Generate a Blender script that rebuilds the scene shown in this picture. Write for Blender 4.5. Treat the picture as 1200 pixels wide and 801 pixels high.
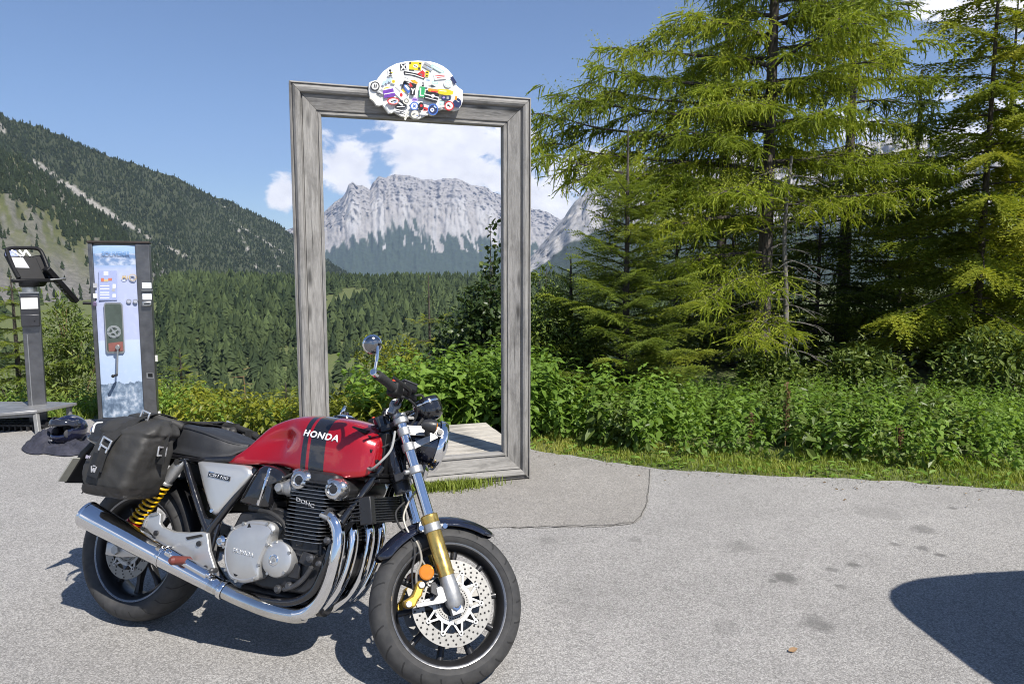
import bpy, bmesh, math, random
import numpy as np
from math import radians, sin, cos, pi, tan, sqrt, atan2
from mathutils import Vector, Matrix, Euler

# ------------------------------------------------------------------ scene start
for o in list(bpy.data.objects):
    bpy.data.objects.remove(o, do_unlink=True)
scene = bpy.context.scene
COL = scene.collection
random.seed(7)
RNG = np.random.default_rng(7)

# ------------------------------------------------------------------ camera
CAM_H, PITCH, FPX = 1.570, 0.1063, 850.0          # eye height, tilt down, focal length for a 1200 px wide picture
cam_data = bpy.data.cameras.new("camera")
cam = bpy.data.objects.new("camera", cam_data)
COL.objects.link(cam)
cam.location = (0, 0, CAM_H)
cam.rotation_euler = (pi / 2 - PITCH, 0, 0)
cam_data.sensor_width = 36.0
cam_data.lens = FPX / 1200 * 36.0
cam_data.clip_start = 0.05
cam_data.clip_end = 60000
scene.camera = cam

# ------------------------------------------------------------------ light
SUN_EL, SUN_AZ = radians(52), radians(43.5)        # azimuth: to the right of straight behind the camera
EXPOSURE = 0.88
SKY_STRENGTH = 0.064
SUN_STRENGTH = 4.3
to_sun = Vector((sin(SUN_AZ) * cos(SUN_EL), -cos(SUN_AZ) * cos(SUN_EL), sin(SUN_EL)))
sd = bpy.data.lights.new("sun", 'SUN')
sd.energy = SUN_STRENGTH
sd.angle = radians(0.53)
sd.color = (1.0, 0.95, 0.875)
sun = bpy.data.objects.new("sun", sd)
COL.objects.link(sun)
sun.rotation_euler = to_sun.to_track_quat('Z', 'Y').to_euler()

world = bpy.data.worlds.new("World")
scene.world = world
world.use_nodes = True
def build_world():
    nt = world.node_tree
    nt.nodes.clear()
    N, L = nt.nodes.new, nt.links.new
    out = N('ShaderNodeOutputWorld')
    bg = N('ShaderNodeBackground'); bg.inputs[1].default_value = SKY_STRENGTH
    sky = N('ShaderNodeTexSky'); sky.sky_type = 'NISHITA'; sky.sun_disc = False
    sky.sun_elevation = SUN_EL
    sky.sun_rotation = math.atan2(to_sun.x, to_sun.y)
    sky.altitude = 1000; sky.air_density = 1.0; sky.dust_density = 0.1; sky.ozone_density = 6.0
    geo = N('ShaderNodeTexCoord')
    sep = N('ShaderNodeSeparateXYZ'); L(geo.outputs['Generated'], sep.inputs[0])
    def M(op, a, b=None, c=None, clamp=False):
        m = N('ShaderNodeMath'); m.operation = op; m.use_clamp = clamp
        for i, v in enumerate((a, b, c)):
            if v is None: continue
            if isinstance(v, (int, float)): m.inputs[i].default_value = v
            else: L(v, m.inputs[i])
        return m.outputs[0]
    X, Y, Z = sep.outputs
    az = M('ARCTAN2', X, Y)
    el = M('ARCSINE', Z)
    # cumulus banks: where they stand round the horizon (azimuth, elevation, half width, half height)
    banks = [(-0.095, 0.135, 0.10, 0.07, 1.0), (-0.21, 0.14, 0.055, 0.045, .78), (0.075, 0.098, 0.095, 0.055, 1.0), (-0.03, 0.165, 0.06, 0.045, .85),
             (-0.305, 0.098, 0.021, 0.032, .78), (0.56, 0.315, 0.11, 0.05, .95), (0.66, 0.25, 0.09, 0.05, .9),
             (0.5, 0.14, 0.16, 0.07, .55), (0.85, 0.3, 0.2, 0.1, .9), (1.5, 0.22, 0.35, 0.12, .9), (2.3, 0.3, 0.3, 0.1, .9),
             (-1.3, 0.2, 0.3, 0.08, .8), (-2.2, 0.3, 0.3, 0.12, .9), (3.0, 0.25, 0.2, 0.1, .8)]
    mask = None
    for a0, e0, wa, we, amp in banks:
        da = M('DIVIDE', M('SUBTRACT', az, a0), wa)
        de = M('DIVIDE', M('SUBTRACT', el, e0), we)
        r = M('ADD', M('MULTIPLY', da, da), M('MULTIPLY', de, de))
        g = M('MULTIPLY', M('SUBTRACT', 1.0, M('MULTIPLY', r, 0.5), clamp=True), amp)
        mask = g if mask is None else M('MAXIMUM', mask, g)
    comb = N('ShaderNodeCombineXYZ')
    L(M('MULTIPLY', az, 1.0), comb.inputs[0]); L(M('MULTIPLY', el, 1.5), comb.inputs[1])
    n1 = N('ShaderNodeTexNoise'); n1.inputs['Scale'].default_value = 11; n1.inputs['Detail'].default_value = 9
    n1.inputs['Roughness'].default_value = 0.6; n1.inputs['Distortion'].default_value = 0.25
    L(comb.outputs[0], n1.inputs['Vector'])
    n2 = N('ShaderNodeTexNoise'); n2.inputs['Scale'].default_value = 26; n2.inputs['Detail'].default_value = 8
    n2.inputs['Roughness'].default_value = 0.55
    L(comb.outputs[0], n2.inputs['Vector'])
    dens = M('ADD', M('MULTIPLY', mask, 0.62), M('MULTIPLY', M('SUBTRACT', n1.outputs['Fac'], 0.5), 1.9))
    ramp = N('ShaderNodeMapRange'); ramp.interpolation_type = 'SMOOTHSTEP'
    ramp.inputs['From Min'].default_value = 0.26; ramp.inputs['From Max'].default_value = 0.46
    L(dens, ramp.inputs['Value'])
    cov = M('MULTIPLY', ramp.outputs[0], M('MINIMUM', M('MULTIPLY', mask, 4), 1.0))
    # cloud brightness: white heads, slightly grey bases
    shade = M('ADD', 0.62, M('MULTIPLY', n2.outputs['Fac'], 0.7))
    cc = N('ShaderNodeMix'); cc.data_type = 'RGBA'; cc.blend_type = 'MULTIPLY'; cc.inputs[0].default_value = 1
    cc.inputs[6].default_value = (11.5, 11.2, 11.0, 1)
    L(shade, cc.inputs[7])
    mix = N('ShaderNodeMix'); mix.data_type = 'RGBA'
    L(M('MULTIPLY', cov, 0.95), mix.inputs[0]); L(sky.outputs[0], mix.inputs[6]); L(cc.outputs[2], mix.inputs[7])
    L(mix.outputs[2], bg.inputs[0]); L(bg.outputs[0], out.inputs[0])
build_world()

# ------------------------------------------------------------------ exposure, render
vs = scene.view_settings
scene.display_settings.display_device = 'sRGB'
vs.view_transform = 'Standard'; vs.look = 'None'; vs.exposure = EXPOSURE; vs.gamma = 1.0; vs.use_curve_mapping = False
cy = scene.cycles
cy.max_bounces = 8; cy.diffuse_bounces = 3; cy.glossy_bounces = 4; cy.transmission_bounces = 6
cy.transparent_max_bounces = 8; cy.volume_bounces = 1
cy.use_denoising = True
cy.pixel_filter_type = 'BLACKMAN_HARRIS'; cy.filter_width = 1.05
cy.sample_clamp_indirect = 6
cy.caustics_reflective = False; cy.caustics_refractive = False

# ------------------------------------------------------------------ materials
MATS = {}
class NT:
    def __init__(s, name):
        s.m = bpy.data.materials.new(name); s.m.use_nodes = True
        s.nt = s.m.node_tree; s.nt.nodes.clear()
        s.out = s.nt.nodes.new('ShaderNodeOutputMaterial')
    def n(s, t, **kw):
        x = s.nt.nodes.new('ShaderNode' + t)
        for k, v in kw.items(): setattr(x, k, v)
        return x
    def l(s, a, b): s.nt.links.new(a, b)
    def set(s, node, **kw):
        for k, v in kw.items():
            k = k.replace('_', ' ')
            if hasattr(v, 'is_linked') or hasattr(v, 'links'): s.l(v, node.inputs[k])
            else: node.inputs[k].default_value = v
    def bsdf(s, **kw):
        b = s.n('BsdfPrincipled'); s.set(b, **kw); s.l(b.outputs[0], s.out.inputs[0]); s.b = b
        return b
    def coord(s, which='Object', scale=(1, 1, 1), rot=(0, 0, 0)):
        t = s.n('TexCoord'); mp = s.n('Mapping')
        mp.inputs['Scale'].default_value = scale; mp.inputs['Rotation'].default_value = rot
        s.l(t.outputs[which], mp.inputs[0]); return mp.outputs[0]
    def noise(s, vec, scale, detail=4, rough=0.55, dist=0.0):
        x = s.n('TexNoise'); s.set(x, Scale=scale, Detail=detail, Roughness=rough, Distortion=dist)
        if vec is not None: s.l(vec, x.inputs['Vector'])
        return x.outputs['Fac']
    def ramp(s, fac, stops, interp='LINEAR'):
        r = s.n('ValToRGB'); r.color_ramp.interpolation = interp
        e = r.color_ramp.elements
        while len(e) < len(stops): e.new(0.5)
        for i, (p, c) in enumerate(stops):
            e[i].position = p; e[i].color = (c, c, c, 1) if isinstance(c, (int, float)) else (*c, 1)
        s.l(fac, r.inputs[0]); return r.outputs[0]
    def mix(s, fac, a, b, blend='MIX'):
        x = s.n('Mix', data_type='RGBA', blend_type=blend)
        for i, v in ((0, fac), (6, a), (7, b)):
            if isinstance(v, (int, float)): x.inputs[i].default_value = v
            elif isinstance(v, tuple): x.inputs[i].default_value = (*v, 1)
            else: s.l(v, x.inputs[i])
        return x.outputs[2]
    def math(s, op, a, b=0.0, clamp=False):
        x = s.n('Math', operation=op, use_clamp=clamp)
        for i, v in enumerate((a, b)):
            if isinstance(v, (int, float)): x.inputs[i].default_value = v
            else: s.l(v, x.inputs[i])
        return x.outputs[0]
    def bump(s, h, strength=0.3, dist=0.01, normal=None):
        x = s.n('Bump'); s.set(x, Strength=strength, Distance=dist); s.l(h, x.inputs['Height'])
        if normal is not None: s.l(normal, x.inputs['Normal'])
        s.l(x.outputs[0], s.b.inputs['Normal']); return x.outputs[0]

def simple(name, col, rough=0.5, metal=0.0, var=0.12, vscale=20, bump=0.0, bscale=150, coat=0.0, rvar=0.08, **kw):
    if name in MATS: return MATS[name]
    t = NT(name)
    co = t.coord()
    n = t.noise(co, vscale, 5, 0.6)
    lo = tuple(max(0, c * (1 - var)) for c in col); hi = tuple(min(1, c * (1 + var)) for c in col)
    c = t.ramp(n, [(0.3, lo), (0.7, hi)])
    b = t.bsdf(Base_Color=c, Metallic=metal)
    r = t.ramp(t.noise(co, vscale * 2.3, 4), [(0.3, max(0.02, rough - rvar)), (0.7, min(1, rough + rvar))])
    t.l(r, b.inputs['Roughness'])
    if coat: t.set(b, Coat_Weight=coat, Coat_Roughness=0.03)
    for k, v in kw.items(): t.set(b, **{k: v})
    if bump: t.bump(t.noise(co, bscale, 3), bump, 0.003)
    MATS[name] = t.m
    return t.m

# ------------------------------------------------------------------ object helpers
def link(name, mesh, mats=(), parent=None, loc=None):
    o = bpy.data.objects.new(name, mesh)
    for m in (mats if isinstance(mats, (list, tuple)) else [mats]): o.data.materials.append(m)
    COL.objects.link(o)
    if parent is not None: o.parent = parent
    if loc is not None: o.location = loc
    return o
def tag(o, label=None, cat=None, group=None, kind=None):
    if label: o['label'] = label
    if cat: o['category'] = cat
    if group: o['group'] = group
    if kind: o['kind'] = kind
    return o
def empty(name, loc=(0, 0, 0), rz=0.0):
    o = bpy.data.objects.new(name, None); COL.objects.link(o)
    o.empty_display_size = 0.1
    o.location = loc; o.rotation_euler = (0, 0, rz)
    return o
def copy_tree(o, parent=None):
    c = o.copy(); COL.objects.link(c)
    if parent is not None: c.parent = parent
    for ch in list(o.children): copy_tree(ch, c)
    return c

def catmull(pts, n=8, closed=False):
    P = [Vector(p) for p in pts]
    out = []
    m = len(P)
    rng = range(m if closed else m - 1)
    for i in rng:
        if closed: a, b, c, d = P[(i - 1) % m], P[i], P[(i + 1) % m], P[(i + 2) % m]
        else: a, b, c, d = P[max(i - 1, 0)], P[i], P[i + 1], P[min(i + 2, m - 1)]
        for k in range(n):
            t = k / n
            out.append(0.5 * ((2 * b) + (c - a) * t + (2 * a - 5 * b + 4 * c - d) * t * t + (3 * b - a - 3 * c + d) * t ** 3))
    if not closed: out.append(P[-1])
    return out

class MB:
    """collects shapes into one mesh"""
    def __init__(s): s.v = []; s.f = []; s.mi = []
    def add(s, verts, faces, mi=0):
        k = len(s.v); s.v += [tuple(v) for v in verts]
        s.f += [tuple(i + k for i in f) for f in faces]; s.mi += [mi] * len(faces)
        return s
    def box(s, c, size, rot=None, mi=0):
        c = Vector(c); h = Vector(size) / 2
        R = rot if rot is not None else Matrix.Identity(3)
        vs = [c + R @ Vector((sx * h.x, sy * h.y, sz * h.z)) for sx in (-1, 1) for sy in (-1, 1) for sz in (-1, 1)]
        return s.add(vs, [(0, 1, 3, 2), (4, 6, 7, 5), (0, 4, 5, 1), (2, 3, 7, 6), (0, 2, 6, 4), (1, 5, 7, 3)], mi)
    def bar(s, a, b, w, h, up=(0, 0, 1), mi=0):
        a, b = Vector(a), Vector(b); d = (b - a); L = d.length; d.normalize()
        u = Vector(up); sx = d.cross(u).normalized(); u = sx.cross(d)
        R = Matrix((d, sx, u)).transposed()
        return s.box((a + b) / 2, (L, w, h), R, mi)
    def lathe(s, prof, o=(0, 0, 0), ax=(0, 1, 0), seg=24, mi=0, closed=False, cap=False, mis=None):
        """prof: (radius, height along axis)"""
        o = Vector(o); ax = Vector(ax).normalized()
        u = ax.orthogonal().normalized(); w = ax.cross(u)
        n = len(prof); vs = []
        for r, h in prof:
            for k in range(seg):
                a = 2 * pi * k / seg
                vs.append(o + ax * h + (u * cos(a) + w * sin(a)) * r)
        k0 = len(s.v); s.v += [tuple(v) for v in vs]
        rows = n if closed else n - 1
        for i in range(rows):
            j = (i + 1) % n
            for k in range(seg):
                k2 = (k + 1) % seg
                s.f.append((k0 + i * seg + k, k0 + i * seg + k2, k0 + j * seg + k2, k0 + j * seg + k))
                s.mi.append(mis[i] if mis else mi)
        if cap:
            s.f.append(tuple(k0 + k for k in range(seg))[::-1]); s.mi.append(mi if not mis else mis[0])
            s.f.append(tuple(k0 + (n - 1) * seg + k for k in range(seg))); s.mi.append(mi if not mis else mis[-1])
        return s
    def cyl(s, a, b, r0, r1=None, seg=16, mi=0):
        a, b = Vector(a), Vector(b); r1 = r0 if r1 is None else r1
        return s.lathe([(r0, 0), (r1, (b - a).length)], a, b - a, seg, mi, cap=True)
    def tube(s, pts, r, seg=10, mi=0, n=6, smooth=True, flat=None):
        P = catmull(pts, n) if smooth and len(pts) > 2 else [Vector(p) for p in pts]
        m = len(P)
        rr = r if callable(r) else (lambda t: r)
        T = [(P[min(i + 1, m - 1)] - P[max(i - 1, 0)]).normalized() for i in range(m)]
        u = T[0].orthogonal().normalized(); vs = []
        for i in range(m):
            u = (u - T[i] * u.dot(T[i])).normalized(); w = T[i].cross(u)
            for k in range(seg):
                a = 2 * pi * k / seg
                vs.append(P[i] + (u * cos(a) + w * sin(a)) * rr(i / (m - 1)))
        fs = []
        for i in range(m - 1):
            for k in range(seg):
                k2 = (k + 1) % seg
                fs.append((i * seg + k, i * seg + k2, (i + 1) * seg + k2, (i + 1) * seg + k))
        fs.append(tuple(range(seg))[::-1]); fs.append(tuple((m - 1) * seg + k for k in range(seg)))
        return s.add(vs, fs, mi)
    def loft(s, secs, mi=0, cap=True, closed=True):
        n = len(secs[0]); vs = [p for q in secs for p in q]; fs = []
        for i in range(len(secs) - 1):
            for k in range(n if closed else n - 1):
                k2 = (k + 1) % n
                fs.append((i * n + k, i * n + k2, (i + 1) * n + k2, (i + 1) * n + k))
        if cap:
            fs.append(tuple(range(n))[::-1]); fs.append(tuple((len(secs) - 1) * n + k for k in range(n)))
        return s.add(vs, fs, mi)
    def prism(s, poly, vec, mi=0):
        """poly: 3D outline, extruded by vec"""
        n = len(poly); P = [Vector(p) for p in poly]; Q = [p + Vector(vec) for p in P]
        return s.add(P + Q, [tuple(range(n))[::-1], tuple(range(n, 2 * n))] + [(i, (i + 1) % n, n + (i + 1) % n, n + i) for i in range(n)], mi)
    def ball(s, c, r, seg=12, rings=8, mi=0, sc=(1, 1, 1), ax=(0, 0, 1)):
        k0 = len(s.v)
        s.lathe([(max(1e-4, r * sin(pi * i / rings)), -r * cos(pi * i / rings)) for i in range(rings + 1)], (0, 0, 0), ax, seg, mi)
        c = Vector(c)
        for i in range(k0, len(s.v)):
            v = s.v[i]; s.v[i] = (c.x + v[0] * sc[0], c.y + v[1] * sc[1], c.z + v[2] * sc[2])
        return s
    def mesh(s, name, angle=35):
        me = bpy.data.meshes.new(name)
        me.from_pydata(s.v, [], s.f)
        me.polygons.foreach_set('material_index', s.mi)
        me.update()
        bm = bmesh.new(); bm.from_mesh(me)
        bmesh.ops.recalc_face_normals(bm, faces=bm.faces); bm.to_mesh(me); bm.free()
        if angle:
            me.shade_smooth(); me.set_sharp_from_angle(angle=radians(angle))
        return me
    def build(s, name, mats, parent=None, loc=None, bevel=0.0, bseg=2, angle=35, sub=0):
        o = link(name, s.mesh(name, angle), mats, parent, loc)
        if sub:
            md = o.modifiers.new('sub', 'SUBSURF'); md.levels = sub; md.render_levels = sub
        if bevel:
            md = o.modifiers.new('bevel', 'BEVEL'); md.width = bevel; md.segments = bseg
            md.limit_method = 'ANGLE'; md.angle_limit = radians(32)
            md.harden_normals = False
        return o

def np_mesh(name, V, F, attrs=None, mats=(), parent=None, smooth=False, fmat=None):
    """V (n,3), F (m,3|4) arrays -> linked object; attrs: dict name -> per-vertex float array"""
    me = bpy.data.meshes.new(name)
    V = np.ascontiguousarray(V, dtype=np.float32); F = np.ascontiguousarray(F, dtype=np.int32)
    m, k = F.shape
    me.vertices.add(len(V)); me.vertices.foreach_set('co', V.ravel())
    me.loops.add(m * k); me.loops.foreach_set('vertex_index', F.ravel())
    me.polygons.add(m)
    me.polygons.foreach_set('loop_start', np.arange(0, m * k, k, dtype=np.int32))
    me.polygons.foreach_set('loop_total', np.full(m, k, dtype=np.int32))
    if fmat is not None: me.polygons.foreach_set('material_index', np.ascontiguousarray(fmat, dtype=np.int32))
    me.polygons.foreach_set('use_smooth', np.full(m, smooth))
    me.update(calc_edges=True)
    for a, d in (attrs or {}).items():
        at = me.attributes.new(a, 'FLOAT', 'POINT'); at.data.foreach_set('value', np.ascontiguousarray(d, dtype=np.float32))
    return link(name, me, mats, parent)

# ------------------------------------------------------------------ numpy noise
def _hash(ix, iy, iz, seed):
    h = (ix.astype(np.int64) * 374761393 + iy.astype(np.int64) * 668265263 + iz.astype(np.int64) * 2147483647 + seed * 974634773) & 0xffffffff
    h = ((h ^ (h >> 13)) * 1274126177) & 0xffffffff
    return ((h ^ (h >> 16)) & 0xffff) / 65535.0
def vnoise(x, y, z=None, seed=0):
    z = np.zeros_like(x) if z is None else z
    ix, iy, iz = np.floor(x), np.floor(y), np.floor(z)
    fx, fy, fz = x - ix, y - iy, z - iz
    fx, fy, fz = [t * t * t * (t * (t * 6 - 15) + 10) for t in (fx, fy, fz)]
    r = 0
    for dx in (0, 1):
        for dy in (0, 1):
            for dz in (0, 1):
                w = (fx if dx else 1 - fx) * (fy if dy else 1 - fy) * (fz if dz else 1 - fz)
                r = r + w * _hash(ix + dx, iy + dy, iz + dz, seed)
    return r * 2 - 1
def fbm(x, y, z=None, oct=5, lac=2.03, gain=0.5, seed=0, ridged=False):
    a, f, s, n = 1.0, 1.0, 0.0, 0.0
    for i in range(oct):
        v = vnoise(x * f, y * f, None if z is None else z * f, seed + i)
        if ridged: v = 1 - 2 * np.abs(v)
        s = s + a * v; n += a; a *= gain; f *= lac
    return s / n
def sstep(a, b, x):
    t = np.clip((x - a) / (b - a), 0, 1); return t * t * (3 - 2 * t)

# ------------------------------------------------------------------ pixel measurements of the photograph -> places in the world
_c, _s = cos(PITCH), sin(PITCH)
EYE = Vector((0, 0, CAM_H))
def ray(px, py):
    x = (px - 600) / FPX; y = (400.5 - py) / FPX
    return Vector((x, _c + y * _s, -_s + y * _c))
def on_ground(px, py, z=0.0):
    d = ray(px, py); return EYE + d * ((z - CAM_H) / d.z)
def at_y(px, py, Y):
    d = ray(px, py); return EYE + d * (Y / d.y)

# =================================================================== THE SETTING
EDGE = [(-60, 14), (-14, 9.6), (-8, 7.6), (-5.6, 6.95), (-4.9, 6.95), (-4.2, 7.35), (-3.5, 7.42), (-3.3, 6.85), (-2.7, 6.2), (-1.9, 5.95), (-1.1, 6.3), (-0.15, 6.4), (0.18, 6.05), (0.6, 5.78), (1.12, 5.48), (1.92, 5.31), (3.6, 4.96), (7, 4.3), (15, 2.5), (40, -4), (120, -30)]
_ex, _ey = np.array(EDGE).T
def edge_y(x): return np.interp(x, _ex, _ey)
def ground_z(x, y):
    x = np.asarray(x, float); y = np.asarray(y, float)
    r = np.hypot(x, y)
    t = y - edge_y(np.clip(x, -60, 120))
    shelf = 0.7 + 7.5 * sstep(-1.0, 2.5, x)
    t2 = np.maximum(t - shelf, 0)
    drop = -0.40 * t2 - 0.25 * np.minimum(t2, 1.5)
    far = -54 + 32 * np.clip((r - 180) / 720, 0, 1.0) - 110 * sstep(960, 1500, r)
    far = far + 3.0 * fbm(x / 90, y / 90, oct=3, seed=5) + 9.0 * fbm(x / 260 + 3, y / 260, oct=2, seed=6) * sstep(120, 260, r)
    z = np.maximum(drop, far) - 0.035
    return np.where(t < 0.0, -0.035 - 0.0 * r, z)
def gz(x, y): return float(ground_z(np.array([x]), np.array([y]))[0])

def mat_ground():
    t = NT('soil and grass')
    co = t.coord()
    g = t.ramp(t.noise(co, 1.3, 7, 0.65), [(0.3, (0.05, 0.07, 0.02)), (0.55, (0.10, 0.12, 0.035)), (0.75, (0.15, 0.14, 0.065))])
    t.bsdf(Base_Color=g, Roughness=0.95)
    t.bump(t.noise(co, 6, 6), 0.8, 0.05)
    return t.m
def build_ground():
    rr = np.concatenate([[0.0], np.geomspace(1.2, 14000, 130)])
    aa = np.linspace(0, 2 * pi, 201)[:-1]
    R, A = np.meshgrid(rr[1:], aa, indexing='ij')
    x, y = R * np.sin(A), R * np.cos(A)
    # the lot needs a crisp lip: snap no vertex, simply fall away behind it
    V = np.stack([x, y, ground_z(x, y)], -1).reshape(-1, 3)
    n = len(aa); F = []
    i, k = np.meshgrid(np.arange(len(rr) - 2), np.arange(n), indexing='ij')
    F = np.stack([i * n + k, i * n + (k + 1) % n, (i + 1) * n + (k + 1) % n, (i + 1) * n + k], -1).reshape(-1, 4)
    V = np.vstack([V, [[0, 0, -0.035]]])
    c = len(V) - 1
    k = np.arange(n)
    F = np.vstack([F, np.stack([np.full(n, c), (k + 1) % n, k, k], -1)])
    me = bpy.data.meshes.new('ground')
    me.from_pydata(V.tolist(), [], [tuple(f) if f[2] != f[3] else tuple(f[:3]) for f in F.tolist()])
    me.shade_smooth()
    o = link('ground', me, mat_ground()); tag(o, kind='structure')
build_ground()

# ---- asphalt
def mat_asphalt(name, base, warm, old=False):
    t = NT(name)
    co = t.coord()
    big = t.noise(co, 0.55, 5, 0.6)
    mid = t.noise(co, 5.0, 5, 0.65)
    vor = t.n('TexVoronoi'); t.set(vor, Scale=150.0); t.l(co, vor.inputs['Vector'])
    vor2 = t.n('TexVoronoi'); t.set(vor2, Scale=330.0); t.l(co, vor2.inputs['Vector'])
    # each chipping of stone has its own grey
    sep = t.n('SeparateColor'); t.l(vor.outputs['Color'], sep.inputs[0])
    sep2 = t.n('SeparateColor'); t.l(vor2.outputs['Color'], sep2.inputs[0])
    grains = t.math('ADD', t.math('MULTIPLY', sep.outputs[0], 0.55), t.math('MULTIPLY', sep2.outputs[1], 0.45))
    lo = tuple(base * w * 0.60 for w in warm); hi = tuple(min(.75, base * w * 1.42) for w in warm)
    c = t.ramp(grains, [(0.12, lo), (0.5, tuple(base * w for w in warm)), (0.9, hi)])
    c = t.mix(1.0, c, t.ramp(big, [(0.3, 0.85), (0.7, 1.12)]), 'MULTIPLY')
    c = t.mix(1.0, c, t.ramp(mid, [(0.3, 0.93), (0.7, 1.06)]), 'MULTIPLY')
    # binder gaps between the chippings
    d = t.ramp(vor.outputs['Distance'], [(0.35, 1.0), (0.75, 0.55)])
    c = t.mix(0.7, c, d, 'MULTIPLY')
    # old oil drips
    for (px, py), r, a in (((920, 676), 0.085, .6), ((955, 730), 0.10, .45), ((1000, 661), 0.05, .55), ((975, 667), 0.045, .45), ((1080, 642), 0.05, .5), ((1102, 650), 0.045, .6),
                           ((1048, 637), 0.04, .4), ((1082, 620), 0.10, .4), ((1116, 595), 0.04, .5), ((870, 640), 0.12, .25), ((905, 680), 0.035, .5), ((985, 687), 0.04, .4), ((640, 632), .08, .25), ((745, 632), .05, .3), ((1030, 600), .2, .2), ((480, 770), .1, .3), ((850, 735), .1, .2), ((690, 700), .3, .12)):
        p = on_ground(px, py)
        s = t.n('VectorMath', operation='DISTANCE'); s.inputs[1].default_value = (p.x, p.y, 0)
        t.l(co, s.inputs[0])
        q = t.math('ADD', s.outputs['Value'], t.math('MULTIPLY', t.math('SUBTRACT', t.noise(co, 0.9 / r, 5, 0.7), 0.5), 1.7 * r))
        f = t.ramp(t.math('DIVIDE', q, r), [(0.45, min(1, a * 1.3)), (0.9, 0.0)])
        c = t.mix(f, c, tuple(base * .28 * w for w in warm))
    t.bsdf(Base_Color=c, Roughness=0.86)
    hgt = t.math('ADD', t.math('MULTIPLY', vor.outputs['Distance'], -1.0), t.math('MULTIPLY', t.noise(co, 300, 3), 0.6))
    t.bump(hgt, 0.45, 0.005)
    return t.m
def sheet(name, poly, z, mat, kind='structure', thick=0.0):
    bm = bmesh.new()
    f = bm.faces.new([bm.verts.new((p[0], p[1], z)) for p in poly])
    if f.normal.z < 0: f.normal_flip()
    if thick:
        e = bmesh.ops.extrude_face_region(bm, geom=[f])
        bmesh.ops.translate(bm, verts=[v for v in e['geom'] if isinstance(v, bmesh.types.BMVert)], vec=(0, 0, -thick))
    bmesh.ops.recalc_face_normals(bm, faces=bm.faces)
    bmesh.ops.triangulate(bm, faces=bm.faces)
    me = bpy.data.meshes.new(name); bm.to_mesh(me); bm.free()
    o = link(name, me, mat); tag(o, kind=kind)
    return o
ASPH = mat_asphalt('asphalt', 0.315, (1.0, 0.965, 0.92))
ASPH_OLD = mat_asphalt('worn asphalt', 0.275, (1.03, 0.97, 0.89))
def jitter_line(pts, step=0.08, amp=0.02, seed=3):
    out = []
    for a, b in zip(pts[:-1], pts[1:]):
        L = math.hypot(b[0] - a[0], b[1] - a[1]); n = max(1, int(L / step)) if L < 12 else 4
        for i in range(n):
            t = i / n; out.append((a[0] + (b[0] - a[0]) * t, a[1] + (b[1] - a[1]) * t))
    out.append(pts[-1])
    A = np.array(out); k = np.arange(len(A)) * 0.37
    A[:, 1] += amp * vnoise(k, k * 0, seed=seed) + amp * .6 * vnoise(k * 2.7, k * 0, seed=seed + 1)
    return [tuple(p) for p in A]
lot_edge = jitter_line(EDGE, 0.06, 0.035)
sheet('asphalt_lot', lot_edge + [(120, -60), (-60, -60)], 0.0, ASPH, thick=0.06)
# an older, browner field of asphalt round the foot of the picture frame
P = lambda px, py: tuple(on_ground(px, py).xy)
patch_right = [P(762, 550), P(760, 575), P(757, 592), P(752, 606), P(742, 613), P(720, 616), P(660, 617.5), P(600, 618), P(540, 622), P(470, 632)]
patch = [(-1.9, 4.05), (-1.8, 5.85), (-1.1, 6.2), (-0.2, 6.2), (0.2, 5.98), (0.6, 5.72), (1.05, 5.47)] + jitter_line(patch_right, .05, .012, 9)
sheet('asphalt_patch', patch, 0.004, ASPH_OLD)
def crack():
    pts = jitter_line(patch_right[:8], .035, .02, 21)
    A = np.array(pts); n = len(A)
    w = 0.0018 + 0.0038 * np.abs(fbm(np.arange(n) * .6, np.zeros(n), oct=3, seed=4))
    T = np.gradient(A, axis=0); T /= np.linalg.norm(T, axis=1)[:, None]; Nn = np.stack([-T[:, 1], T[:, 0]], 1)
    V = np.zeros((2 * n, 3)); V[::2, :2] = A + Nn * w[:, None]; V[1::2, :2] = A - Nn * w[:, None]; V[:, 2] = 0.008
    i = np.arange(n - 1); F = np.stack([2 * i, 2 * i + 1, 2 * i + 3, 2 * i + 2], 1)
    o = np_mesh('crack', V, F, mats=[simple('crack tar', (0.09, 0.085, 0.075), .9)])
    tag(o, kind='structure')
crack()

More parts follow.
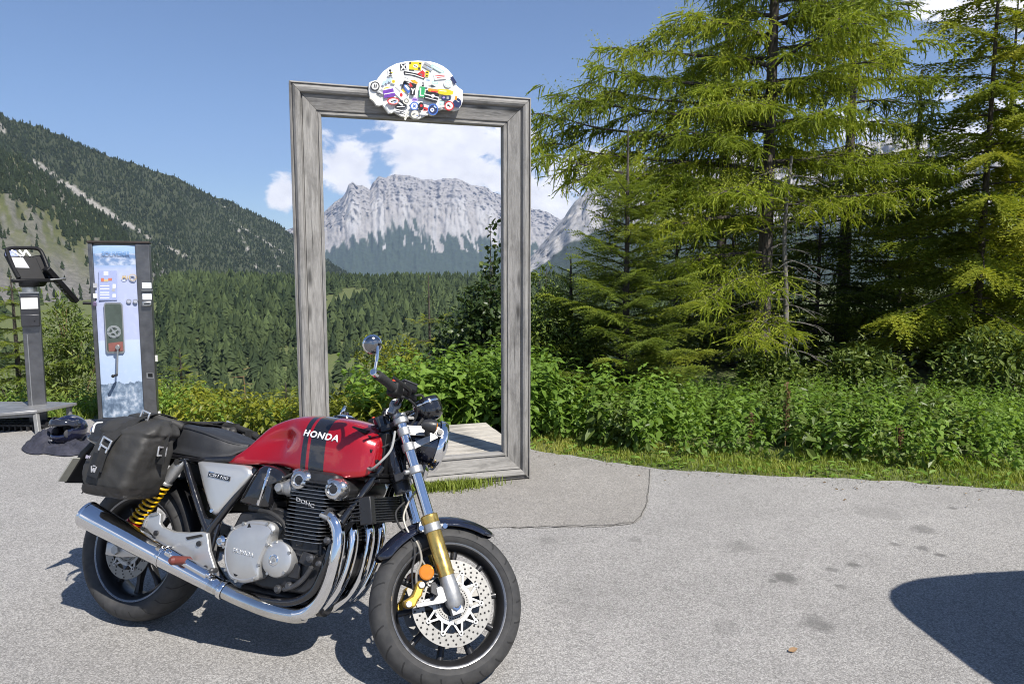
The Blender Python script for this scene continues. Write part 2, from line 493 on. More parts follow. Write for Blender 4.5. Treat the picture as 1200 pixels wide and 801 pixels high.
# ---- mountains: sheets of terrain from the foot of a slope to its skyline and down the far side
def terrain_sheet(name, sky, d_base, z_base, nu, nv, prof, disp, mat, attrs):
    """sky: (px, py, distance) along the crest; every column runs from its foot at d_base to the crest"""
    sky = np.array(sky, float)
    u = np.linspace(sky[0, 0], sky[-1, 0], nu)
    py = np.interp(u, sky[:, 0], sky[:, 1]); ds = np.interp(u, sky[:, 0], sky[:, 2])
    base = np.interp(u, [sky[0, 0], sky[-1, 0]], d_base)
    dx = (u - 600) / FPX; yy = (400.5 - py) / FPX
    fy = _c + yy * _s; fz = -_s + yy * _c
    # horizontal direction of the column and crest height
    hor = np.hypot(dx, fy); ux, uy = dx / hor, fy / hor
    zc = CAM_H + fz / hor * ds
    v = np.concatenate([np.linspace(0, 1, nv), np.linspace(1.06, 1.8, 8)])
    U, Vv = np.meshgrid(np.arange(nu), v, indexing='ij')
    vv = np.minimum(Vv, 1)
    D = base[U] + (ds - base)[U] * Vv
    hgt = prof(vv, u[U])
    Z = z_base + (zc[U] - z_base) * np.where(Vv <= 1, hgt, 1 - (Vv - 1) * 1.1)
    X, Y = ux[U] * D, uy[U] * D
    S = u[U]
    dn, dz = disp(X, Y, Z, S, vv)
    # displacement along the outward horizontal (towards the eye) and up
    X = X - ux[U] * dn; Y = Y - uy[U] * dn; Z = Z + dz
    V = np.stack([X, Y, Z], -1).reshape(-1, 3)
    m = len(v)
    i, k = np.meshgrid(np.arange(nu - 1), np.arange(m - 1), indexing='ij')
    F = np.stack([i * m + k, (i + 1) * m + k, (i + 1) * m + k + 1, i * m + k + 1], -1).reshape(-1, 4)
    at = {k2: fn(X, Y, Z, S, np.where(Vv > 1, 1, Vv)).ravel() for k2, fn in attrs.items()}
    o = np_mesh(name, V, F, at, [mat], smooth=True)
    tag(o, kind='structure')
    return V.reshape(nu, m, 3), at, (u, v)

def mat_rockface(name, rock=(0.42, 0.41, 0.40), forest=(0.035, 0.055, 0.03), scale=1.0):
    t = NT(name)
    co = t.coord()
    at = t.n('Attribute'); at.attribute_name = 'forest'
    sc = t.n('Attribute'); sc.attribute_name = 'scree'
    r = t.ramp(t.noise(co, 0.012 * scale, 8, 0.68), [(0.3, tuple(c * .62 for c in rock)), (0.5, rock), (0.72, tuple(min(1, c * 1.16) for c in rock))])
    f = t.ramp(t.noise(co, 0.03 * scale, 6, 0.75), [(0.3, tuple(c * .5 for c in forest)), (0.7, tuple(c * 1.5 for c in forest))])
    c = t.mix(sc.outputs['Fac'], r, (0.36, 0.35, 0.34))
    c = t.mix(at.outputs['Fac'], c, f)
    t.bsdf(Base_Color=c, Roughness=0.95)
    t.bump(t.noise(co, 0.02 * scale, 8, 0.7), 0.5, 22 / scale)
    return t.m

# the great rock massif at the end of the valley
ZUG = [(150, 330, 9500), (250, 305, 9500), (320, 275, 9500), (360, 262, 9500), (375, 254, 9500), (381, 249, 9500), (393, 237, 9500), (404, 230, 9500), (409, 217, 9500), (413, 215, 9500), (419, 219, 9500), (425, 219, 9500), (433, 223, 9500), (438, 213, 9500), (444, 207, 9500),
       (453, 211, 9500), (458, 207, 9500), (470, 206, 9500), (478, 207, 9500), (495, 211, 9500), (511, 213, 9500), (533, 210, 9500), (541, 212, 9500), (550, 217, 9500), (569, 220, 9500), (580, 228, 9500), (590, 231, 9500), (606, 240, 9500), (624, 246, 9500), (640, 249, 9500), (670, 264, 9500), (740, 290, 9500), (850, 320, 9500)]
def zug_prof(v, u):
    return np.where(v < .45, 0.60 * (v / .45) ** 1.15, 0.60 + 0.40 * ((v - .45) / .55) ** 0.85)
def zug_disp(X, Y, Z, S, v):
    w = fbm(S / 22, v * 3, oct=3, seed=31) * 7
    g = fbm((S + w) / 17, v * 1.6 + w * .02, oct=7, gain=.6, seed=11, ridged=True)
    g2 = fbm((S + w * 2) / 6.0, v * 9 + S / 30, oct=5, gain=.62, seed=17, ridged=True)
    iso = fbm(S / 8, v * 13, oct=7, gain=.66, seed=23, ridged=True)
    amp = 40 + 130 * sstep(.3, .6, v)
    dn = amp * g + (20 + 35 * sstep(.3, .5, v)) * g2 + (30 + 75 * sstep(.3, .5, v)) * iso
    return dn, 6 * g2 * sstep(.35, .6, v) + 8 * g * sstep(.5, 1, v)
def zug_forest(X, Y, Z, S, v):
    n = fbm(S / 12, v * 5, oct=5, gain=.6, seed=41)
    line = 0.305 + 0.03 * np.sin(S / 23.0) + 0.09 * n + .07 * fbm((S + v * 25) / 4, v * 2, oct=3, seed=45) - .22 * sstep(.42, .62, vnoise((S + v * 75 * np.sign(S - 480) + 6 * n) / 5.5, v * 1.6, seed=47) + .35 * fbm(S / 2.5, v * 9, oct=3, seed=48)) * sstep(.14, .26, v)
    return 1 - sstep(-.012, .012, v - line)
def zug_scree(X, Y, Z, S, v):
    g = fbm(S / 9 + v * 1.2, v * 2.0, oct=4, seed=51)
    return sstep(.05, .35, g) * (1 - sstep(.55, .72, v))
M_ZUG = mat_rockface('grey limestone face', rock=(0.285, 0.27, 0.255), forest=(0.028, 0.045, 0.026), scale=.8)
terrain_sheet('rock_massif', ZUG, (7200, 7200), -140, 540, 100, zug_prof, zug_disp, M_ZUG, {'forest': zug_forest, 'scree': zug_scree})

RIDGE = [(560, 345, 4800), (605, 322, 4800), (626, 297, 4800), (640, 281, 4800), (655, 262, 4800), (663, 252, 4800), (672, 240, 4800), (682, 231, 4800), (690, 219, 4800), (704, 212, 4800), (720, 200, 4800), (745, 192, 4700), (800, 196, 4600), (860, 180, 4500), (930, 190, 4400), (1000, 172, 4300), (1080, 160, 4200), (1150, 168, 4100), (1230, 150, 4000), (1400, 170, 4000), (1600, 220, 4000)]
def rid_disp(X, Y, Z, S, v):
    w = fbm(S / 40, v * 3, oct=3, seed=131) * 9
    g = fbm((S + w) / 26, v * 1.5, oct=7, gain=.6, seed=111, ridged=True)
    g2 = fbm((S + w) / 8, v * 7, oct=5, gain=.6, seed=117, ridged=True)
    return 130 * g * sstep(0, .4, v) + 60 * g2 * sstep(.4, .6, v), 14 * g2 * sstep(.5, .8, v)
def rid_forest(X, Y, Z, S, v):
    n = fbm(S / 14, v * 5, oct=5, gain=.6, seed=141)
    return 1 - sstep(-.02, .02, v - (0.52 + 0.13 * n))
def rid_scree(X, Y, Z, S, v):
    g = vnoise((S + v * 110) / 9.5, v * 1.0, seed=151) + .4 * fbm(S / 6, v * 4, oct=3, seed=152)
    return sstep(.2, .5, g) * (1 - sstep(.75, .85, v))
terrain_sheet('rocky_ridge', RIDGE, (3300, 2600), -120, 330, 84, lambda v, u: np.where(v < .5, 0.42 * v / .5, .42 + .58 * ((v - .5) / .5) ** .9), rid_disp,
              mat_rockface('grey ridge rock', rock=(0.33, 0.32, 0.31), forest=(0.025, 0.042, 0.024), scale=1.3), {'forest': rid_forest, 'scree': rid_scree})

# the wooded mountain side on the left
LEFT = [(-420, -30, 1700), (-200, 45, 1800), (-90, 98, 1850), (0, 133, 1900), (18, 144, 1920), (45, 148, 1950), (75, 160, 1980), (105, 174, 2020), (144, 188, 2080), (180, 200, 2150), (210, 210, 2200), (240, 227, 2260), (270, 236, 2320), (300, 251, 2400), (324, 263, 2480), (342, 274, 2540), (378, 302, 2640), (405, 319, 2700), (450, 345, 2800)]
def left_disp(X, Y, Z, S, v):
    g = fbm((S + v * 60) / 60, v * 2.2, oct=5, seed=61, ridged=True)
    return 45 * g * sstep(0, .3, v) + 14 * fbm(S / 9, v * 14, oct=4, seed=63), 4 * fbm(S / 5, v * 10, oct=3, seed=64)
def left_scree(X, Y, Z, S, v):
    w = 22 * fbm(S / 35, v * 4, oct=4, seed=71)
    # gullies that run down the slope to the right: px positions at the crest
    out = np.zeros_like(S)
    for s0, lean, wd, v0, v1, a in ((-62, 532, 8.0, .42, .84, 1.0), (-8, 120, 4, .86, .98, .6), (223, 570, 2.6, .86, .985, .85), (170, 560, 3, .66, .86, .8), (262, 70, 2.5, .45, .8, .6), (150, 140, 3, .35, .62, .45), (300, 60, 2.5, .4, .8, .6), (95, 150, 4, .66, .8, .5)):
        c = s0 + (1 - v) * lean + w * .30
        out = np.maximum(out, a * np.exp(-((S - c) / (wd * (1 + .5 * np.sin(v * 9 + s0)))) ** 2) * sstep(v0, v0 + .08, v) * (1 - sstep(v1 - .06, v1, v)))
    n = fbm(S / 4.0, v * 30, oct=4, gain=.65, seed=73)
    return sstep(.28, .50, out * (0.7 + 1.6 * n))
def mat_slope(name, rock=(0.30, 0.285, 0.26)):
    t = NT(name)
    co = t.coord()
    sc = t.n('Attribute'); sc.attribute_name = 'scree'
    g = t.ramp(t.noise(co, 0.03, 8, 0.7), [(0.3, (0.022, 0.030, 0.014)), (0.55, (0.036, 0.046, 0.02)), (0.75, (0.06, 0.06, 0.035))])
    r = t.ramp(t.noise(co, 0.12, 8, 0.75), [(0.3, tuple(c * .55 for c in rock)), (0.7, tuple(c * 1.2 for c in rock))])
    t.bsdf(Base_Color=t.mix(sc.outputs['Fac'], g, r), Roughness=0.95)
    t.bump(t.noise(co, 0.25, 7, 0.7), 0.8, 1.5)
    return t.m
LV, LA, Lgrid = terrain_sheet('wooded_mountain', LEFT, (1050, 1500), -150, 270, 92, lambda v, u: v ** 1.1, left_disp, mat_slope('mountain meadow and scree'), {'scree': left_scree})

# the nearer spur: forest along its crest, meadow and gravel below
SPUR = [(-420, 10, 900), (-200, 75, 950), (-80, 135, 1000), (0, 176, 1050), (30, 190, 1070), (60, 211, 1080), (100, 239, 1090), (150, 276, 1100), (185, 306, 1110), (212, 344, 1120), (235, 380, 1120)]
def spur_disp(X, Y, Z, S, v):
    return 10 * fbm(S / 30, v * 4, oct=5, seed=81) + 5 * fbm(S / 7, v * 12, oct=4, seed=82), 3 * fbm(S / 9, v * 8, oct=4, seed=83)
def spur_scree(X, Y, Z, S, v):
    n = fbm((S + v * 40) / 22, v * 3.5, oct=5, gain=.6, seed=91)
    low = 1 - sstep(.30, .62, v + .25 * n)
    band = sstep(.12, .3, n)
    edge = sstep(150, 185, S) * sstep(.2, .5, v)
    return np.clip(np.maximum(np.maximum(low, band * .7), edge), 0, 1)
def mat_spur():
    t = NT('alpine meadow and gravel')
    co = t.coord()
    sc = t.n('Attribute'); sc.attribute_name = 'scree'
    g = t.ramp(t.noise(co, 0.06, 8, 0.7), [(0.3, (0.045, 0.055, 0.018)), (0.55, (0.080, 0.088, 0.03)), (0.75, (0.12, 0.115, 0.055))])
    r = t.ramp(t.noise(co, 0.15, 8, 0.78), [(0.3, (0.06, 0.058, 0.052)), (0.5, (0.125, 0.12, 0.11)), (0.7, (0.20, 0.19, 0.175))])
    t.bsdf(Base_Color=t.mix(sc.outputs['Fac'], g, r), Roughness=0.95)
    t.bump(t.noise(co, 0.3, 7, 0.7), 0.9, 1.2)
    return t.m
SV, SA, Sgrid = terrain_sheet('meadow_spur', SPUR, (520, 640), -62, 210, 84, lambda v, u: v ** 1.05, spur_disp, mat_spur(), {'scree': spur_scree})

# ---- forests (one mass each)
def mat_conifer(name, dark, light, trans=0.0):
    t = NT(name)
    at = t.n('Attribute'); at.attribute_name = 'tint'
    c = t.ramp(at.outputs['Fac'], [(0.0, dark), (0.75, light), (1.0, tuple(min(1, q * 1.35) for q in light))])
    b = t.bsdf(Base_Color=c, Roughness=0.8)
    t.set(b, Specular_IOR_Level=0.15)
    return t.m
def conifer_template(tiers, seg, seed):
    r = np.random.default_rng(seed); V, F = [], []
    for i in range(tiers):
        f = i / tiers
        z0 = 0.10 + 0.86 * f * (1 - 0.12 * f); z1 = min(1.0, z0 + 0.62 / tiers + 0.25 * (1 - f) + .08)
        if i == tiers - 1: z1 = 1.0
        rad = 0.25 * (1 - f) ** 0.75 + 0.03
        k = len(V); V.append((r.normal(0, .006), r.normal(0, .006), z1))
        for j in range(seg):
            a = 2 * pi * (j + .5 * (i % 2)) / seg + r.normal(0, .12)
            q = rad * (1.0 if j % 2 else 0.58) * r.uniform(.75, 1.25)
            V.append((q * cos(a), q * sin(a), z0 - (0.05 if j % 2 else -.02) * r.uniform(.5, 1.4)))
        F += [(k, k + 1 + j, k + 1 + (j + 1) % seg) for j in range(seg)]
    return np.array(V), np.array(F)
def forest(name, pts, heights, tiers, seg, mat, seed=1, wide=1.0, larch=0.15):
    r = np.random.default_rng(seed); n = len(pts)
    T = [conifer_template(tiers, seg, seed * 10 + q) for q in range(5)]
    which = r.integers(0, 5, n); Vs, Fs, A = [], [], []; off = 0
    base = np.clip(r.normal(.42, .22, n) + .25 * fbm(pts[:, 0] / 70, pts[:, 1] / 70, oct=2, seed=29), 0, .85); base[r.random(n) < larch] += .35
    for q, (tv, tf) in enumerate(T):
        idx = np.where(which == q)[0]
        if not len(idx): continue
        a = r.uniform(0, 2 * pi, len(idx)); h = heights[idx]; w = h * wide * r.uniform(.75, 1.3, len(idx))
        ca, sa = np.cos(a), np.sin(a)
        x = tv[None, :, 0] * ca[:, None] - tv[None, :, 1] * sa[:, None]; y = tv[None, :, 0] * sa[:, None] + tv[None, :, 1] * ca[:, None]
        V = np.stack([x * w[:, None], y * w[:, None], tv[None, :, 2] * h[:, None]], -1) + pts[idx][:, None, :]
        F = tf[None] + (off + np.arange(len(idx)) * len(tv))[:, None, None]
        off += len(idx) * len(tv)
        Vs.append(V.reshape(-1, 3)); Fs.append(F.reshape(-1, 3)); A.append(np.repeat(base[idx], len(tv)) + r.normal(0, .05, len(idx) * len(tv)))
    o = np_mesh(name, np.vstack(Vs), np.vstack(Fs), {'tint': np.clip(np.concatenate(A), 0, 1)}, [mat])
    return o
M_FAR = mat_conifer('far conifer needles', (0.014, 0.022, 0.013), (0.029, 0.042, 0.021))
M_MID = mat_conifer('conifer needles across the valley', (0.016, 0.028, 0.013), (0.058, 0.080, 0.030))
def surf_points(Vg, grid, n, seed, keep):
    r = np.random.default_rng(seed); nu, nv = len(grid[0]), 0
    nvs = int((grid[1] <= 1.0001).sum())
    fu = r.uniform(0, nu - 1.001, n); fv = r.uniform(0, nvs - 1.001, n)
    i, j = fu.astype(int), fv.astype(int); a, b = (fu - i)[:, None], (fv - j)[:, None]
    p = Vg[i, j] * (1 - a) * (1 - b) + Vg[i + 1, j] * a * (1 - b) + Vg[i, j + 1] * (1 - a) * b + Vg[i + 1, j + 1] * a * b
    S = np.interp(fu, np.arange(nu), grid[0]); v = np.interp(fv, np.arange(nvs), grid[1][:nvs])
    m = keep(p, S, v, r.random(n))
    return p[m], r
def build_forests():
    # left mountain
    p, r = surf_points(LV, Lgrid, 52000, 5, lambda p, S, v, q: (q > left_scree(0, 0, 0, S, v) * 1.4) & (q < .80 + .5 * fbm(S / 14, v * 9, oct=3, seed=7)) & (S > -130) & (v > .18))
    forest('mountain_forest', p - [0, 0, .5], r.uniform(5, 11, len(p)), 2, 3, M_FAR, 3, 1.45, .06)['kind'] = 'stuff'
    # spur crest belt
    def belt(p, S, v, q):
        n = fbm(S / 16, v * 5, oct=4, seed=101)
        top = sstep(.60, .70, v + .14 * n) * (1 - .8 * sstep(170, 195, S))
        return (q < np.maximum(top, .035 * (v > .15))) & (S > -130)
    p, r = surf_points(SV, Sgrid, 16000, 6, belt)
    forest('spur_forest', p - [0, 0, .5], r.uniform(5, 10, len(p)), 3, 5, M_FAR, 4, 1.1, .12)['kind'] = 'stuff'
    # the wood that rises across the valley
    r = np.random.default_rng(8); n = 17000
    a = np.radians(r.uniform(-37, 22, n)); d = np.sqrt(r.uniform(150 ** 2, 960 ** 2, n))
    x, y = d * np.sin(a), d * np.cos(a)
    keep = r.random(n) < .62 + .5 * fbm(x / 60, y / 60, oct=3, seed=9)
    hole = ((x - (-150)) / 16) ** 2 + ((y - 640) / 110) ** 2 < 1      # a bare gully among the trees
    keep &= ~hole
    keep &= (np.degrees(a) < 9) | (r.random(n) < .5)
    keep &= (np.degrees(a) > -25.5 + 2.5 * fbm(d / 60, d * 0, oct=2, seed=33)) | (r.random(n) < .03)
    x, y, d = x[keep], y[keep], d[keep]
    P3 = np.stack([x, y, ground_z(x, y) - .4], 1)
    h = r.uniform(7, 15, len(x)) * (1 + .3 * fbm(x / 40, y / 40, oct=2, seed=19))
    near = d < 430
    forest('near_forest', P3[near], h[near], 10, 9, M_MID, 11, 1.15, .2)['kind'] = 'stuff'
    forest('far_forest', P3[~near], h[~near], 4, 6, M_MID, 12, 1.3, .12)['kind'] = 'stuff'
build_forests()

# ---- the air
def build_haze():
    t = NT('haze'); b = t.n('VolumePrincipled')
    t.set(b, Color=(0.50, 0.64, 1.0, 1), Density=HAZE, Anisotropy=0.2)
    t.l(b.outputs[0], t.out.inputs['Volume'])
    o = MB().box((0, 0, (2300 - 240) / 2), (29000, 29000, 2300 + 240)).build('haze', t.m, angle=0)
    tag(o, kind='stuff')
HAZE = 4.2e-5
build_haze()

# =================================================================== THE WOODEN PICTURE FRAME
def mat_wood(name, base, axis_scale=(1.2, 14, 14), dark=.5, rough=.8):
    t = NT(name)
    co = t.coord(scale=axis_scale)
    oi = t.n('ObjectInfo')
    ad = t.n('VectorMath', operation='ADD'); t.l(co, ad.inputs[0])
    cx = t.n('CombineXYZ'); r10 = t.math('MULTIPLY', oi.outputs['Random'], 37.0)
    t.l(r10, cx.inputs[0]); t.l(r10, cx.inputs[1]); t.l(cx.outputs[0], ad.inputs[1])
    v = ad.outputs[0]
    grain = t.noise(v, 4.0, 7, 0.65, 0.4)
    fine = t.noise(v, 16, 4, 0.6)
    c = t.ramp(grain, [(0.28, tuple(q * dark for q in base)), (0.5, base), (0.72, tuple(min(1, q * 1.28) for q in base))])
    c = t.mix(1.0, c, t.ramp(fine, [(0.35, 0.86), (0.6, 1.05)]), 'MULTIPLY')
    # weather stains
    st = t.noise(t.coord(scale=(1, 2, 2)), 3.2, 6, 0.65)
    c = t.mix(t.ramp(st, [(0.50, 0.0), (0.68, 0.62)]), c, tuple(q * .30 for q in base))
    # knots
    vo = t.n('TexVoronoi'); t.set(vo, Scale=1.0, Randomness=1.0); t.l(t.coord(scale=(2.3, 9, 9)), vo.inputs['Vector'])
    c = t.mix(t.ramp(vo.outputs['Distance'], [(0.06, 0.9), (0.20, 0.0)]), c, tuple(q * .22 for q in base))
    ck = t.noise(t.coord(scale=(.45, 22, 22)), 2.2, 6, .6)
    c = t.mix(t.ramp(ck, [(.30, .85), (.345, 0.0)]), c, tuple(q * .15 for q in base))
    t.bsdf(Base_Color=c, Roughness=rough)
    t.set(t.b, Specular_IOR_Level=0.3)
    t.bump(t.math('ADD', t.math('MULTIPLY', grain, .6), fine), 0.5, 0.004)
    return t.m
WOOD = mat_wood('silvered wood', (0.27, 0.26, 0.245), dark=.66)
WOOD_DECK = mat_wood('bleached deck wood', (0.43, 0.40, 0.35), dark=.72)

FL, FR = Vector((-1.404, 4.7153, 0)), Vector((0.132, 5.2055, 0))
FW, FH = (FR - FL).length, 2.72
F_ANG = math.atan2(FR.y - FL.y, FR.x - FL.x)
def build_frame():
    root = empty('picture_frame', FL, F_ANG)          # local x along the frame, y away from the camera
    tag(root, 'giant weathered wooden picture frame standing on the asphalt behind the motorcycle', 'picture frame')
    # section: (distance in from the outer edge, depth; smaller = nearer the camera)
    prof = [(0.0, 0.085), (0.0, -0.002), (0.009, -0.008), (0.011, 0.004), (0.017, 0.004), (0.022, -0.010), (0.034, -0.021), (0.048, -0.022), (0.062, -0.014), (0.068, -0.001),
            (0.070, 0.010), (0.075, 0.011), (0.078, 0.003), (0.088, 0.006), (0.11, 0.014), (0.135, 0.021), (0.158, 0.025), (0.163, 0.026), (0.165, 0.036), (0.173, 0.036), (0.176, 0.028), (0.188, 0.028), (0.194, 0.034), (0.196, 0.05), (0.196, 0.085)]
    def rail(name, length, mirror, M, wood=WOOD, n=26, seed=1):
        """a mitred moulding: runs along local x from 0 to length, outer edge at y=0"""
        secs = []
        for i in range(n):
            t = i / (n - 1); row = []
            for a, d in prof:
                x = a + t * (length - 2 * a)
                w = 0.0022 * vnoise(np.array([x * 3.0 + seed * 9]), np.array([a * 40]), seed=seed)[0]
                row.append(Vector((x, a + w * .4, d + w)))
            secs.append(row)
        b = MB().loft(secs, closed=True, cap=True)
        o = b.build(name, wood, root, bevel=0.0, angle=28)
        o.matrix_local = M
        return o
    # object x stays along the grain.  local axes of each rail: (along, inward, depth)
    def basis(o, x, y, z): 
        return Matrix(((x[0], y[0], z[0], o[0]), (x[1], y[1], z[1], o[1]), (x[2], y[2], z[2], o[2]), (0, 0, 0, 1)))
    g = 0.0012
    rail('post', FH, False, basis((0 - g, 0, 0), (0, 0, 1), (1, 0, 0), (0, 1, 0)), seed=1)
    rail('post', FH, False, basis((FW + g, 0, FH), (0, 0, -1), (-1, 0, 0), (0, 1, 0)), seed=2)
    rail('top_rail', FW, False, basis((0, 0, FH + g), (1, 0, 0), (0, 0, -1), (0, 1, 0)), seed=3)
    rail('bottom_rail', FW, False, basis((FW, 0, -g + .012), (-1, 0, 0), (0, 0, 1), (0, 1, 0)), wood=WOOD, seed=4)
    MB().box((FW / 2, .045, .004), (FW - .05, .07, .03)).build('plinth', simple('dark plinth wood', (.05, .043, .036), .9), root)  # plain dark brown strip below the bottom rail
    # the deck behind
    deck = empty('deck'); deck.parent = root
    y = 0.092
    for i in range(8):
        w = 0.132
        b = MB().box((0, 0, 0), (1.575 + random.uniform(-.006, .006), w - 0.006, 0.034))
        o = b.build('plank', WOOD_DECK, deck, bevel=0.004, bseg=2)
        o.location = (0.812, y + w / 2, 0.168 + random.uniform(-.0015, .0015)); o.rotation_euler = (random.uniform(-.004, .004), 0, random.uniform(-.001, .001))
        y += w
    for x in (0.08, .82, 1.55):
        MB().box((x, .62, .070), (.07, 1.02, .155)).build('beam', simple('dark joist', (.13, .115, .10), .9), deck)  # joists in a darker brown than the planks
    # the sticker plaque on the top rail
    def loc(px, py, t):
        d = ray(px, py); n = Vector((-sin(F_ANG), cos(F_ANG), 0)); o = FL + n * t
        k = (o - EYE).dot(n) / d.dot(n); p = EYE + d * k - FL
        return Vector((p.x * cos(F_ANG) + p.y * sin(F_ANG), t, p.z))
    Z = lambda x, y: (420 + x / 8.571, 60 + y / 8.571)
    out = [(105, 320), (130, 303), (185, 290), (200, 265), (250, 203), (310, 160), (380, 125), (480, 102), (600, 95), (720, 103), (790, 122), (850, 150), (905, 190), (945, 240), (972, 300), (985, 345), (1015, 370), (1050, 395), (1048, 440), (1050, 500), (1035, 545), (1005, 590),
           (965, 600), (900, 585), (850, 582), (800, 600), (775, 640), (735, 648), (700, 632), (660, 660), (610, 682), (560, 680), (520, 655), (480, 668), (430, 655), (405, 640), (360, 610), (335, 625), (300, 622), (270, 580), (240, 540), (210, 552), (180, 545), (150, 505), (115, 470), (102, 400)]
    T0 = -0.034
    pl = MB().prism([loc(*Z(*p), T0) for p in out], (0, 0.03, 0)).build('plaque', simple('white board', (.80, .80, .78), .45, var=.04), root, bevel=.003)
    tag(pl, 'white scalloped board covered in stickers')
    MB().box(loc(487, 104, -.004) + Vector((0, .006, 0)), (.3, .025, .16)).build('bracket', simple('dark steel', (.05, .05, .05), .5, 1.0), pl)
    cols = {'w': (.82, .82, .80), 'k': (.02, .02, .022), 'y': (.75, .55, .02), 'r': (.55, .03, .03), 'p': (.16, .05, .36), 'g': (.03, .36, .12), 'b': (.06, .15, .48), 'o': (.80, .30, .03),
            'n': (.02, .03, .10), 'l': (.45, .58, .78), 's': (.35, .36, .36), 'v': (.38, .28, .55), 't': (.45, .62, .58), 'c': (.75, .72, .60), 'd': (.16, .16, .17)}
    mt = {k: simple('sticker ' + k, v, .35, var=.12, vscale=60) for k, v in cols.items()}
    lay = [0]
    def depth():
        lay[0] += 1; return T0 - .0012 - .00022 * lay[0]
    def put(polys):
        """polys: list of (colour, [(x, y) in the close-up]) -> one sticker"""
        b = MB(); ms = []
        for c, pts in polys:
            t = depth()
            if c not in ms: ms.append(c)
            b.prism([loc(*Z(*p), t) for p in pts], (0, .0009, 0), ms.index(c))
        return b.build('sticker', [mt[m] for m in ms], pl, angle=0)
    def rect(x, y, w, h, a=0):
        ca, sa = cos(radians(a)), sin(radians(a))
        return [(x + u * w / 2 * ca - v * h / 2 * sa, y + u * w / 2 * sa + v * h / 2 * ca) for u, v in ((-1, -1), (1, -1), (1, 1), (-1, 1))]
    def disc(x, y, r, r2=None, n=18): return [(x + r * cos(2 * pi * k / n), y + (r2 or r) * sin(2 * pi * k / n)) for k in range(n)]
    def stroke(pts, w):
        res = []
        for (x0, y0), (x1, y1) in zip(pts[:-1], pts[1:]):
            L = math.hypot(x1 - x0, y1 - y0) or 1; nx, ny = -(y1 - y0) / L * w / 2, (x1 - x0) / L * w / 2
            res.append([(x0 + nx, y0 + ny), (x1 + nx, y1 + ny), (x1 - nx, y1 - ny), (x0 - nx, y0 - ny)])
        return res
    K = lambda c, l: [(c, q) for q in l]
    put([('k', rect(450, 160, 62, 66, -4))] + K('w', stroke([(428, 135), (474, 186)], 13)) + K('w', stroke([(474, 135), (428, 186)], 13)))
    put([('y', rect(572, 150, 122, 82, 4)), ('k', rect(520, 120, 18, 18, 4)), ('k', rect(620, 126, 22, 16, 4)), ('k', rect(535, 190, 50, 10, 4)), ('c', disc(575, 150, 26, 18)), ('k', rect(572, 150, 34, 7, 20)), ('k', rect(610, 175, 18, 22, 4))])
    put([('k', [(455, 200), (520, 210), (600, 228), (670, 262), (662, 285), (600, 262), (520, 240), (460, 236)])] + K('w', stroke([(470, 222), (560, 236), (655, 270)], 8)))
    put([('r', [(590, 228), (645, 190), (668, 215), (662, 270)]), ('d', rect(630, 235, 26, 12, 40))])
    put([('y', rect(690, 228, 34, 60, 6)), ('k', rect(690, 215, 22, 12, 6)), ('k', rect(688, 246, 16, 14, 30))])
    put([('s', rect(700, 155, 104, 56, 30)), ('d', rect(695, 150, 74, 10, 30)), ('l', rect(712, 172, 60, 9, 30))])
    put([('t', rect(795, 180, 150, 30, 30)), ('w', rect(800, 184, 110, 8, 30))])
    put([('w', rect(825, 255, 126, 58, -5)), ('r', rect(820, 246, 96, 8, -5)), ('r', rect(826, 262, 80, 8, -5))])
    put([('w', disc(900, 325, 42)), ('t', disc(900, 325, 36)), ('w', disc(900, 325, 27))] + K('t', stroke([(888, 310), (888, 340)], 7)) + K('t', stroke([(905, 312), (915, 340)], 7)))
    put([('n', rect(955, 292, 30, 78, -32))])
    put([('w', rect(325, 215, 60, 84, 8)), ('k', disc(318, 195, 14, 12)), ('k', rect(324, 222, 24, 30, 20)), ('k', rect(322, 248, 38, 10, 8)), ('y', rect(335, 214, 22, 8, 20))])
    put([('l', rect(255, 320, 26, 48, 25)), ('l', rect(287, 302, 26, 48, 25)), ('l', rect(318, 288, 24, 44, 25))])
    put([('w', rect(352, 305, 44, 44, 12)), ('y', disc(352, 305, 17)), ('o', disc(352, 305, 8))])
    put([('k', disc(167, 352, 47)), ('w', disc(167, 352, 35)), ('k', rect(160, 352, 12, 36, 8)), ('k', rect(178, 352, 12, 36, 8))])
    put([('s', [(185, 400), (240, 380), (262, 430), (215, 445)]), ('w', rect(222, 412, 50, 10, 35)), ('k', rect(205, 425, 60, 9, 20))])
    put([('p', rect(300, 402, 108, 36, -12)), ('p', rect(312, 445, 114, 34, -10)), ('y', rect(285, 368, 62, 10, -14)), ('w', rect(305, 424, 100, 8, -11))])
    put([('b', [(440, 330), (480, 320), (520, 405), (500, 430)]), ('k', rect(452, 335, 18, 70, 20)), ('w', rect(490, 365, 20, 60, -40)), ('y', rect(450, 400, 18, 40, -40))])
    put([('k', rect(520, 330, 130, 34, 18)), ('r', rect(527, 345, 50, 24, 60)), ('w', rect(500, 318, 30, 8, 18))])
    put([('o', [(520, 292), (565, 288), (598, 318), (590, 332), (545, 318)]), ('y', rect(560, 305, 36, 10, 25))])
    put([('k', rect(548, 400, 46, 84, 6))] + K('w', stroke([(533, 372), (547, 402), (543, 432)], 11)) + K('w', stroke([(564, 374), (547, 402)], 11)))
    put([('g', rect(638, 410, 56, 106, 4))] + K('w', stroke([(625, 370), (622, 445), (655, 448)], 12)))
    put([('k', rect(648, 335, 22, 40, 4)), ('w', rect(648, 330, 8, 20, 4))])
    put([('k', rect(735, 455, 138, 96, 14)), ('w', rect(735, 448, 150, 10, 14)), ('w', rect(735, 480, 132, 7, 14)), ('w', disc(748, 450, 18))])
    put([('o', rect(755, 395, 110, 32, 8)), ('r', rect(765, 408, 70, 12, 8))])
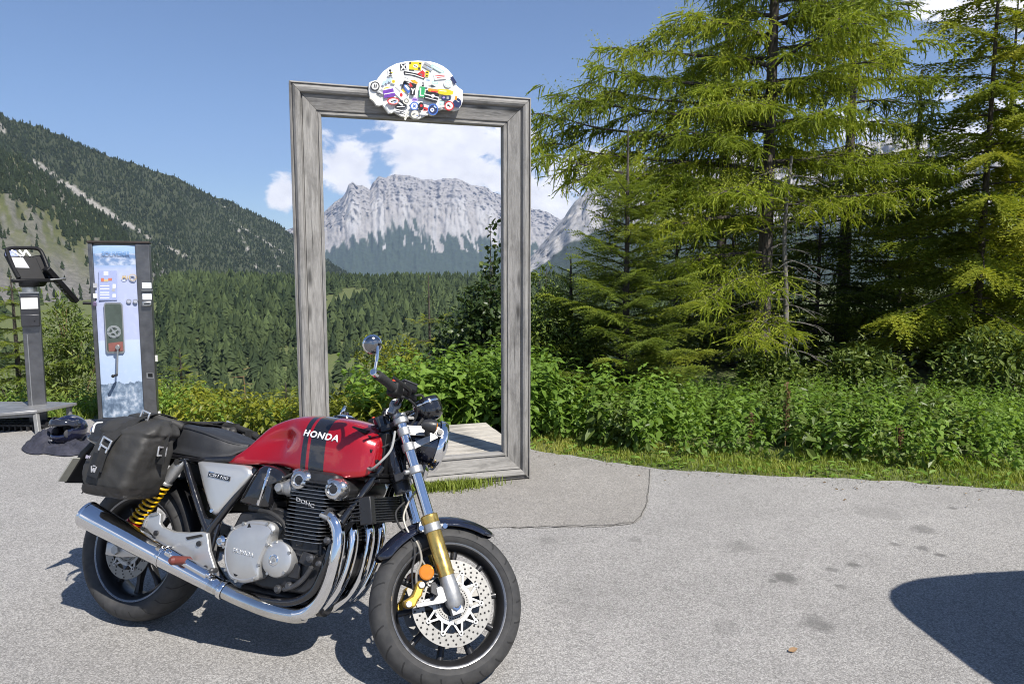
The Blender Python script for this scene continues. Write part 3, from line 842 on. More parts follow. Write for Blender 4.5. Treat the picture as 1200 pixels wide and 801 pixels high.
    put([('y', [(800, 382), (905, 385), (955, 405), (950, 435), (890, 445), (800, 425)]), ('c', rect(850, 400, 70, 8, 6))])
    put([('n', rect(880, 470, 92, 48, 0)), ('v', disc(858, 466, 14, 10)), ('s', rect(898, 470, 24, 26, 0))])
    put([('s', [(690, 350), (740, 335), (780, 360), (740, 372)]), ('d', rect(735, 352, 40, 9, 10))])
    put([('r', disc(912, 550, 48)), ('w', disc(912, 550, 36)), ('k', rect(905, 545, 26, 18, 20)), ('r', rect(918, 560, 16, 12, 10))])
    put([('n', disc(995, 520, 40, 48)), ('o', rect(980, 470, 22, 40, 10)), ('w', rect(1000, 505, 30, 6, 30))])
    put([('r', disc(350, 500, 62, 36)), ('w', disc(352, 502, 50, 26)), ('k', rect(355, 500, 60, 12, -16)), ('b', rect(372, 512, 24, 12, -16))])
    put([('w', rect(432, 440, 88, 70, 42)), ('r', disc(430, 440, 15, 20)), ('s', rect(395, 385, 70, 12, 42))])
    put([('k', [(365, 560), (420, 490), (480, 540), (470, 575), (385, 580)]), ('w', rect(425, 530, 50, 16, 36)), ('w', rect(425, 558, 80, 7, -4))])
    put([('w', rect(420, 605, 130, 26, 14)), ('k', rect(420, 604, 100, 9, 14)), ('k', rect(440, 625, 60, 7, 30))])
    put([('c', disc(482, 500, 34)), ('d', disc(482, 500, 24)), ('c', disc(482, 500, 15))])
    put([('v', [(530, 480), (570, 462), (605, 482), (590, 505), (545, 508)]), ('p', rect(566, 486, 40, 12, 10))])
    put([('b', disc(562, 552, 44)), ('w', disc(562, 552, 32)), ('b', rect(562, 552, 40, 12, 50)), ('b', rect(562, 552, 40, 12, -40))])
    put([('d', disc(568, 634, 46)), ('c', disc(568, 634, 38)), ('d', rect(560, 632, 40, 14, -20)), ('c', disc(575, 620, 10)), ('b', rect(590, 645, 14, 10, 0))])
    put([('k', disc(628, 555, 30, 42)), ('r', disc(632, 548, 14))])
    put([('r', [(655, 560), (700, 570), (695, 600), (652, 600)]), ('k', rect(668, 590, 26, 10, 20))])
    put([('b', disc(750, 585, 52, 58)), ('n', disc(750, 585, 42, 46)), ('w', disc(742, 590, 20)), ('b', disc(742, 590, 9)), ('l', rect(770, 560, 32, 12, 40))])
    put([('w', rect(655, 632, 80, 18, 8)), ('s', rect(655, 634, 60, 6, 8))])
    put([('s', rect(295, 590, 26, 74, -32)), ('w', rect(300, 590, 9, 52, -32))])
    put([('c', rect(485, 645, 20, 96, 22)), ('s', rect(489, 640, 6, 70, 22))])
    put([('k', rect(830, 572, 52, 14, -14)), ('w', rect(830, 572, 30, 5, -14))])
    put([('t', rect(836, 520, 44, 40, 10)), ('w', rect(836, 520, 26, 10, 10))])
    put([('l', rect(700, 292, 50, 20, 8)), ('d', rect(700, 292, 30, 8, 8))])
    put([('t', rect(770, 318, 60, 26, 4)), ('w', rect(770, 318, 40, 8, 4))])
    put([('w', rect(480, 270, 70, 26, 25)), ('s', rect(480, 270, 48, 8, 25))])
    put([('c', rect(165, 470, 90, 60, 30)), ('w', rect(165, 470, 60, 10, 30))])
build_frame()

# =================================================================== SOUVENIR COIN PRESS, VIEWER, STEP, HELMET, JACKET
STEEL = simple('brushed dark steel', (.16, .16, .165), .38, .85, var=.25, vscale=9, bump=.1, bscale=60)
STEEL_L = simple('brushed stainless steel', (.42, .42, .41), .36, .9, var=.15, vscale=9)
BLACK = simple('black plastic', (.007, .007, .008), .5, var=.3, Specular_IOR_Level=.3)
RUBBER = simple('black rubber', (.022, .022, .023), .75, var=.3, bump=.25)
GLASS_DARK = simple('dark glass', (.06, .08, .07), .08, 0, var=.2)

_tc = {}
def text_shape(s, size, name='text', extrude=0.0, offset=0.0, align='LEFT', shear=0.0, space=1.0):
    cu = bpy.data.curves.new(name, 'FONT'); cu.body = s; cu.size = size; cu.extrude = extrude; cu.offset = offset
    cu.align_x = align; cu.align_y = 'CENTER'; cu.shear = shear; cu.space_character = space; cu.resolution_u = 3
    ob = bpy.data.objects.new(name, cu); COL.objects.link(ob)
    dg = bpy.context.evaluated_depsgraph_get()
    me = bpy.data.meshes.new_from_object(ob.evaluated_get(dg))
    bpy.data.objects.remove(ob, do_unlink=True); bpy.data.curves.remove(cu)
    return me

def build_press():
    L, R = Vector((-4.085, 7.045, 0)), Vector((-3.60, 7.245, 0))
    e = (R - L).normalized(); ang = math.atan2(e.y, e.x); W = (R - L).length; H = 1.775
    root = empty('coin_press', L, ang)
    tag(root, 'tall souvenir coin press with pale blue mountain poster and steel sides', 'coin machine')
    Nn = Vector((-sin(ang), cos(ang), 0))
    def q(px, py, t=0.0):
        d = ray(px, py); o = L + Nn * t; k = (o - EYE).dot(Nn) / d.dot(Nn); p = EYE + d * k - L
        return Vector((p.dot(e), t, p.z))
    xl, xr = q(115, 400).x, q(164, 400).x                # poster edges
    D = .24
    MB().box((xl / 2 - .002, D / 2, H / 2), (xl, D, H)).build('side_post', STEEL, root, bevel=.006)
    MB().box(((xr + W) / 2 + .002, D / 2, H / 2), (W - xr, D, H)).build('side_post', STEEL, root, bevel=.006)
    MB().box((W / 2, D / 2, H + .012), (W + .02, D + .02, .022)).build('top_cap', simple('rusty brown steel', (.055, .045, .04), .55, .6), root, bevel=.004)
    MB().box(((xl + xr) / 2, D / 2 + .02, H / 2), (xr - xl - .004, D - .05, H - .01)).build('housing', STEEL, root)
    # poster: a slightly bowed printed sheet
    t = NT('poster print'); co = t.coord('Generated')
    sep = t.n('SeparateXYZ'); t.l(co, sep.inputs[0]); x, z = sep.outputs[0], sep.outputs[2]
    def ridge(level, amp, sc, seed):
        n = t.noise(t.coord('Generated', (sc, 0, 0), ), 1.0, 5, .6); 
        return t.math('ADD', level, t.math('MULTIPLY', t.math('SUBTRACT', n, .5), amp))
    c = t.ramp(z, [(0.0, (.50, .60, .76)), (.30, (.55, .68, .88)), (.45, (.66, .76, .90)), (.455, (.56, .61, .83)), (.80, (.56, .61, .83)), (.86, (.56, .62, .82)), (.90, (.30, .48, .76)), (1.0, (.48, .66, .86))])
    haze = t.noise(t.coord('Generated', (2, 1, 9)), 3.0, 5); c = t.mix(t.ramp(haze, [(.5, 0.0), (.75, .3)]), c, (.80, .85, .93))
    m1 = t.math('LESS_THAN', z, ridge(.955, .06, 5.0, 1)); m1b = t.math('GREATER_THAN', z, .885)
    snow = t.ramp(t.noise(t.coord('Generated', (5, 1, 26)), 1.0, 4, .5), [(.42, (.22, .34, .56)), (.6, (.66, .72, .84))])
    c = t.mix(t.math('MULTIPLY', m1, m1b), c, snow)
    m2 = t.math('LESS_THAN', z, ridge(.20, .10, 4.0, 2)); 
    rock = t.ramp(t.noise(t.coord('Generated', (6, 1, 22)), 1.0, 5, .6), [(.38, (.12, .17, .24)), (.52, (.26, .34, .44)), (.68, (.66, .71, .78))])
    c = t.mix(m2, c, rock)
    c = t.mix(1.0, c, (.72, .73, .76), 'MULTIPLY'); t.bsdf(Base_Color=c, Roughness=.3)
    secs = []
    for i in range(9):
        a = i / 8; bow = -.012 * (1 - (2 * a - 1) ** 2)
        secs.append([Vector((xl + (xr - xl) * a, .015 + bow, .06)), Vector((xl + (xr - xl) * a, .015 + bow, H - .02)), Vector((xl + (xr - xl) * a, .025 + bow, H - .02)), Vector((xl + (xr - xl) * a, .025 + bow, .06))])
    poster = MB().loft(secs).build('poster', t.m, root)
    t2 = -.006
    def flat(name, mat, pts, par=root, dz=t2, th=.005):
        return MB().prism([q(px, py, dz) for px, py in pts], (0, th, 0)).build(name, mat, par, angle=0)
    # printed panels and lettering on the poster
    P = lambda x, y: (100 + x / 6.41, 275 + y / 6.41)
    pl = simple('lilac print', (.33, .38, .60), .3, var=.03)
    flat('print_panel', pl, [P(100, 270), P(236, 270), P(238, 490), P(104, 490)], poster)
    b = MB(); red, whi, gry, yel = (simple(n, c, .4) for n, c in (('red print', (.5, .16, .10)), ('white print', (.80, .82, .85)), ('grey print', (.40, .40, .42)), ('ochre print', (.55, .42, .22))))
    def r4(x0, y0, x1, y1): return [P(x0, y0), P(x1, y0), P(x1, y1), P(x0, y1)]
    for m, rs in ((red, [(118, 325, 140, 352), (172, 325, 200, 345)]), (yel, [(140, 335, 172, 352)]), (whi, [(138, 275, 172, 305), (205, 370, 228, 400), (204, 445, 228, 470)] + [(112, y, 180, y + 7) for y in (380, 402, 430, 447, 470)] + [(280, 340, 305, 344)]), (gry, [(200, 402, 222, 425)])):
        for rr_ in rs: MB().prism([q(*p, t2 - .0015) for p in r4(*rr_)], (0, .001, 0)).build('print_block', m, poster, angle=0)
    me = text_shape('SOUVENIR', .052, 'title', .0006, .0008, 'LEFT')
    o = link('title', me, simple('blue lettering', (.16, .30, .55), .4), poster)
    o.rotation_euler = (pi / 2, 0, 0); o.location = q(*P(122, 142), t2 - .003)
    me = text_shape('MÜNZE', .034, 'heading', .0006, .0006)
    # emblems
    def ring(px, py, r, w, mat):
        c = q(px, py, t2 - .001)
        return MB().lathe([(r, -.002), (r, .002), (r - w, .002), (r - w, -.002)], c, (0, 1, 0), 24, closed=True).build('emblem', mat, poster)
    ring(155.5, 325, .034, .007, yel); ring(155.5, 325, .020, .004, gry)
    mb = MB()
    for (x0, y0, x1, y1) in ((275, 335, 283, 305), (283, 305, 291, 325), (291, 325, 299, 305), (299, 305, 307, 335), (312, 332, 320, 306)):
        a, c = q(*P(x0, y0), t2 - .001), q(*P(x1, y1), t2 - .001); mb.bar(a, c, .007, .002, (0, 1, 0))
    mb.build('emblem', yel, poster, angle=0)
    ring(151, 353, .022, .005, STEEL_L); ring(158.6, 353, .022, .005, STEEL_L)
    for px in (151, 158.6): MB().lathe([(.016, -.001), (.001, -.001)], q(px, 353, t2), (0, 1, 0), 16).build('button', simple('grey button', (.4, .42, .5), .3), poster)
    # mechanism window
    b = MB()
    wpts = [(121.5, 357), (123, 354.4), (141, 354.4), (143.5, 357), (146.2, 411), (144.5, 413.5), (126, 413.5), (124.2, 411)]
    fr = flat('window', STEEL_L, wpts, root, t2 - .010, .012)
    inner = [(122.8, 358), (124, 356), (140.4, 356), (142.2, 358), (144.8, 410), (143.2, 412), (127, 412), (125.6, 410)]
    flat('pane', GLASS_DARK, inner, fr, t2 - .0125, .003)
    wheel = MB()
    c = q(133.5, 388.5, t2 - .016)
    wheel.lathe([(.062, 0), (.062, .006), (.04, .007), (.04, 0)], c, (0, 1, 0), 28, closed=True)
    wheel.cyl(c - Vector((0, .004, 0)), c + Vector((0, .006, 0)), .016)
    for k in range(4): wheel.bar(c, c + Vector((cos(k * pi / 2 + .5) * .05, 0, sin(k * pi / 2 + .5) * .05)), .014, .006, (0, 1, 0))
    for k in range(5): a = k * 1.256 + .3; wheel.cyl(c + Vector((cos(a) * .05, -.008, sin(a) * .05)), c + Vector((cos(a) * .05, 0, sin(a) * .05)), .011, seg=12)
    wheel.build('coin_wheel', simple('grey cast metal', (.36, .38, .38), .4, .6), fr)
    flat('cover_plate', simple('red brown metal', (.30, .12, .10), .4, .4), [(127, 402), (143.8, 400), (144.8, 411), (127.5, 411.5)], fr, t2 - .0145, .002)
    # crank
    cr = empty('crank'); cr.parent = root
    hub = q(138, 406.5, -.05)
    MB().cyl(hub + Vector((0, .05, 0)), hub - Vector((0, .02, 0)), .022).build('crank_hub', STEEL_L, cr, bevel=.003)
    end = q(137.2, 439, -.06)
    MB().bar(hub, end, .016, .01, (0, 1, 0)).build('crank_arm', STEEL_L, cr, bevel=.002)
    MB().lathe([(.008, 0), (.014, .01), (.013, .06), (.016, .085), (.006, .095)], end + Vector((0, 0, 0)), (-.35, -1, 0), 14, cap=True).build('crank_grip', BLACK, cr)
    # labels, slots
    for px0, py0, px1, py1, lab, m in ((166.3, 331, 177.3, 337.5, 'label_plate', whi), (166.8, 343.6, 177.6, 351, 'label_plate', whi), (109, 331.5, 113.6, 337, 'label_plate', gry), (109.2, 343.6, 113.8, 349, 'label_plate', whi)):
        flat(lab, m, [(px0, py0), (px1, py0 + .3), (px1 + .3, py1), (px0 + .3, py1)], root, -.004, .004)
    MB().box(q(172.6, 340, -.012), (.10, .03, .008)).build('ledge', STEEL_L, root)
    MB().box(q(172.2, 355.8, -.02), (.085, .04, .05)).build('coin_slot', STEEL_L, root, bevel=.01)
    MB().box(q(172.2, 355.8, -.042), (.05, .006, .008)).build('slot_mouth', BLACK, root)
    fr2 = flat('outlet', STEEL_L, [(171.5, 436.8), (180, 437), (180.3, 443), (171.8, 442.8)], root, -.006, .008)
    flat('outlet_mouth', BLACK, [(173.2, 437.4), (178.8, 437.5), (179, 441.8), (173.5, 441.6)], fr2, -.008, .003)
    MB().box(q(111, 356, -.015), (.03, .03, .045)).build('coin_slot', simple('violet metal', (.16, .12, .20), .4, .4), root, bevel=.006)
    MB().cyl(q(110, 355.5, .03), q(97, 355, .03), .014).build('side_handle', BLACK, root)
    MB().box((W + .012, .10, q(183, 421).z), (.02, .04, .06)).build('hinge', simple('white hinge', (.7, .7, .68), .4), root)
    MB().box((W + .012, .10, q(184.5, 487).z), (.02, .04, .05)).build('hinge', simple('white hinge', (.7, .7, .68), .4), root)
    bpy.data.meshes.remove(me)
build_press()

def build_viewer():
    c = Vector((-4.66, 7.02, 0)); root = empty('panorama_viewer', c, radians(30))
    tag(root, 'black panorama viewer with swivel head on a square steel post', 'viewer')
    H = 1.30
    MB().box((0, 0, H / 2), (.15, .13, H)).build('post', STEEL, root, bevel=.006)
    MB().box((-.04, -.069, .45), (.007, .008, .9)).build('seam', STEEL_L, root)
    MB().box((-.003, -.075, H - .13), (.155, .02, .20)).build('coin_plate', simple('graphite metal', (.06, .06, .065), .4, .6), root, bevel=.004)
    MB().box((-.003, -.0865, H - .10), (.135, .004, .105)).build('label_plate', simple('printed label', (.74, .74, .70), .5, var=.06, vscale=60), root)
    b = MB().box((-.003, -.092, H - .262), (.15, .055, .115)); b.build('coin_box', simple('graphite metal', (.06, .06, .065), .4, .6), root, bevel=.006)
    MB().cyl((.03, -.121, H - .27), (.03, -.115, H - .27), .007).build('lock', BLACK, root)
    MB().box((-.003, -.08, H + .002), (.165, .02, .012)).build('visor_lip', STEEL_L, root)
    MB().cyl((0, 0, H), (0, 0, H + .07), .062, seg=24).build('neck', STEEL_L, root)
    MB().lathe([(.075, 0), (.085, .015), (.085, .05), (.06, .06)], (0, 0, H + .055), (0, 0, 1), 24, cap=True).build('swivel', BLACK, root)
    # swivelling head: a leaning tablet in a hoop of tube, long lens box behind
    M = Matrix.Translation((.05, 0, H + .115)) @ Matrix.Rotation(radians(22), 4, 'Z')
    hd = empty('head'); hd.parent = root; hd.matrix_local = M
    lean = Matrix.Rotation(radians(-24), 3, 'X')
    def T(x, y, z): return lean @ Vector((x, y, z))
    hoop = [T(-.13, 0, .03), T(-.155, 0, .13), T(-.175, 0, .29), T(-.155, 0, .335), T(.0, 0, .345), T(.09, 0, .335), T(.12, 0, .28), T(.14, 0, .12), T(.14, 0, .02)]
    MB().tube(hoop, .018, 10).build('hoop', BLACK, hd)
    MB().prism([T(-.14, .01, .02), T(.10, .01, .02), T(.06, .01, .25), T(-.19, .01, .31), T(-.2, .01, .28)], T(0, .03, 0)).build('display_case', BLACK, hd, bevel=.006)
    MB().prism([T(-.155, .004, .14), T(-.02, .004, .135), T(-.055, .004, .245), T(-.18, .004, .25)], T(0, .004, 0)).build('instruction_card', simple('grey card', (.45, .45, .47), .5, vscale=90, var=.2), hd, angle=0)
    pic = MB().prism([T(-.195, .003, .262), T(-.09, .003, .258), T(-.10, .003, .325), T(-.19, .003, .327)], T(0, .005, 0)).build('picture_card', simple('blue and white print', (.26, .30, .55), .35, vscale=30, var=.7), hd, angle=0)
    k = MB()
    for a, b_ in (((-.14, .32), (-.07, .255)), ((-.06, .255), (-.02, .32)), ((-.02, .32), (.01, .26)), ((-.075, .32), (-.045, .26))): k.bar(T(a[0], -.002, a[1]), T(b_[0], -.002, b_[1]), .016, .006, (0, 1, 0))
    k.build('picture_lettering', simple('white lettering', (.8, .8, .8), .4), hd, angle=0)
    MB().prism([T(.06, .03, .02), T(.15, .03, .03), T(.13, .03, .30), T(.03, .03, .28)], T(0, .16, -.02)).build('optics_case', BLACK, hd, bevel=.02)
    MB().bar((-.20, -.01, .0), (.18, .01, .0), .05, .035).build('crossbar', BLACK, hd, bevel=.008)
    MB().cyl((.12, -.03, .005), (.26, -.02, .015), .011).build('steel_pin', STEEL_L, hd)
    a, d = Vector((.10, .0, .12)), Vector((.37, .05, -.22))
    arm = MB().bar(a, d, .05, .095, (0, -1, .1)).build('lens_arm', BLACK, hd, bevel=.01)
    for i in range(3):
        p = a + (d - a) * (.42 + .14 * i); n = (d - a).cross(Vector((0, 0, 1))).normalized()
        MB().lathe([(.022, 0), (.022, .006), (.013, .006), (.013, 0)], p + Vector((-.03, -.032, .0)), (-.2, -1, .05), 14, closed=True).build('stud', simple('worn black paint', (.03, .03, .03), .3), arm)
build_viewer()

def build_step():
    root = empty('step_platform', (-4.9, 6.66, 0))
    tag(root, 'low grey metal step with a thin tapered tread beside the viewer', 'step')
    z = 0.275
    top = [at_y(-40, 484.5, 6.7), at_y(43, 480.5, 6.7)]
    z = top[1].z
    A = [on_ground(-60, 486, z), on_ground(0, 484, z), on_ground(43, 480.5, z), on_ground(90, 471.5, z), on_ground(60, 470.2, z), on_ground(0, 470.2, z), on_ground(-60, 470.4, z)]
    A = [p - Vector((-4.9, 6.66, 0)) for p in A]
    MB().prism(A, (0, 0, -.028)).build('tread', simple('galvanised sheet', (.36, .36, .36), .45, .7, var=.2, vscale=6), root, bevel=.004)
    g = simple('grey painted steel', (.24, .24, .235), .5, .2)
    f = on_ground(44, 509.5) - Vector((-4.9, 6.66, 0))
    top = A[2] + Vector((-.03, .03, -.028))
    f = Vector((f.x - .01, f.y + .03, 0))
    MB().bar(Vector((top.x, top.y, top.z)), f, .04, .04, (0, 1, 0)).build('leg', g, root, bevel=.004)
    b2 = Vector((f.x + .02, f.y + .45, 0)); t2 = Vector((b2.x, b2.y, A[3].z - .03))
    MB().bar(t2, b2, .04, .04, (0, 1, 0)).build('leg', g, root, bevel=.004)
    MB().bar(f + Vector((0, 0, .015)), b2 + Vector((0, 0, .015)), .035, .03).build('foot_rail', g, root)
    MB().bar(A[0] + Vector((0, .03, -.045)), top + Vector((0, 0, -.02)), .03, .035).build('edge_rail', g, root)
    # dark grating hung below
    b = MB(); p0 = f + Vector((-.8, .12, .02)); w = Vector((.78, .0, 0))
    for i in range(15):
        a = p0 + w * (i / 14); b.bar(a, a + Vector((0.02, .36, .0)), .012, .05)
    for k in range(4): b.bar(p0 + Vector((0, .02 + .11 * k, .03)), p0 + w + Vector((0, .02 + .11 * k, .03)), .008, .02)
    b.build('grating', simple('dark grating', (.03, .03, .032), .6, .3), root)
build_step()

def build_helmet():
    p = on_ground(78, 519, .05)
    root = empty('motorcycle_helmet', (p.x, p.y + .05, .035), radians(-28)); root.scale = (.9, .9, .9)
    tag(root, 'dark blue full face helmet with open visor lying on the jacket', 'helmet')
    shell = simple('midnight blue gloss paint', (.006, .008, .028), .14, .0, var=.3, coat=1.0)
    dk = simple('dark helmet lining', (.03, .03, .034), .85, bump=.3)
    # shell: egg loft with a face opening toward -y
    nu, nv = 30, 18; V = []; F = []
    def pt(u, v):
        th = -pi + 2 * pi * u / nu; ph = -.50 * pi + .06 + (pi - .06) * v / nv
        r = .132; x = r * cos(ph) * sin(th); y = -.165 * cos(ph) * cos(th); z = .135 + .142 * sin(ph)
        if z < .13: x *= 1 - .10 * (.13 - z) / .13; 
        if y < 0 and z < .11: y *= 1.10
        return (x, y, z)
    for v in range(nv + 1):
        for u in range(nu): V.append(pt(u, v))
    for v in range(nv):
        for u in range(nu):
            c = pt(u + .5, v + .5)
            if c[1] < -.02 and .105 < c[2] < .205 and abs(c[0]) < .118: continue
            F.append((v * nu + u, v * nu + (u + 1) % nu, (v + 1) * nu + (u + 1) % nu, (v + 1) * nu + u))
    b = MB(); b.add(V, F); o = b.build('shell', shell, root, angle=60)
    md = o.modifiers.new('th', 'SOLIDIFY'); md.thickness = .012; md.offset = -1
    b = MB(); b.ball((0, .055, .14), .108, 20, 12, sc=(1.02, .85, 1.1)); o = b.build('lining', simple('black helmet lining', (.008, .008, .009), .95), root, angle=80)
    for s in (-1, 1): MB().ball((s * .098, -.075, .12), .034, 12, 8, sc=(.4, 1.1, 1.2)).build('cheek_pad', simple('grey helmet padding', (.05, .05, .055), .9), root, angle=80)
    # raised visor
    secs = []
    for i in range(17):
        th = radians(-100 + 200 * i / 16)
        row = []
        for z, r in ((.205, .145), (.225, .141), (.25, .128), (.262, .115)):
            row.append(Vector((r * 1.02 * sin(th), -r * 1.22 * cos(th) * .99, z + .02 * (abs(th) > 1.2) * -1)))
        secs.append(row)
    o = MB().loft(secs, closed=False, cap=False).build('visor', simple('smoked visor', (.02, .022, .03), .06, 0, coat=.5), root, angle=60)
    md = o.modifiers.new('th', 'SOLIDIFY'); md.thickness = .003
    for s in (-1, 1): MB().cyl((s * .128, -.02, .19), (s * .141, -.02, .19), .022).build('visor_pivot', BLACK, root, bevel=.003)
    MB().box((0, -.182, .07), (.05, .012, .016)).build('chin_vent', simple('grey plastic', (.2, .2, .21), .4), root, bevel=.003)
    MB().ball((-.105, .03, .18), .03, 10, 8, sc=(.4, 1, .7)).build('emblem', simple('red emblem', (.35, .02, .06), .3), root)
    MB().ball((0, -.115, .245), .035, 10, 8, sc=(1.2, .8, .35)).build('top_vent', simple('silver plastic', (.35, .36, .42), .3), root)
    MB().lathe([(.098, 0), (.104, .02), (.108, .04)], (0, 0, .008), (0, 0, 1), 26).build('neck_roll', RUBBER, root)
build_helmet()

def build_jacket():
    # a folded cloth: pillowy sheet with creases, its outline taken on the ground
    outline = [(25, 524), (30, 519), (40, 516), (52, 513.5), (66, 512), (80, 511.5), (95, 510), (112, 510), (120, 514), (116, 528), (105, 532.5), (92, 531.5), (80, 533), (64, 532), (52, 530), (44, 531), (34, 530), (28, 527.5)]
    P = [on_ground(x, y, .015).xy for x, y in outline]
    cx = sum(p.x for p in P) / len(P); cy_ = sum(p.y for p in P) / len(P)
    A = np.array([(p.x - cx, p.y - cy_) for p in catmull([(p.x, p.y, 0) for p in P], 6, True)])
    n = len(A); rings = np.linspace(1, 0.0, 18); V = []
    for i, s in enumerate(rings):
        x, y = A[:, 0] * s, A[:, 1] * s
        ed = np.sqrt(np.clip(1 - s ** 2.2, 0, 1))
        fold = fbm(x * 3 + y * 7, y * 6 - x * 2, oct=3, seed=201, ridged=True)
        z = .006 + ed * (.05 + .13 * fold) * np.clip(1.2 - .5 * s, 0, 1)
        V.append(np.stack([x, y, z], 1))
    V = np.vstack(V); i, k = np.meshgrid(np.arange(len(rings) - 1), np.arange(n), indexing='ij')
    F = np.stack([i * n + k, i * n + (k + 1) % n, (i + 1) * n + (k + 1) % n, (i + 1) * n + k], -1).reshape(-1, 4)
    o = np_mesh('riding_jacket', V, F, mats=[simple('navy textile', (.030, .031, .046), .8, var=.35, vscale=30, bump=.4, bscale=400)], smooth=True)
    o.location = (cx, cy_, .002)
    tag(o, 'dark navy riding jacket spread flat on the asphalt under the helmet', 'jacket')
build_jacket()

# =================================================================== THE MOTORCYCLE
# bike space: x forward from the rear axle, y to the rider's left, z up from the ground
BX0, BY0, BPHI, BLEAN, BSTEER, BRAKE = -1.6784, 3.0656, 0.3462, 0.2922, 0.7065, radians(26)
BIKE_M = Matrix.Translation((BX0, BY0, 0.0042)) @ Matrix.Rotation(-BPHI, 4, 'Z') @ Matrix.Rotation(0.0066, 4, 'Y') @ Matrix.Rotation(-BLEAN, 4, 'X')
WB, RF, RR = 1.485, 0.300, 0.315
ST_AX = Vector((-sin(BRAKE), 0, cos(BRAKE))); ST_P = Vector((WB + .099, 0, 0))
STEER = Matrix.Translation(ST_P) @ Matrix.Rotation(BSTEER, 4, ST_AX) @ Matrix.Translation(-ST_P)
def _plane(M):
    I = M.inverted(); o = I @ EYE; R3 = I.to_3x3()
    def at(px, py, y):
        r = R3 @ ray(px, py); return o + r * ((y - o.y) / r.y)
    return at
B = _plane(BIKE_M)                    # a measured point of the photograph, on the bike's own lengthwise plane y
BS = _plane(BIKE_M @ STEER)           # the same for what turns with the bars
V3 = Vector

RED = NT('candy red paint')
def _red():
    t = RED; co = t.coord()
    n = t.noise(co, 900, 2)
    c = t.ramp(n, [(.3, (.32, .002, .008)), (.7, (.40, .005, .013))])
    # black stripes painted round the tank
    s = t.n('SeparateXYZ'); t.l(co, s.inputs[0])
    x = t.math('ADD', s.outputs[0], t.math('MULTIPLY', t.math('SUBTRACT', s.outputs[2], .80), .06))
    def band(a, b):
        return t.math('MULTIPLY', t.math('GREATER_THAN', x, a), t.math('LESS_THAN', x, b))
    m = t.math('ADD', band(.850, .876), band(.890, .962))
    c = t.mix(m, c, (.012, .012, .014))
    b = t.bsdf(Base_Color=c, Roughness=.25, Metallic=.35)
    t.l(t.math('SUBTRACT', .35, t.math('MULTIPLY', m, .35)), b.inputs['Metallic'])
    t.set(b, Coat_Weight=1.0, Coat_Roughness=.025)
_red(); RED = RED.m
CHROME = simple('chrome', (.78, .78, .79), .06, 1.0, var=.03, rvar=.02)
CHROME_W = simple('heat tinted chrome', (.66, .645, .62), .13, 1.0, var=.12, vscale=7, rvar=.05)
SILVER = simple('silver engine paint', (.52, .52, .515), .36, .7, var=.04, rvar=.03)
SILVER_P = simple('silver metallic paint', (.56, .565, .56), .33, .65, var=.01, rvar=.01, coat=.5)
ALU = simple('cast aluminium', (.40, .40, .395), .50, .85, var=.12, vscale=40)
GUN = simple('gunmetal', (.10, .10, .105), .42, .7, var=.3, vscale=40)
GOLD = simple('gold anodised', (.60, .41, .12), .30, .9, var=.06)
GOLD2 = simple('gold brake caliper', (.58, .36, .06), .38, .7, var=.1)
FRAME_BLK = simple('gloss black enamel', (.010, .010, .012), .14, 0, var=.2, coat=.8)
ENG_BLK = simple('black engine enamel', (.022, .022, .024), .40, .1, var=.3, vscale=30, bump=.1)
FIN_EDGE = simple('polished fin edge', (.30, .30, .30), .35, .9)
SEATM = simple('black seat vinyl', (.020, .021, .024), .55, 0, var=.2, bump=.3, bscale=700)
DARKBLUE = simple('graphite black gloss', (.012, .014, .026), .10, .2, var=.1, coat=1.0)
RIMM = simple('satin black rim', (.025, .025, .027), .35, .4, var=.15)
RIM_GLINT = simple('rim edge glint', (.22, .22, .225), .3, .8, var=.1)  # sun glint on the black rim, put into the edge colour
DISCM = simple('brushed disc steel', (.22, .216, .205), .48, .9, var=.12, vscale=50)
HOLE = simple('drilled hole', (.01, .01, .01), .8)
AMBER = simple('amber lens', (.50, .16, .008), .15, 0, coat=.6)
REDLENS = simple('red lens', (.45, .01, .01), .15, 0, coat=.6)
YELLOW = simple('yellow spring', (.75, .42, .01), .35, 0, coat=.4)
LETTER = simple('silver letters', (.72, .72, .72), .25, .6)
def mat_tyre():
    t = NT('tyre rubber'); co = t.coord()
    s = t.n('SeparateXYZ'); t.l(co, s.inputs[0])
    ang = t.math('ARCTAN2', s.outputs[2], s.outputs[0])
    r = t.math('POWER', t.math('ADD', t.math('MULTIPLY', s.outputs[0], s.outputs[0]), t.math('MULTIPLY', s.outputs[2], s.outputs[2])), .5)
    ay = t.math('ABSOLUTE', s.outputs[1])
    ph = t.math('FRACT', t.math('ADD', t.math('MULTIPLY', ang, 22 / (2 * pi)), t.math('MULTIPLY', ay, 9.0)))
    line = t.math('LESS_THAN', ph, .085)
    out = t.math('MULTIPLY', line, t.math('MULTIPLY', t.math('GREATER_THAN', r, .262), t.math('GREATER_THAN', ay, .012)))
    n = t.noise(co, 30, 5)
    c = t.ramp(n, [(.3, (.026, .026, .027)), (.7, (.048, .047, .046))])
    c = t.mix(t.math('MULTIPLY', out, .85), c, (.008, .008, .008))
    t.bsdf(Base_Color=c, Roughness=.72)
    t.bump(t.math('ADD', t.math('MULTIPLY', out, -1.0), t.math('MULTIPLY', t.noise(co, 250, 3), .05)), .6, .006)
    return t.m
TYRE = mat_tyre()

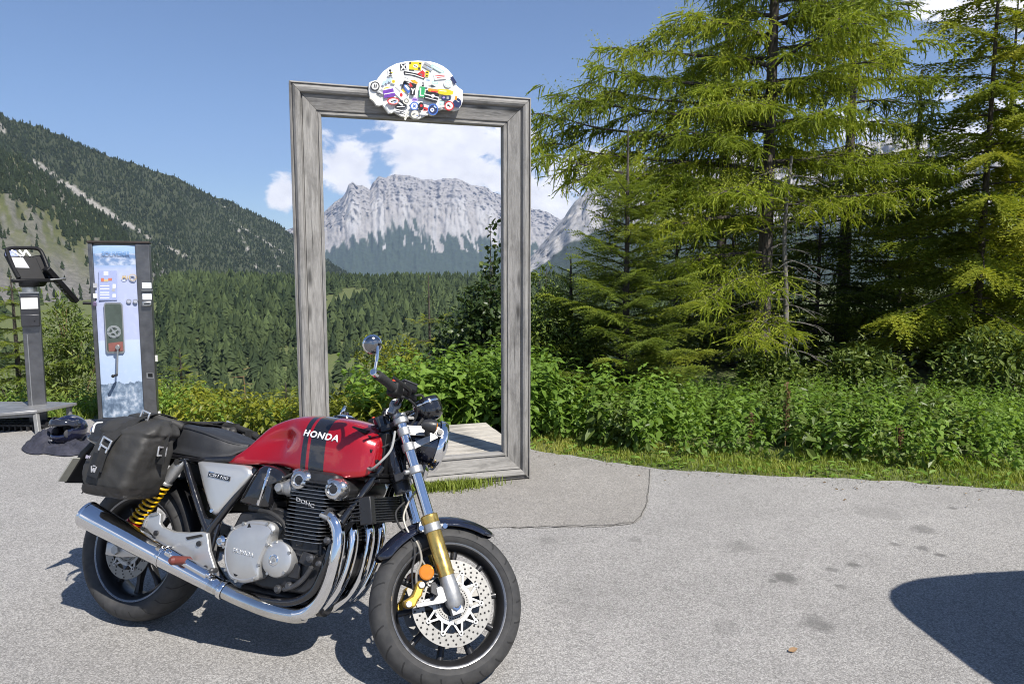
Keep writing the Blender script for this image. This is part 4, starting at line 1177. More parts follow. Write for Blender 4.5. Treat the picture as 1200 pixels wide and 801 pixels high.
bike = empty('motorcycle')
bike.matrix_world = BIKE_M
tag(bike, 'red and black roadster motorcycle leaning on its stand in front of the wooden frame', 'motorcycle')
def part(b, name, mat, steered=False, parent=None, **kw):
    o = b.build(name, mat, parent or bike, **kw)
    if steered: o.matrix_local = STEER
    return o
def mirror_pts(pts): return [V3((p[0], -p[1], p[2])) for p in pts]
def plate(px, y, thick, name, mat, bevel=.004, steered=False, parent=None, at=None, **kw):
    P = [(at or (BS if steered else B))(x, yy, y) for x, yy in px]
    return part(MB().prism(P, (0, thick, 0)), name, mat, steered, parent, bevel=bevel, **kw)

# ---- wheels
def wheel(name, centre, R, w, steered, spokes):
    root = empty(name); root.parent = bike
    Mw = Matrix.Translation(centre)
    root.matrix_local = (STEER @ Mw) if steered else Mw
    h = w / 2; rl = .222
    prof = [(rl, -h * .72), (rl + .012, -h * .88), (rl + .028, -h * .985), (R - .052, -h), (R - .030, -h * .90), (R - .015, -h * .70), (R - .005, -h * .40), (R, 0)]
    prof = prof + [(r, -y) for r, y in prof[:-1][::-1]] + [(rl - .01, h * .3), (rl - .01, -h * .3)]
    MB().lathe(prof, seg=96, closed=True).build('tyre', TYRE, root, angle=50)
    hr = h * .72
    rim = [(rl + .004, -hr - .006), (rl + .006, -hr + .004), (rl - .004, -hr + .012), (rl - .012, -hr + .02), (rl - .017, -hr + .028), (rl - .019, 0), (rl - .017, hr - .028), (rl - .012, hr - .02), (rl - .004, hr - .012), (rl + .006, hr - .004), (rl + .004, hr + .006), (rl - .004, hr + .004), (rl - .012, hr - .006), (rl - .024, hr - .02), (rl - .026, 0), (rl - .024, -hr + .02), (rl - .012, -hr + .006), (rl - .004, -hr - .004)]
    mis = [1, 0, 0, 0, 0, 0, 0, 0, 0, 1, 1, 0, 0, 0, 0, 0, 0, 1]
    MB().lathe(rim, seg=96, closed=True, mis=mis).build('rim', [RIMM, RIM_GLINT], root, angle=40)
    MB().lathe([(.001, -.055), (.03, -.055), (.045, -.05), (.05, -.02), (.05, .02), (.045, .05), (.03, .055), (.001, .055)], seg=28).build('hub', RIMM, root)
    first = None
    for k in range(spokes):
        a = 2 * pi * (k + .5) / spokes
        if first is None:
            b = MB(); secs = []
            for r, hw, hd in ((.040, .016, .030), (.09, .011, .022), (.15, .009, .015), (rl - .022, .012, .018)):
                secs.append([V3((r, y * hd, s * hw)) for y, s in ((-.7, -1), (-1, -.4), (-1, .4), (-.7, 1), (.7, 1), (1, .4), (1, -.4), (.7, -1))])
            first = b.loft(secs).build('spoke', RIMM, root, angle=50)
            o = first
        else:
            o = first.copy(); COL.objects.link(o); o.parent = root
        o.rotation_euler = (0, a, 0)
    return root
fw = wheel('front_wheel', V3((WB, 0, RF)), RF, .122, True, 10)
rw = wheel('rear_wheel', V3((0, 0, RR)), RR, .182, False, 10)
def brake_disc(parent, ro, ri, y, arms, hub_r, holes=3):
    b = MB(); s = -1 if y < 0 else 1
    b.lathe([(ro, -.0025), (ro, .0025), (ri, .0025), (ri, -.0025)], (0, y, 0), (0, 1, 0), 72, 0, closed=True)
    for k in range(arms * 3):
        a0 = 2 * pi * k / (arms * 3)
        for j in range(holes):
            r = ri + (ro - ri) * (.20 + .30 * j); a = a0 + j * .07
            c = V3((cos(a) * r, y + s * .0027, sin(a) * r))
            b.lathe([(.0042, 0), (.0001, .0001)], c, (0, s, 0), 8, 1)
    o = b.build('brake_disc', [DISCM, HOLE], parent, angle=30)
    b = MB(); y2 = y + s * .002
    b.lathe([(hub_r + .020, -.003), (hub_r + .020, .003), (hub_r, .003), (hub_r, -.003)], (0, y2, 0), (0, 1, 0), 48, closed=True)
    for k in range(arms):
        a = 2 * pi * (k + .2) / arms; d = V3((cos(a), 0, sin(a))); tq = V3((-sin(a), 0, cos(a)))
        p0, p1 = d * (hub_r + .016) + V3((0, y2, 0)), d * (ri + .004) + V3((0, y2, 0))
        for q in (-1, 1): b.bar(p0 + tq * q * .016, p1 + tq * q * .003, .0075, .006, (0, 1, 0))
        b.cyl(p1 - V3((0, .006, 0)), p1 + V3((0, .006, 0)), .0085, seg=12)
        b.lathe([(.004, 0), (.0001, .0001)], p1 + V3((0, s * .0064, 0)), (0, s, 0), 8, 1)
    b.build('disc_carrier', [ALU, HOLE], o, angle=30)
    b = MB(); b.lathe([(hub_r + .006, -.002), (hub_r + .006, .002), (hub_r - .010, .002), (hub_r - .010, -.002)], (0, y2 + s * .004, 0), (0, 1, 0), 60, closed=True)
    for k in range(40):
        a = 2 * pi * k / 40; c = V3((cos(a) * (hub_r - .002), y2 + s * .0062, sin(a) * (hub_r - .002))); b.lathe([(.0028, 0), (.0001, .0001)], c, (0, s, 0), 6, 1)
    for k in range(5):
        a = 2 * pi * k / 5; c = V3((cos(a) * (hub_r + .012), y2 + s * .002, sin(a) * (hub_r + .012))); b.cyl(c, c + V3((0, s * .008, 0)), .006, seg=8, mi=0)
    b.build('pulse_ring', [DISCM, HOLE], o, angle=30)
    MB().cyl((0, y - s * .05, 0), (0, y + s * .004, 0), hub_r - .012, seg=28).build('disc_hub', RIMM, o)
    return o
brake_disc(fw, .155, .108, -.078, 10, .058)
brake_disc(fw, .155, .108, .078, 10, .058)
brake_disc(rw, .128, .088, -.098, 5, .050)

# ---- front fork, turning parts
AXL = V3((WB, 0, RF))
def fk(t, y, back=0.0): return AXL + ST_AX * t + V3((-back * cos(BRAKE), y, -back * sin(BRAKE)))
for y in (-.105, .105):
    b = MB().cyl(fk(.30, y), fk(.742, y), .0215, seg=28); part(b, 'fork_tube', CHROME, True)
    b = MB().lathe([(.0245, .0), (.031, .004), (.0315, .09), (.030, .095), (.0300, .195), (.0335, .20), (.0335, .235), (.031, .238), (.024, .240)], fk(.095, y), ST_AX, 28, cap=True)
    part(b, 'fork_slider', GOLD, True)
    b = MB().lathe([(.026, -.02), (.033, -.005), (.034, .055), (.031, .075), (.0285, .10)], fk(.0, y), ST_AX, 28, cap=True)
    b.bar(fk(-.045, y), fk(.02, y), .046, .030, (0, 1, 0))
    o = part(b, 'fork_foot', ALU, True, bevel=.002)
    s = -1 if y < 0 else 1
    MB().cyl(fk(-.015, y + s * .012), fk(-.015, y + s * .024), .017, seg=6).build('axle_nut', CHROME, o)
    MB().cyl(fk(-.015, y + s * .022), fk(-.015, y + s * .0265), .009, seg=16).build('axle_end', ENG_BLK, o)
    b = MB().cyl(fk(.735, y), fk(.752, y), .026, seg=24); part(b, 'fork_cap', ALU, True, bevel=.003)
    b = MB().cyl(fk(.268, y), fk(.300, y), .0345, seg=24)
    b.bar(fk(.284, y - s * .01, .0) + V3((-.045, 0, -.012)), fk(.284, y - s * .01) + V3((.045, 0, .012)), .018, .026)
    o = part(b, 'fender_clamp', ALU, True, bevel=.002)
    for q in (-1, 1):
        c = fk(.284, y + s * .004) + V3((q * .045, 0, q * .012)); MB().cyl(c, c + V3((0, s * .012, 0)), .010, seg=14).build('bolt', CHROME, o)
b = MB()
for t, th in ((.722, .026), (.515, .030)):
    for y in (-.105, .105):
        b2 = MB().cyl(fk(t - th / 2, y), fk(t + th / 2, y), .0300, seg=24)
        if t < .6: b2.cyl(fk(t, y, .02), fk(t, y * 1.10, .048), .010, seg=10)
        part(b2, 'clamp_ring', ALU, True, bevel=.003)
    b2 = MB()
    b2.prism([fk(t - th / 2, -.080, .0), fk(t - th / 2, .080, .0), fk(t - th / 2, .05, .075), fk(t - th / 2, -.05, .075)], ST_AX * th)
    for y in (-.105, .105): b2.bar(fk(t, y * .97, 0), fk(t, y * .5, .02), .045, th * .92, ST_AX)
    part(b2, 'triple_clamp', ENG_BLK, True, bevel=.003)
part(MB().cyl(fk(.46, 0, .0425), fk(.74, 0, .0425), .034, seg=20), 'steering_stem', ENG_BLK, True)
# fender: a bowed strip over the tyre
secs = []
for i in range(33):
    f = i / 32; a = radians(62 + (158 - 62) * f)
    taper = min(1, (f + .015) / .10, (1.02 - f) / .06); taper = max(0.06, taper) ** .6
    row = []
    for k in range(13):
        q = -1 + 2 * k / 12; r = .333 - .045 * abs(q) ** 2.6 * taper
        row.append(AXL + V3((cos(a) * r, q * .070 * taper, sin(a) * r)))
    secs.append(row)
o = part(MB().loft(secs, closed=False, cap=False), 'front_fender', DARKBLUE, True, angle=70)
md = o.modifiers.new('th', 'SOLIDIFY'); md.thickness = .004
part(MB().bar(fk(.284, -.10) + V3((-.02, .0, 0)), fk(.284, -.062) + V3((-.02, 0, 0)), .06, .03).bar(fk(.284, .10) + V3((-.02, .0, 0)), fk(.284, .062) + V3((-.02, 0, 0)), .06, .03), 'fender_stay', ALU, True)
# calipers with their brackets, one per leg
for s in (-1, 1):
    y = s * .112
    def Q(px, py, yy=-.112):
        p = BS(px, py, yy); return V3((p.x, -s * p.y, p.z))
    pts = [(498.5, 686.5), (495, 679), (489.5, 680.5), (486.5, 690), (483.5, 697.5), (474.5, 703), (474, 708.5), (479, 712), (487, 710.5), (490.5, 702.5), (495, 697), (496, 692)]
    b = MB().prism([Q(*p, -.128) for p in pts], (0, -s * .05, 0)); o = part(b, 'brake_caliper', GOLD2, True, bevel=.006)
    for px, py in ((494, 685), (479, 707.5)):
        c = Q(px, py, -.128); MB().cyl(c, c + V3((0, s * .008, 0)), .012, seg=16).build('bolt', ALU, o, bevel=.002)
    b = MB().prism([Q(*p, -.120) for p in [(487, 707), (489, 711.5), (520, 706), (527, 701), (524, 692), (517, 686), (511, 688), (513, 697), (508, 703), (498, 704)]], (0, -s * .014, 0))
    part(b, 'caliper_bracket', ALU, True, bevel=.002)
    b = MB().prism([Q(*p, -.116) for p in [(505, 682), (510, 681), (516, 690), (512, 698), (505, 694)]], (0, -s * .01, 0)); part(b, 'caliper_hanger', ENG_BLK, True, bevel=.002)
    c = Q(500.3, 669.8, -.125)
    b = MB().lathe([(.0005, -.001), (.024, -.001), (.027, -.003), (.0285, -.004), (.0285, -.014), (.026, -.018), (.001, -.018)], c, (0, s, 0), 28); 
    o = part(b, 'reflector', AMBER, True, angle=12); 
    part(MB().bar(c + V3((0, -s * .016, 0)), c + V3((.05, -s * .02, -.0)), .012, .005), 'reflector_stay', ENG_BLK, True)
# brake hoses
def hose(pts, r=.0045, mat=RUBBER, name='brake_hose', steered=True): return part(MB().tube(pts, r, 8), name, mat, steered)
clearh = simple('steel braided hose', (.30, .28, .24), .5, .3)
hose([BS(489, 692, -.10), BS(488, 672, -.11), BS(494, 655, -.09), BS(489, 636, -.06), BS(478, 622, -.05), BS(473, 606, -.04), BS(478, 590, -.04), BS(487, 575, -.05)], .0045, clearh)
hose([BS(484, 690, -.09), BS(483, 668, -.08), BS(486, 650, -.07), BS(482, 632, -.05), BS(468, 616, -.04), BS(464, 600, -.04), BS(474, 588, -.03)], .004)
hose([BS(494, 655, -.09), BS(499, 664, -.10), BS(503, 676, -.10), BS(500, 684, -.11)], .004, clearh)
# headlight
hc = V3((1.318, 0, .912)); hf = V3((cos(radians(-4)), 0, sin(radians(-4))))
b = MB().lathe([(.001, -.140), (.03, -.138), (.066, -.118), (.089, -.075), (.099, -.03), (.100, .0), (.100, .022)], hc, hf, 40)
o = part(b, 'headlight_bucket', DARKBLUE, True, angle=60)
MB().lathe([(.100, .015), (.109, .018), (.111, .032), (.107, .048), (.098, .054), (.094, .048), (.096, .03)], hc, hf, 44).build('headlight_ring', CHROME, o, angle=60)
MB().lathe([(.001, .075), (.03, .072), (.06, .063), (.096, .045)], hc, hf, 36).build('headlight_lens', simple('headlight glass', (.55, .58, .62), .04, .3, coat=1), o, angle=60)
for s in (-1, 1):
    y = s * .118
    piv = V3((hc.x + .01, y, hc.z + .018))
    b = MB(); 
    b.bar(fk(.68, y), piv + V3((0, 0, .004)), .007, .040, (0, 0, 1)); b.bar(fk(.605, y), piv + V3((-.01, 0, -.012)), .007, .026, (0, 0, 1))
    b.cyl(piv + V3((0, -.006, 0)), piv + V3((0, .006, 0)), .018, seg=24)
    for t in (.675, .61): b.cyl(fk(t - .016, s * .105), fk(t + .016, s * .105), .0265, seg=24)
    o = part(b, 'headlight_bracket', ALU, True, bevel=.0015)
    MB().cyl(piv + V3((0, s * .005, 0)), piv + V3((0, s * .014, 0)), .012, seg=16).build('bolt', ENG_BLK, o)
    # turn signal on its stalk
    c = V3((1.282, s * .190, .925)); 
    b = MB().lathe([(.001, -.045), (.016, -.041), (.025, -.020), (.028, .008), (.027, .012)], c, (1, 0, 0), 24); b.cyl(V3((1.28, s * .118, .915)), c - V3((.02, 0, 0)), .012, seg=12)
    o = part(b, 'turn_signal', ENG_BLK, True, angle=50)
    MB().lathe([(.022, .0125), (.016, .018), (.001, .020)], c, (1, 0, 0), 24).build('signal_lens', AMBER, o)
# horn and harness below the headlight
c = V3((1.30, -.055, .775)); b = MB().lathe([(.001, .018), (.02, .018), (.038, .008), (.042, -.004), (.036, -.018), (.001, -.022)], c, (1, -.2, -.1), 24); part(b, 'horn', FRAME_BLK, True)
part(MB().lathe([(.02, .019), (.037, .009), (.04, .007)], c, (1, -.2, -.1), 24), 'horn_ring', CHROME, True)
# gauges
for s in (-1, 1):
    g = V3((1.275, s * .062, 1.045)); ax = V3((-.52, 0, .85)).normalized()
    b = MB().lathe([(.001, -.056), (.034, -.054), (.052, -.040), (.058, -.020), (.059, .022), (.056, .034), (.048, .036), (.001, .036)], g, ax, 32)
    o = part(b, 'gauge', FRAME_BLK, True, angle=40)
    MB().lathe([(.0595, .010), (.0605, .012), (.0605, .017), (.0595, .019)], g, ax, 32).build('gauge_band', CHROME, o)
    MB().lathe([(.048, .037), (.0001, .0375)], g, ax, 32).build('gauge_glass', simple('gauge face', (.03, .03, .035), .06, 0, coat=1), o)
part(MB().bar(V3((1.16, 0, .985)), V3((1.27, 0, 1.0)), .10, .012), 'gauge_mount', ENG_BLK, True)
# handlebar
def bar_pts(s): return [V3((1.142, 0, 1.028)), V3((1.140, s * .06, 1.028)), V3((1.145, s * .13, 1.032)), V3((1.128, s * .20, 1.030)), V3((1.085, s * .27, 1.020)), V3((1.02, s * .36, 1.010))]
for s in (-1, 1):
    bp = bar_pts(s); part(MB().tube(bp, .0125, 12), 'handlebar', FRAME_BLK, True)
    part(MB().tube([V3((1.095, s * .255, 1.021)), V3((1.06, s * .31, 1.015)), V3((1.012, s * .375, 1.008))], lambda t: .0175 + .0012 * sin(t * 60), 14, n=14), 'grip', RUBBER, True)
    e0, e1 = V3((1.014, s * .372, 1.008)), V3((.992, s * .402, 1.004))
    o = part(MB().cyl(e0, e1, .0135, seg=18), 'bar_end', CHROME, True, bevel=.003)
    hs = V3((1.105, s * .232, 1.024)); d = (e0 - hs).normalized(); R3 = Matrix((d, V3((0, 0, 1)).cross(d).normalized(), V3((0, 0, 1)))).transposed()
    o = part(MB().box(hs, (.062, .050, .060), R3), 'switch_housing', BLACK, True, bevel=.012)
    MB().box(hs + V3((-.01, s * .005, .033)), (.014, .014, .012), R3).build('switch_button', simple('red switch', (.6, .06, .02), .4), o, bevel=.003)
    MB().box(hs + V3((.02, -s * .03, .030)), (.012, .012, .012), R3).build('switch_button', simple('red switch', (.6, .06, .02), .4), o, bevel=.003)
    rs = V3((1.16, s * .175, 1.066))
    o = part(MB().box(rs, (.072, .05, .036), Matrix.Rotation(radians(-s * 22), 3, 'Z')), 'fluid_reservoir', BLACK, True, bevel=.010)
    MB().box(rs + V3((0, 0, .020)), (.066, .045, .006), Matrix.Rotation(radians(-s * 22), 3, 'Z')).build('reservoir_lid', simple('grey lid', (.12, .12, .13), .3, .4), o, bevel=.003)
    part(MB().cyl(rs + V3((-.03, s * .02, -.025)), rs + V3((.04, -s * .05, -.02)), .017, seg=14), 'master_cylinder', BLACK, True, bevel=.003)
    # lever
    part(MB().tube([V3((1.165, s * .205, 1.028)), V3((1.160, s * .26, 1.024)), V3((1.125, s * .32, 1.015)), V3((1.072, s * .385, 1.008))], lambda t: .0075 - .0015 * t, 10), 'lever', ENG_BLK, True)
    # mirror: stem rises from the bar end
    a = V3((1.0, s * .392, 1.006))
    o = part(MB().tube([a, a + V3((-.002, s * .010, .035)), a + V3((-.006, s * .016, .07)), a + V3((-.012, s * .016, .102))], .0062, 10), 'mirror_stem', CHROME, True)
    m = a + V3((-.030, s * .012, .104))
    ax = (STEER.to_3x3().inverted() @ V3((.62, s * .72, -.25))).normalized() if s < 0 else V3((.93, -.2, -.22)).normalized()
    o = part(MB().lathe([(.001, .016), (.016, .014), (.030, .008), (.035, .0), (.034, -.005)], m, ax, 28), 'mirror', simple('dark chrome', (.25, .25, .26), .12, 1.0), True, angle=50)
    MB().lathe([(.0315, .0065), (.0355, .003), (.037, -.001), (.0355, -.006), (.033, -.0065)], m, ax, 30).build('mirror_rim', CHROME, o)
    MB().lathe([(.033, -.004), (.0001, -.0045)], m, ax, 28).build('mirror_glass', simple('mirror glass', (.8, .8, .82), .02, 1.0, var=.01, rvar=.01), o)
    part(MB().tube([m + V3((.012, 0, 0)), m + V3((.022, 0, .004)), a + V3((-.008, s * .016, .100))], .0055, 8), 'mirror_joint', CHROME, True)
    # riser
    part(MB().cyl(V3((1.128, s * .055, .985)), V3((1.140, s * .055, 1.03)), .018, seg=16).cyl(V3((1.140, s * .038, 1.03)), V3((1.140, s * .072, 1.03)), .023, seg=18), 'bar_riser', ALU, True, bevel=.003)
    hose([rs + V3((.02, -s * .05, -.02)), rs + V3((.075, -s * .07, .01)), rs + V3((.105, -s * .085, -.05)), V3((1.235, s * .07, .93)), V3((1.22, s * .05, .82)), V3((1.235, s * .05, .74))], .0055)
hose([V3((1.10, -.235, 1.0)), V3((1.17, -.21, 1.005)), V3((1.22, -.15, .98)), V3((1.19, -.09, .90)), V3((1.12, -.06, .84))], .0045)
hose([V3((1.10, .235, 1.0)), V3((1.18, .20, 1.02)), V3((1.24, .12, .99)), V3((1.22, .05, .90)), V3((1.12, .04, .82))], .005)
hose([V3((1.12, -.10, .78)), V3((1.17, -.15, .775)), V3((1.215, -.16, .81)), V3((1.235, -.13, .86)), V3((1.22, -.09, .93))], .0048, simple('grey cable sleeve', (.30, .30, .29), .4), 'cable', False)
# steering key lock / dark loom round the head stock
part(MB().cyl(V3((1.225, 0, .735)), V3((1.105, 0, .985)), .040, seg=20), 'head_stock', FRAME_BLK)
lo = MB()
for i in range(9):
    z = .73 + .024 * i; lo.box((1.155 - .010 * i, -.05 - .008 * (i % 3), z), (.07 + .012 * (i % 2), .11, .015), Matrix.Rotation(radians(8 * (i % 3) - 6), 3, 'Y'))
lo.box((1.15, 0, .82), (.055, .15, .20)); part(lo, 'wiring_block', BLACK, bevel=.003)

# ---- tank
TANK_ST = [  # x, bottom, top, half width, waist (0..1 squeeze of the flank)
    (.470, .731, .752, .126, .0), (.500, .731, .775, .134, .0), (.545, .733, .815, .136, .02), (.575, .735, .853, .134, .10), (.62, .739, .905, .131, .26), (.68, .744, .938, .132, .44), (.735, .745, .956, .140, .46), (.785, .742, .965, .152, .22), (.835, .736, .969, .158, .04), (.90, .731, .970, .163, .0),
    (.97, .727, .968, .164, .0), (1.04, .727, .961, .160, .0), (1.09, .733, .948, .148, .0), (1.135, .748, .925, .125, .0), (1.162, .775, .900, .096, .0), (1.174, .805, .868, .055, .0)]
def tank_section(x, zb, zt, w, sq):
    h = zt - zb; P = [(0, zb + .035), (w * .62, zb + .012), (w * .90, zb), (w * .985, zb + .018 * min(1, h / .2)), (w * (1.0 - .35 * sq), zb + h * .30), (w * (.985 - .62 * sq), zb + h * .52), (w * (.90 - .30 * sq), zb + h * .74), (w * .66, zb + h * .915), (w * .34, zb + h * .985), (0, zt)]
    pts = catmull([(x, -a, b) for a, b in P], 5)
    return pts + [V3((p.x, -p.y, p.z)) for p in pts[1:-1][::-1]]
ts = np.array(TANK_ST); xs = np.concatenate([np.linspace(.47, 1.10, 38), np.linspace(1.11, 1.174, 12)])
def hermite(xk, yk, x):
    m = np.gradient(yk, xk); i = np.clip(np.searchsorted(xk, x) - 1, 0, len(xk) - 2); hh = xk[i + 1] - xk[i]; t = (x - xk[i]) / hh
    return (2 * t**3 - 3 * t**2 + 1) * yk[i] + (t**3 - 2 * t**2 + t) * hh * m[i] + (-2 * t**3 + 3 * t**2) * yk[i + 1] + (t**3 - t**2) * hh * m[i + 1]
secs = [tank_section(x, *[hermite(ts[:, 0], ts[:, k], x) for k in (1, 2, 3, 4)]) for x in xs]
tank_mb = MB().loft(secs)
tank = part(tank_mb, 'fuel_tank', RED, angle=50)
from mathutils.bvhtree import BVHTree
bvh = BVHTree.FromPolygons([V3(v) for v in tank_mb.v], tank_mb.f)
def wrap_text(body, c0, c1, height, side, name, mat, offset=.0, lift=.0022, space=1.0, shear=0.0, bv=None):
    """letters laid on the flank of the tank between two points"""
    me = text_shape(body, 1.0, name, 0, offset, 'LEFT', shear, space)
    co = np.array([v.co for v in me.vertices]); x0, x1 = co[:, 0].min(), co[:, 0].max(); y0, y1 = co[:, 1].min(), co[:, 1].max()
    bm = bmesh.new(); bm.from_mesh(me); bmesh.ops.triangulate(bm, faces=bm.faces)
    bmesh.ops.subdivide_edges(bm, edges=bm.edges, cuts=1, use_grid_fill=True)
    c0, c1 = V3(c0), V3(c1)
    for v in bm.verts:
        f = (v.co.x - x0) / (x1 - x0); g = (v.co.y - (y0 + y1) / 2) / (y1 - y0)
        p = c0 + (c1 - c0) * f + V3((0, 0, 1)) * g * height
        if bv is not None:
            hit = bv.ray_cast(V3((p.x, side * 1.0, p.z)), V3((0, -side, 0)))
            if hit[0] is not None: p = hit[0] + hit[1] * (lift if hit[1].y * side > 0 else -lift)
        v.co = p
    bmesh.ops.recalc_face_normals(bm, faces=bm.faces)
    r = bmesh.ops.extrude_face_region(bm, geom=bm.faces[:]); bmesh.ops.translate(bm, verts=[q for q in r['geom'] if isinstance(q, bmesh.types.BMVert)], vec=(0, side * .0012, 0))
    bmesh.ops.recalc_face_normals(bm, faces=bm.faces)
    bm.to_mesh(me); bm.free()
    return me
for s in (-1, 1):
    a, b_ = (.842, 1.012) if s < 0 else (1.012, .842)
    me = wrap_text('HONDA', (a, 0, .889), (b_, 0, .878), .027, s, 'lettering', LETTER, offset=.03, bv=bvh, space=1.12, shear=.12)
    link('lettering', me, simple('white silver letters', (.80, .80, .80), .25, .1), tank)
c = V3((.93, 0, .9705)); b = MB().lathe([(.001, .010), (.028, .010), (.036, .006), (.038, .0)], c, (0, 0, 1), 28); o = b.build('filler_cap', CHROME, tank)
MB().lathe([(.052, -.002), (.050, .003), (.040, .004)], c, (0, 0, 1), 32).build('cap_ring', FRAME_BLK, tank)

# ---- seat
SEAT = [(-.36, .775, .842, .085), (-.33, .757, .862, .120), (-.25, .752, .872, .138), (-.10, .750, .876, .146), (.04, .748, .878, .148), (.16, .745, .878, .148), (.25, .742, .872, .148), (.34, .738, .858, .146), (.42, .736, .838, .132), (.455, .745, .828, .112), (.48, .768, .824, .095), (.515, .795, .820, .070)]
ss = np.array(SEAT); secs = []
for x in np.linspace(-.36, .515, 44):
    zb, zt, w = (np.interp(x, ss[:, 0], ss[:, k]) for k in (1, 2, 3)); h = zt - zb
    P = [(0, zb), (w * .97, zb), (w * 1.0, zb + h * .25), (w * .98, zb + h * .6), (w * .88, zb + h * .90), (w * .55, zb + h * 1.0), (0, zt - .004 * (x < .45))]
    pts = catmull([(x, -a, q) for a, q in P], 4); secs.append(pts + [V3((p.x, -p.y, p.z)) for p in pts[1:-1][::-1]])
seat = part(MB().loft(secs), 'seat', SEATM, angle=50)
for s in (-1, 1): MB().tube([(x, s * (np.interp(x, ss[:, 0], ss[:, 3]) * .93 + .001), np.interp(x, ss[:, 0], ss[:, 2]) - .014) for x in np.linspace(.02, .50, 9)], .0022, 6).build('seam', SEATM, seat)
MB().tube([(.06, -.149, .752), (.055, -.149, .83), (.04, -.130, .868), (.035, -.05, .880), (.035, .05, .880), (.04, .130, .868), (.055, .149, .83), (.06, .149, .752)], .0028, 6).build('seam', SEATM, seat)
# ---- frame tubes
def tubes(y, s):
    q = lambda px, py, yy: (lambda p: V3((p.x, -s * p.y, p.z)))(B(px, py, yy))
    part(MB().tube([q(448, 546, -.075), q(420, 585, -.12), q(398, 616, -.15), q(384, 655, -.16), q(370, 688, -.155), q(352, 702, -.15), q(330, 705, -.15), q(296, 699, -.15), q(270, 688, -.15), q(252, 664, -.155), q(243, 640, -.16), q(246, 622, -.16), q(262, 600, -.155), q(288, 566, -.15), q(301, 549, -.14)], .0165, 14, n=8), 'frame_tube', FRAME_BLK)
    part(MB().tube([q(246, 628, -.155), q(237, 604, -.15), q(226, 570, -.145), q(217, 540, -.14)], .0155, 12), 'frame_tube', FRAME_BLK)
    part(MB().tube([V3((.60, s * .10, .775)), V3((.40, s * .135, .738)), V3((.15, s * .140, .735)), V3((-.2, s * .135, .745)), V3((-.36, s * .09, .77))], .014, 12), 'seat_rail', FRAME_BLK)
    part(MB().tube([V3((.60, s * .10, .775)), V3((.85, s * .07, .80)), V3((1.12, s * .03, .93))], .017, 12), 'top_tube', FRAME_BLK)
for s in (-1, 1): tubes(0, s)
# gusset near the head and pivot plate
for s in (-1, 1):
    part(MB().box((.45, s * .15, .385), (.085, .02, .24), Matrix.Rotation(radians(8), 3, 'Y')), 'pivot_plate', FRAME_BLK, bevel=.008)
    c = V3((B(257.5, 633.5, -.19).x, s * .172, B(257.5, 633.5, -.19).z))
    o = part(MB().lathe([(.001, .020), (.014, .020), (.0225, .012), (.024, 0)], c, (0, s, 0), 24), 'pivot_cap', CHROME)
    MB().cyl(c + V3((0, s * .018, 0)), c + V3((0, s * .024, 0)), .010, seg=6).build('bolt', ALU, o)

# ---- side covers
SC = [(231.5, 541), (236, 540), (262, 542.5), (286, 545), (294, 551), (295, 556), (288, 566), (272, 584), (257, 601), (252.5, 603.5), (248.5, 602), (243, 588), (237, 567)]
for s in (-1, 1):
    P = [B(x, y, -.165) for x, y in SC]; P = [V3((p.x, -s * p.y, p.z)) for p in P]
    c = sum(P, V3()) / len(P)
    secs = [[V3((p.x, s * .12, p.z)) for p in P], [V3((p.x, s * .158, p.z)) for p in P]]
    for k, off in ((.97, .166), (.90, .172), (.80, .1745), (.4, .175), (.05, .175)): secs.append([V3((c.x + (p.x - c.x) * k, s * off, c.z + (p.z - c.z) * k)) for p in P])
    o = part(MB().loft(secs), 'side_cover', SILVER_P, angle=40)
    bolt = B(249, 598, -.17); bolt = V3((bolt.x, s * .172, bolt.z)); MB().cyl(bolt, bolt + V3((0, s * .006, 0)), .008, seg=14).build('bolt', CHROME, o, bevel=.001)
    a, d = B(244.5, 555, -.176), B(269.5, 561, -.176)
    if s > 0: a, d = V3((d.x, .176, d.z)), V3((a.x, .176, a.z))
    u = (d - a).normalized()
    bd = MB().bar(a + V3((0, s * .001, 0)), d + V3((0, s * .001, 0)), .004, .018, (0, 0, 1)).build('badge', FRAME_BLK, o, bevel=.001)
    me = wrap_text('CB1100', a + u * .006, d - u * .006, .012, s, 'lettering', LETTER, offset=.02, shear=.25)
    for v in me.vertices: v.co.y += s * .0032
    link('lettering', me, LETTER, bd)
    bd2 = MB().bar(a + V3((0, s * .0005, .0105)), a + u * .03 + V3((0, s * .0005, .0105)), .004, .003).build('badge_edge', CHROME, o)

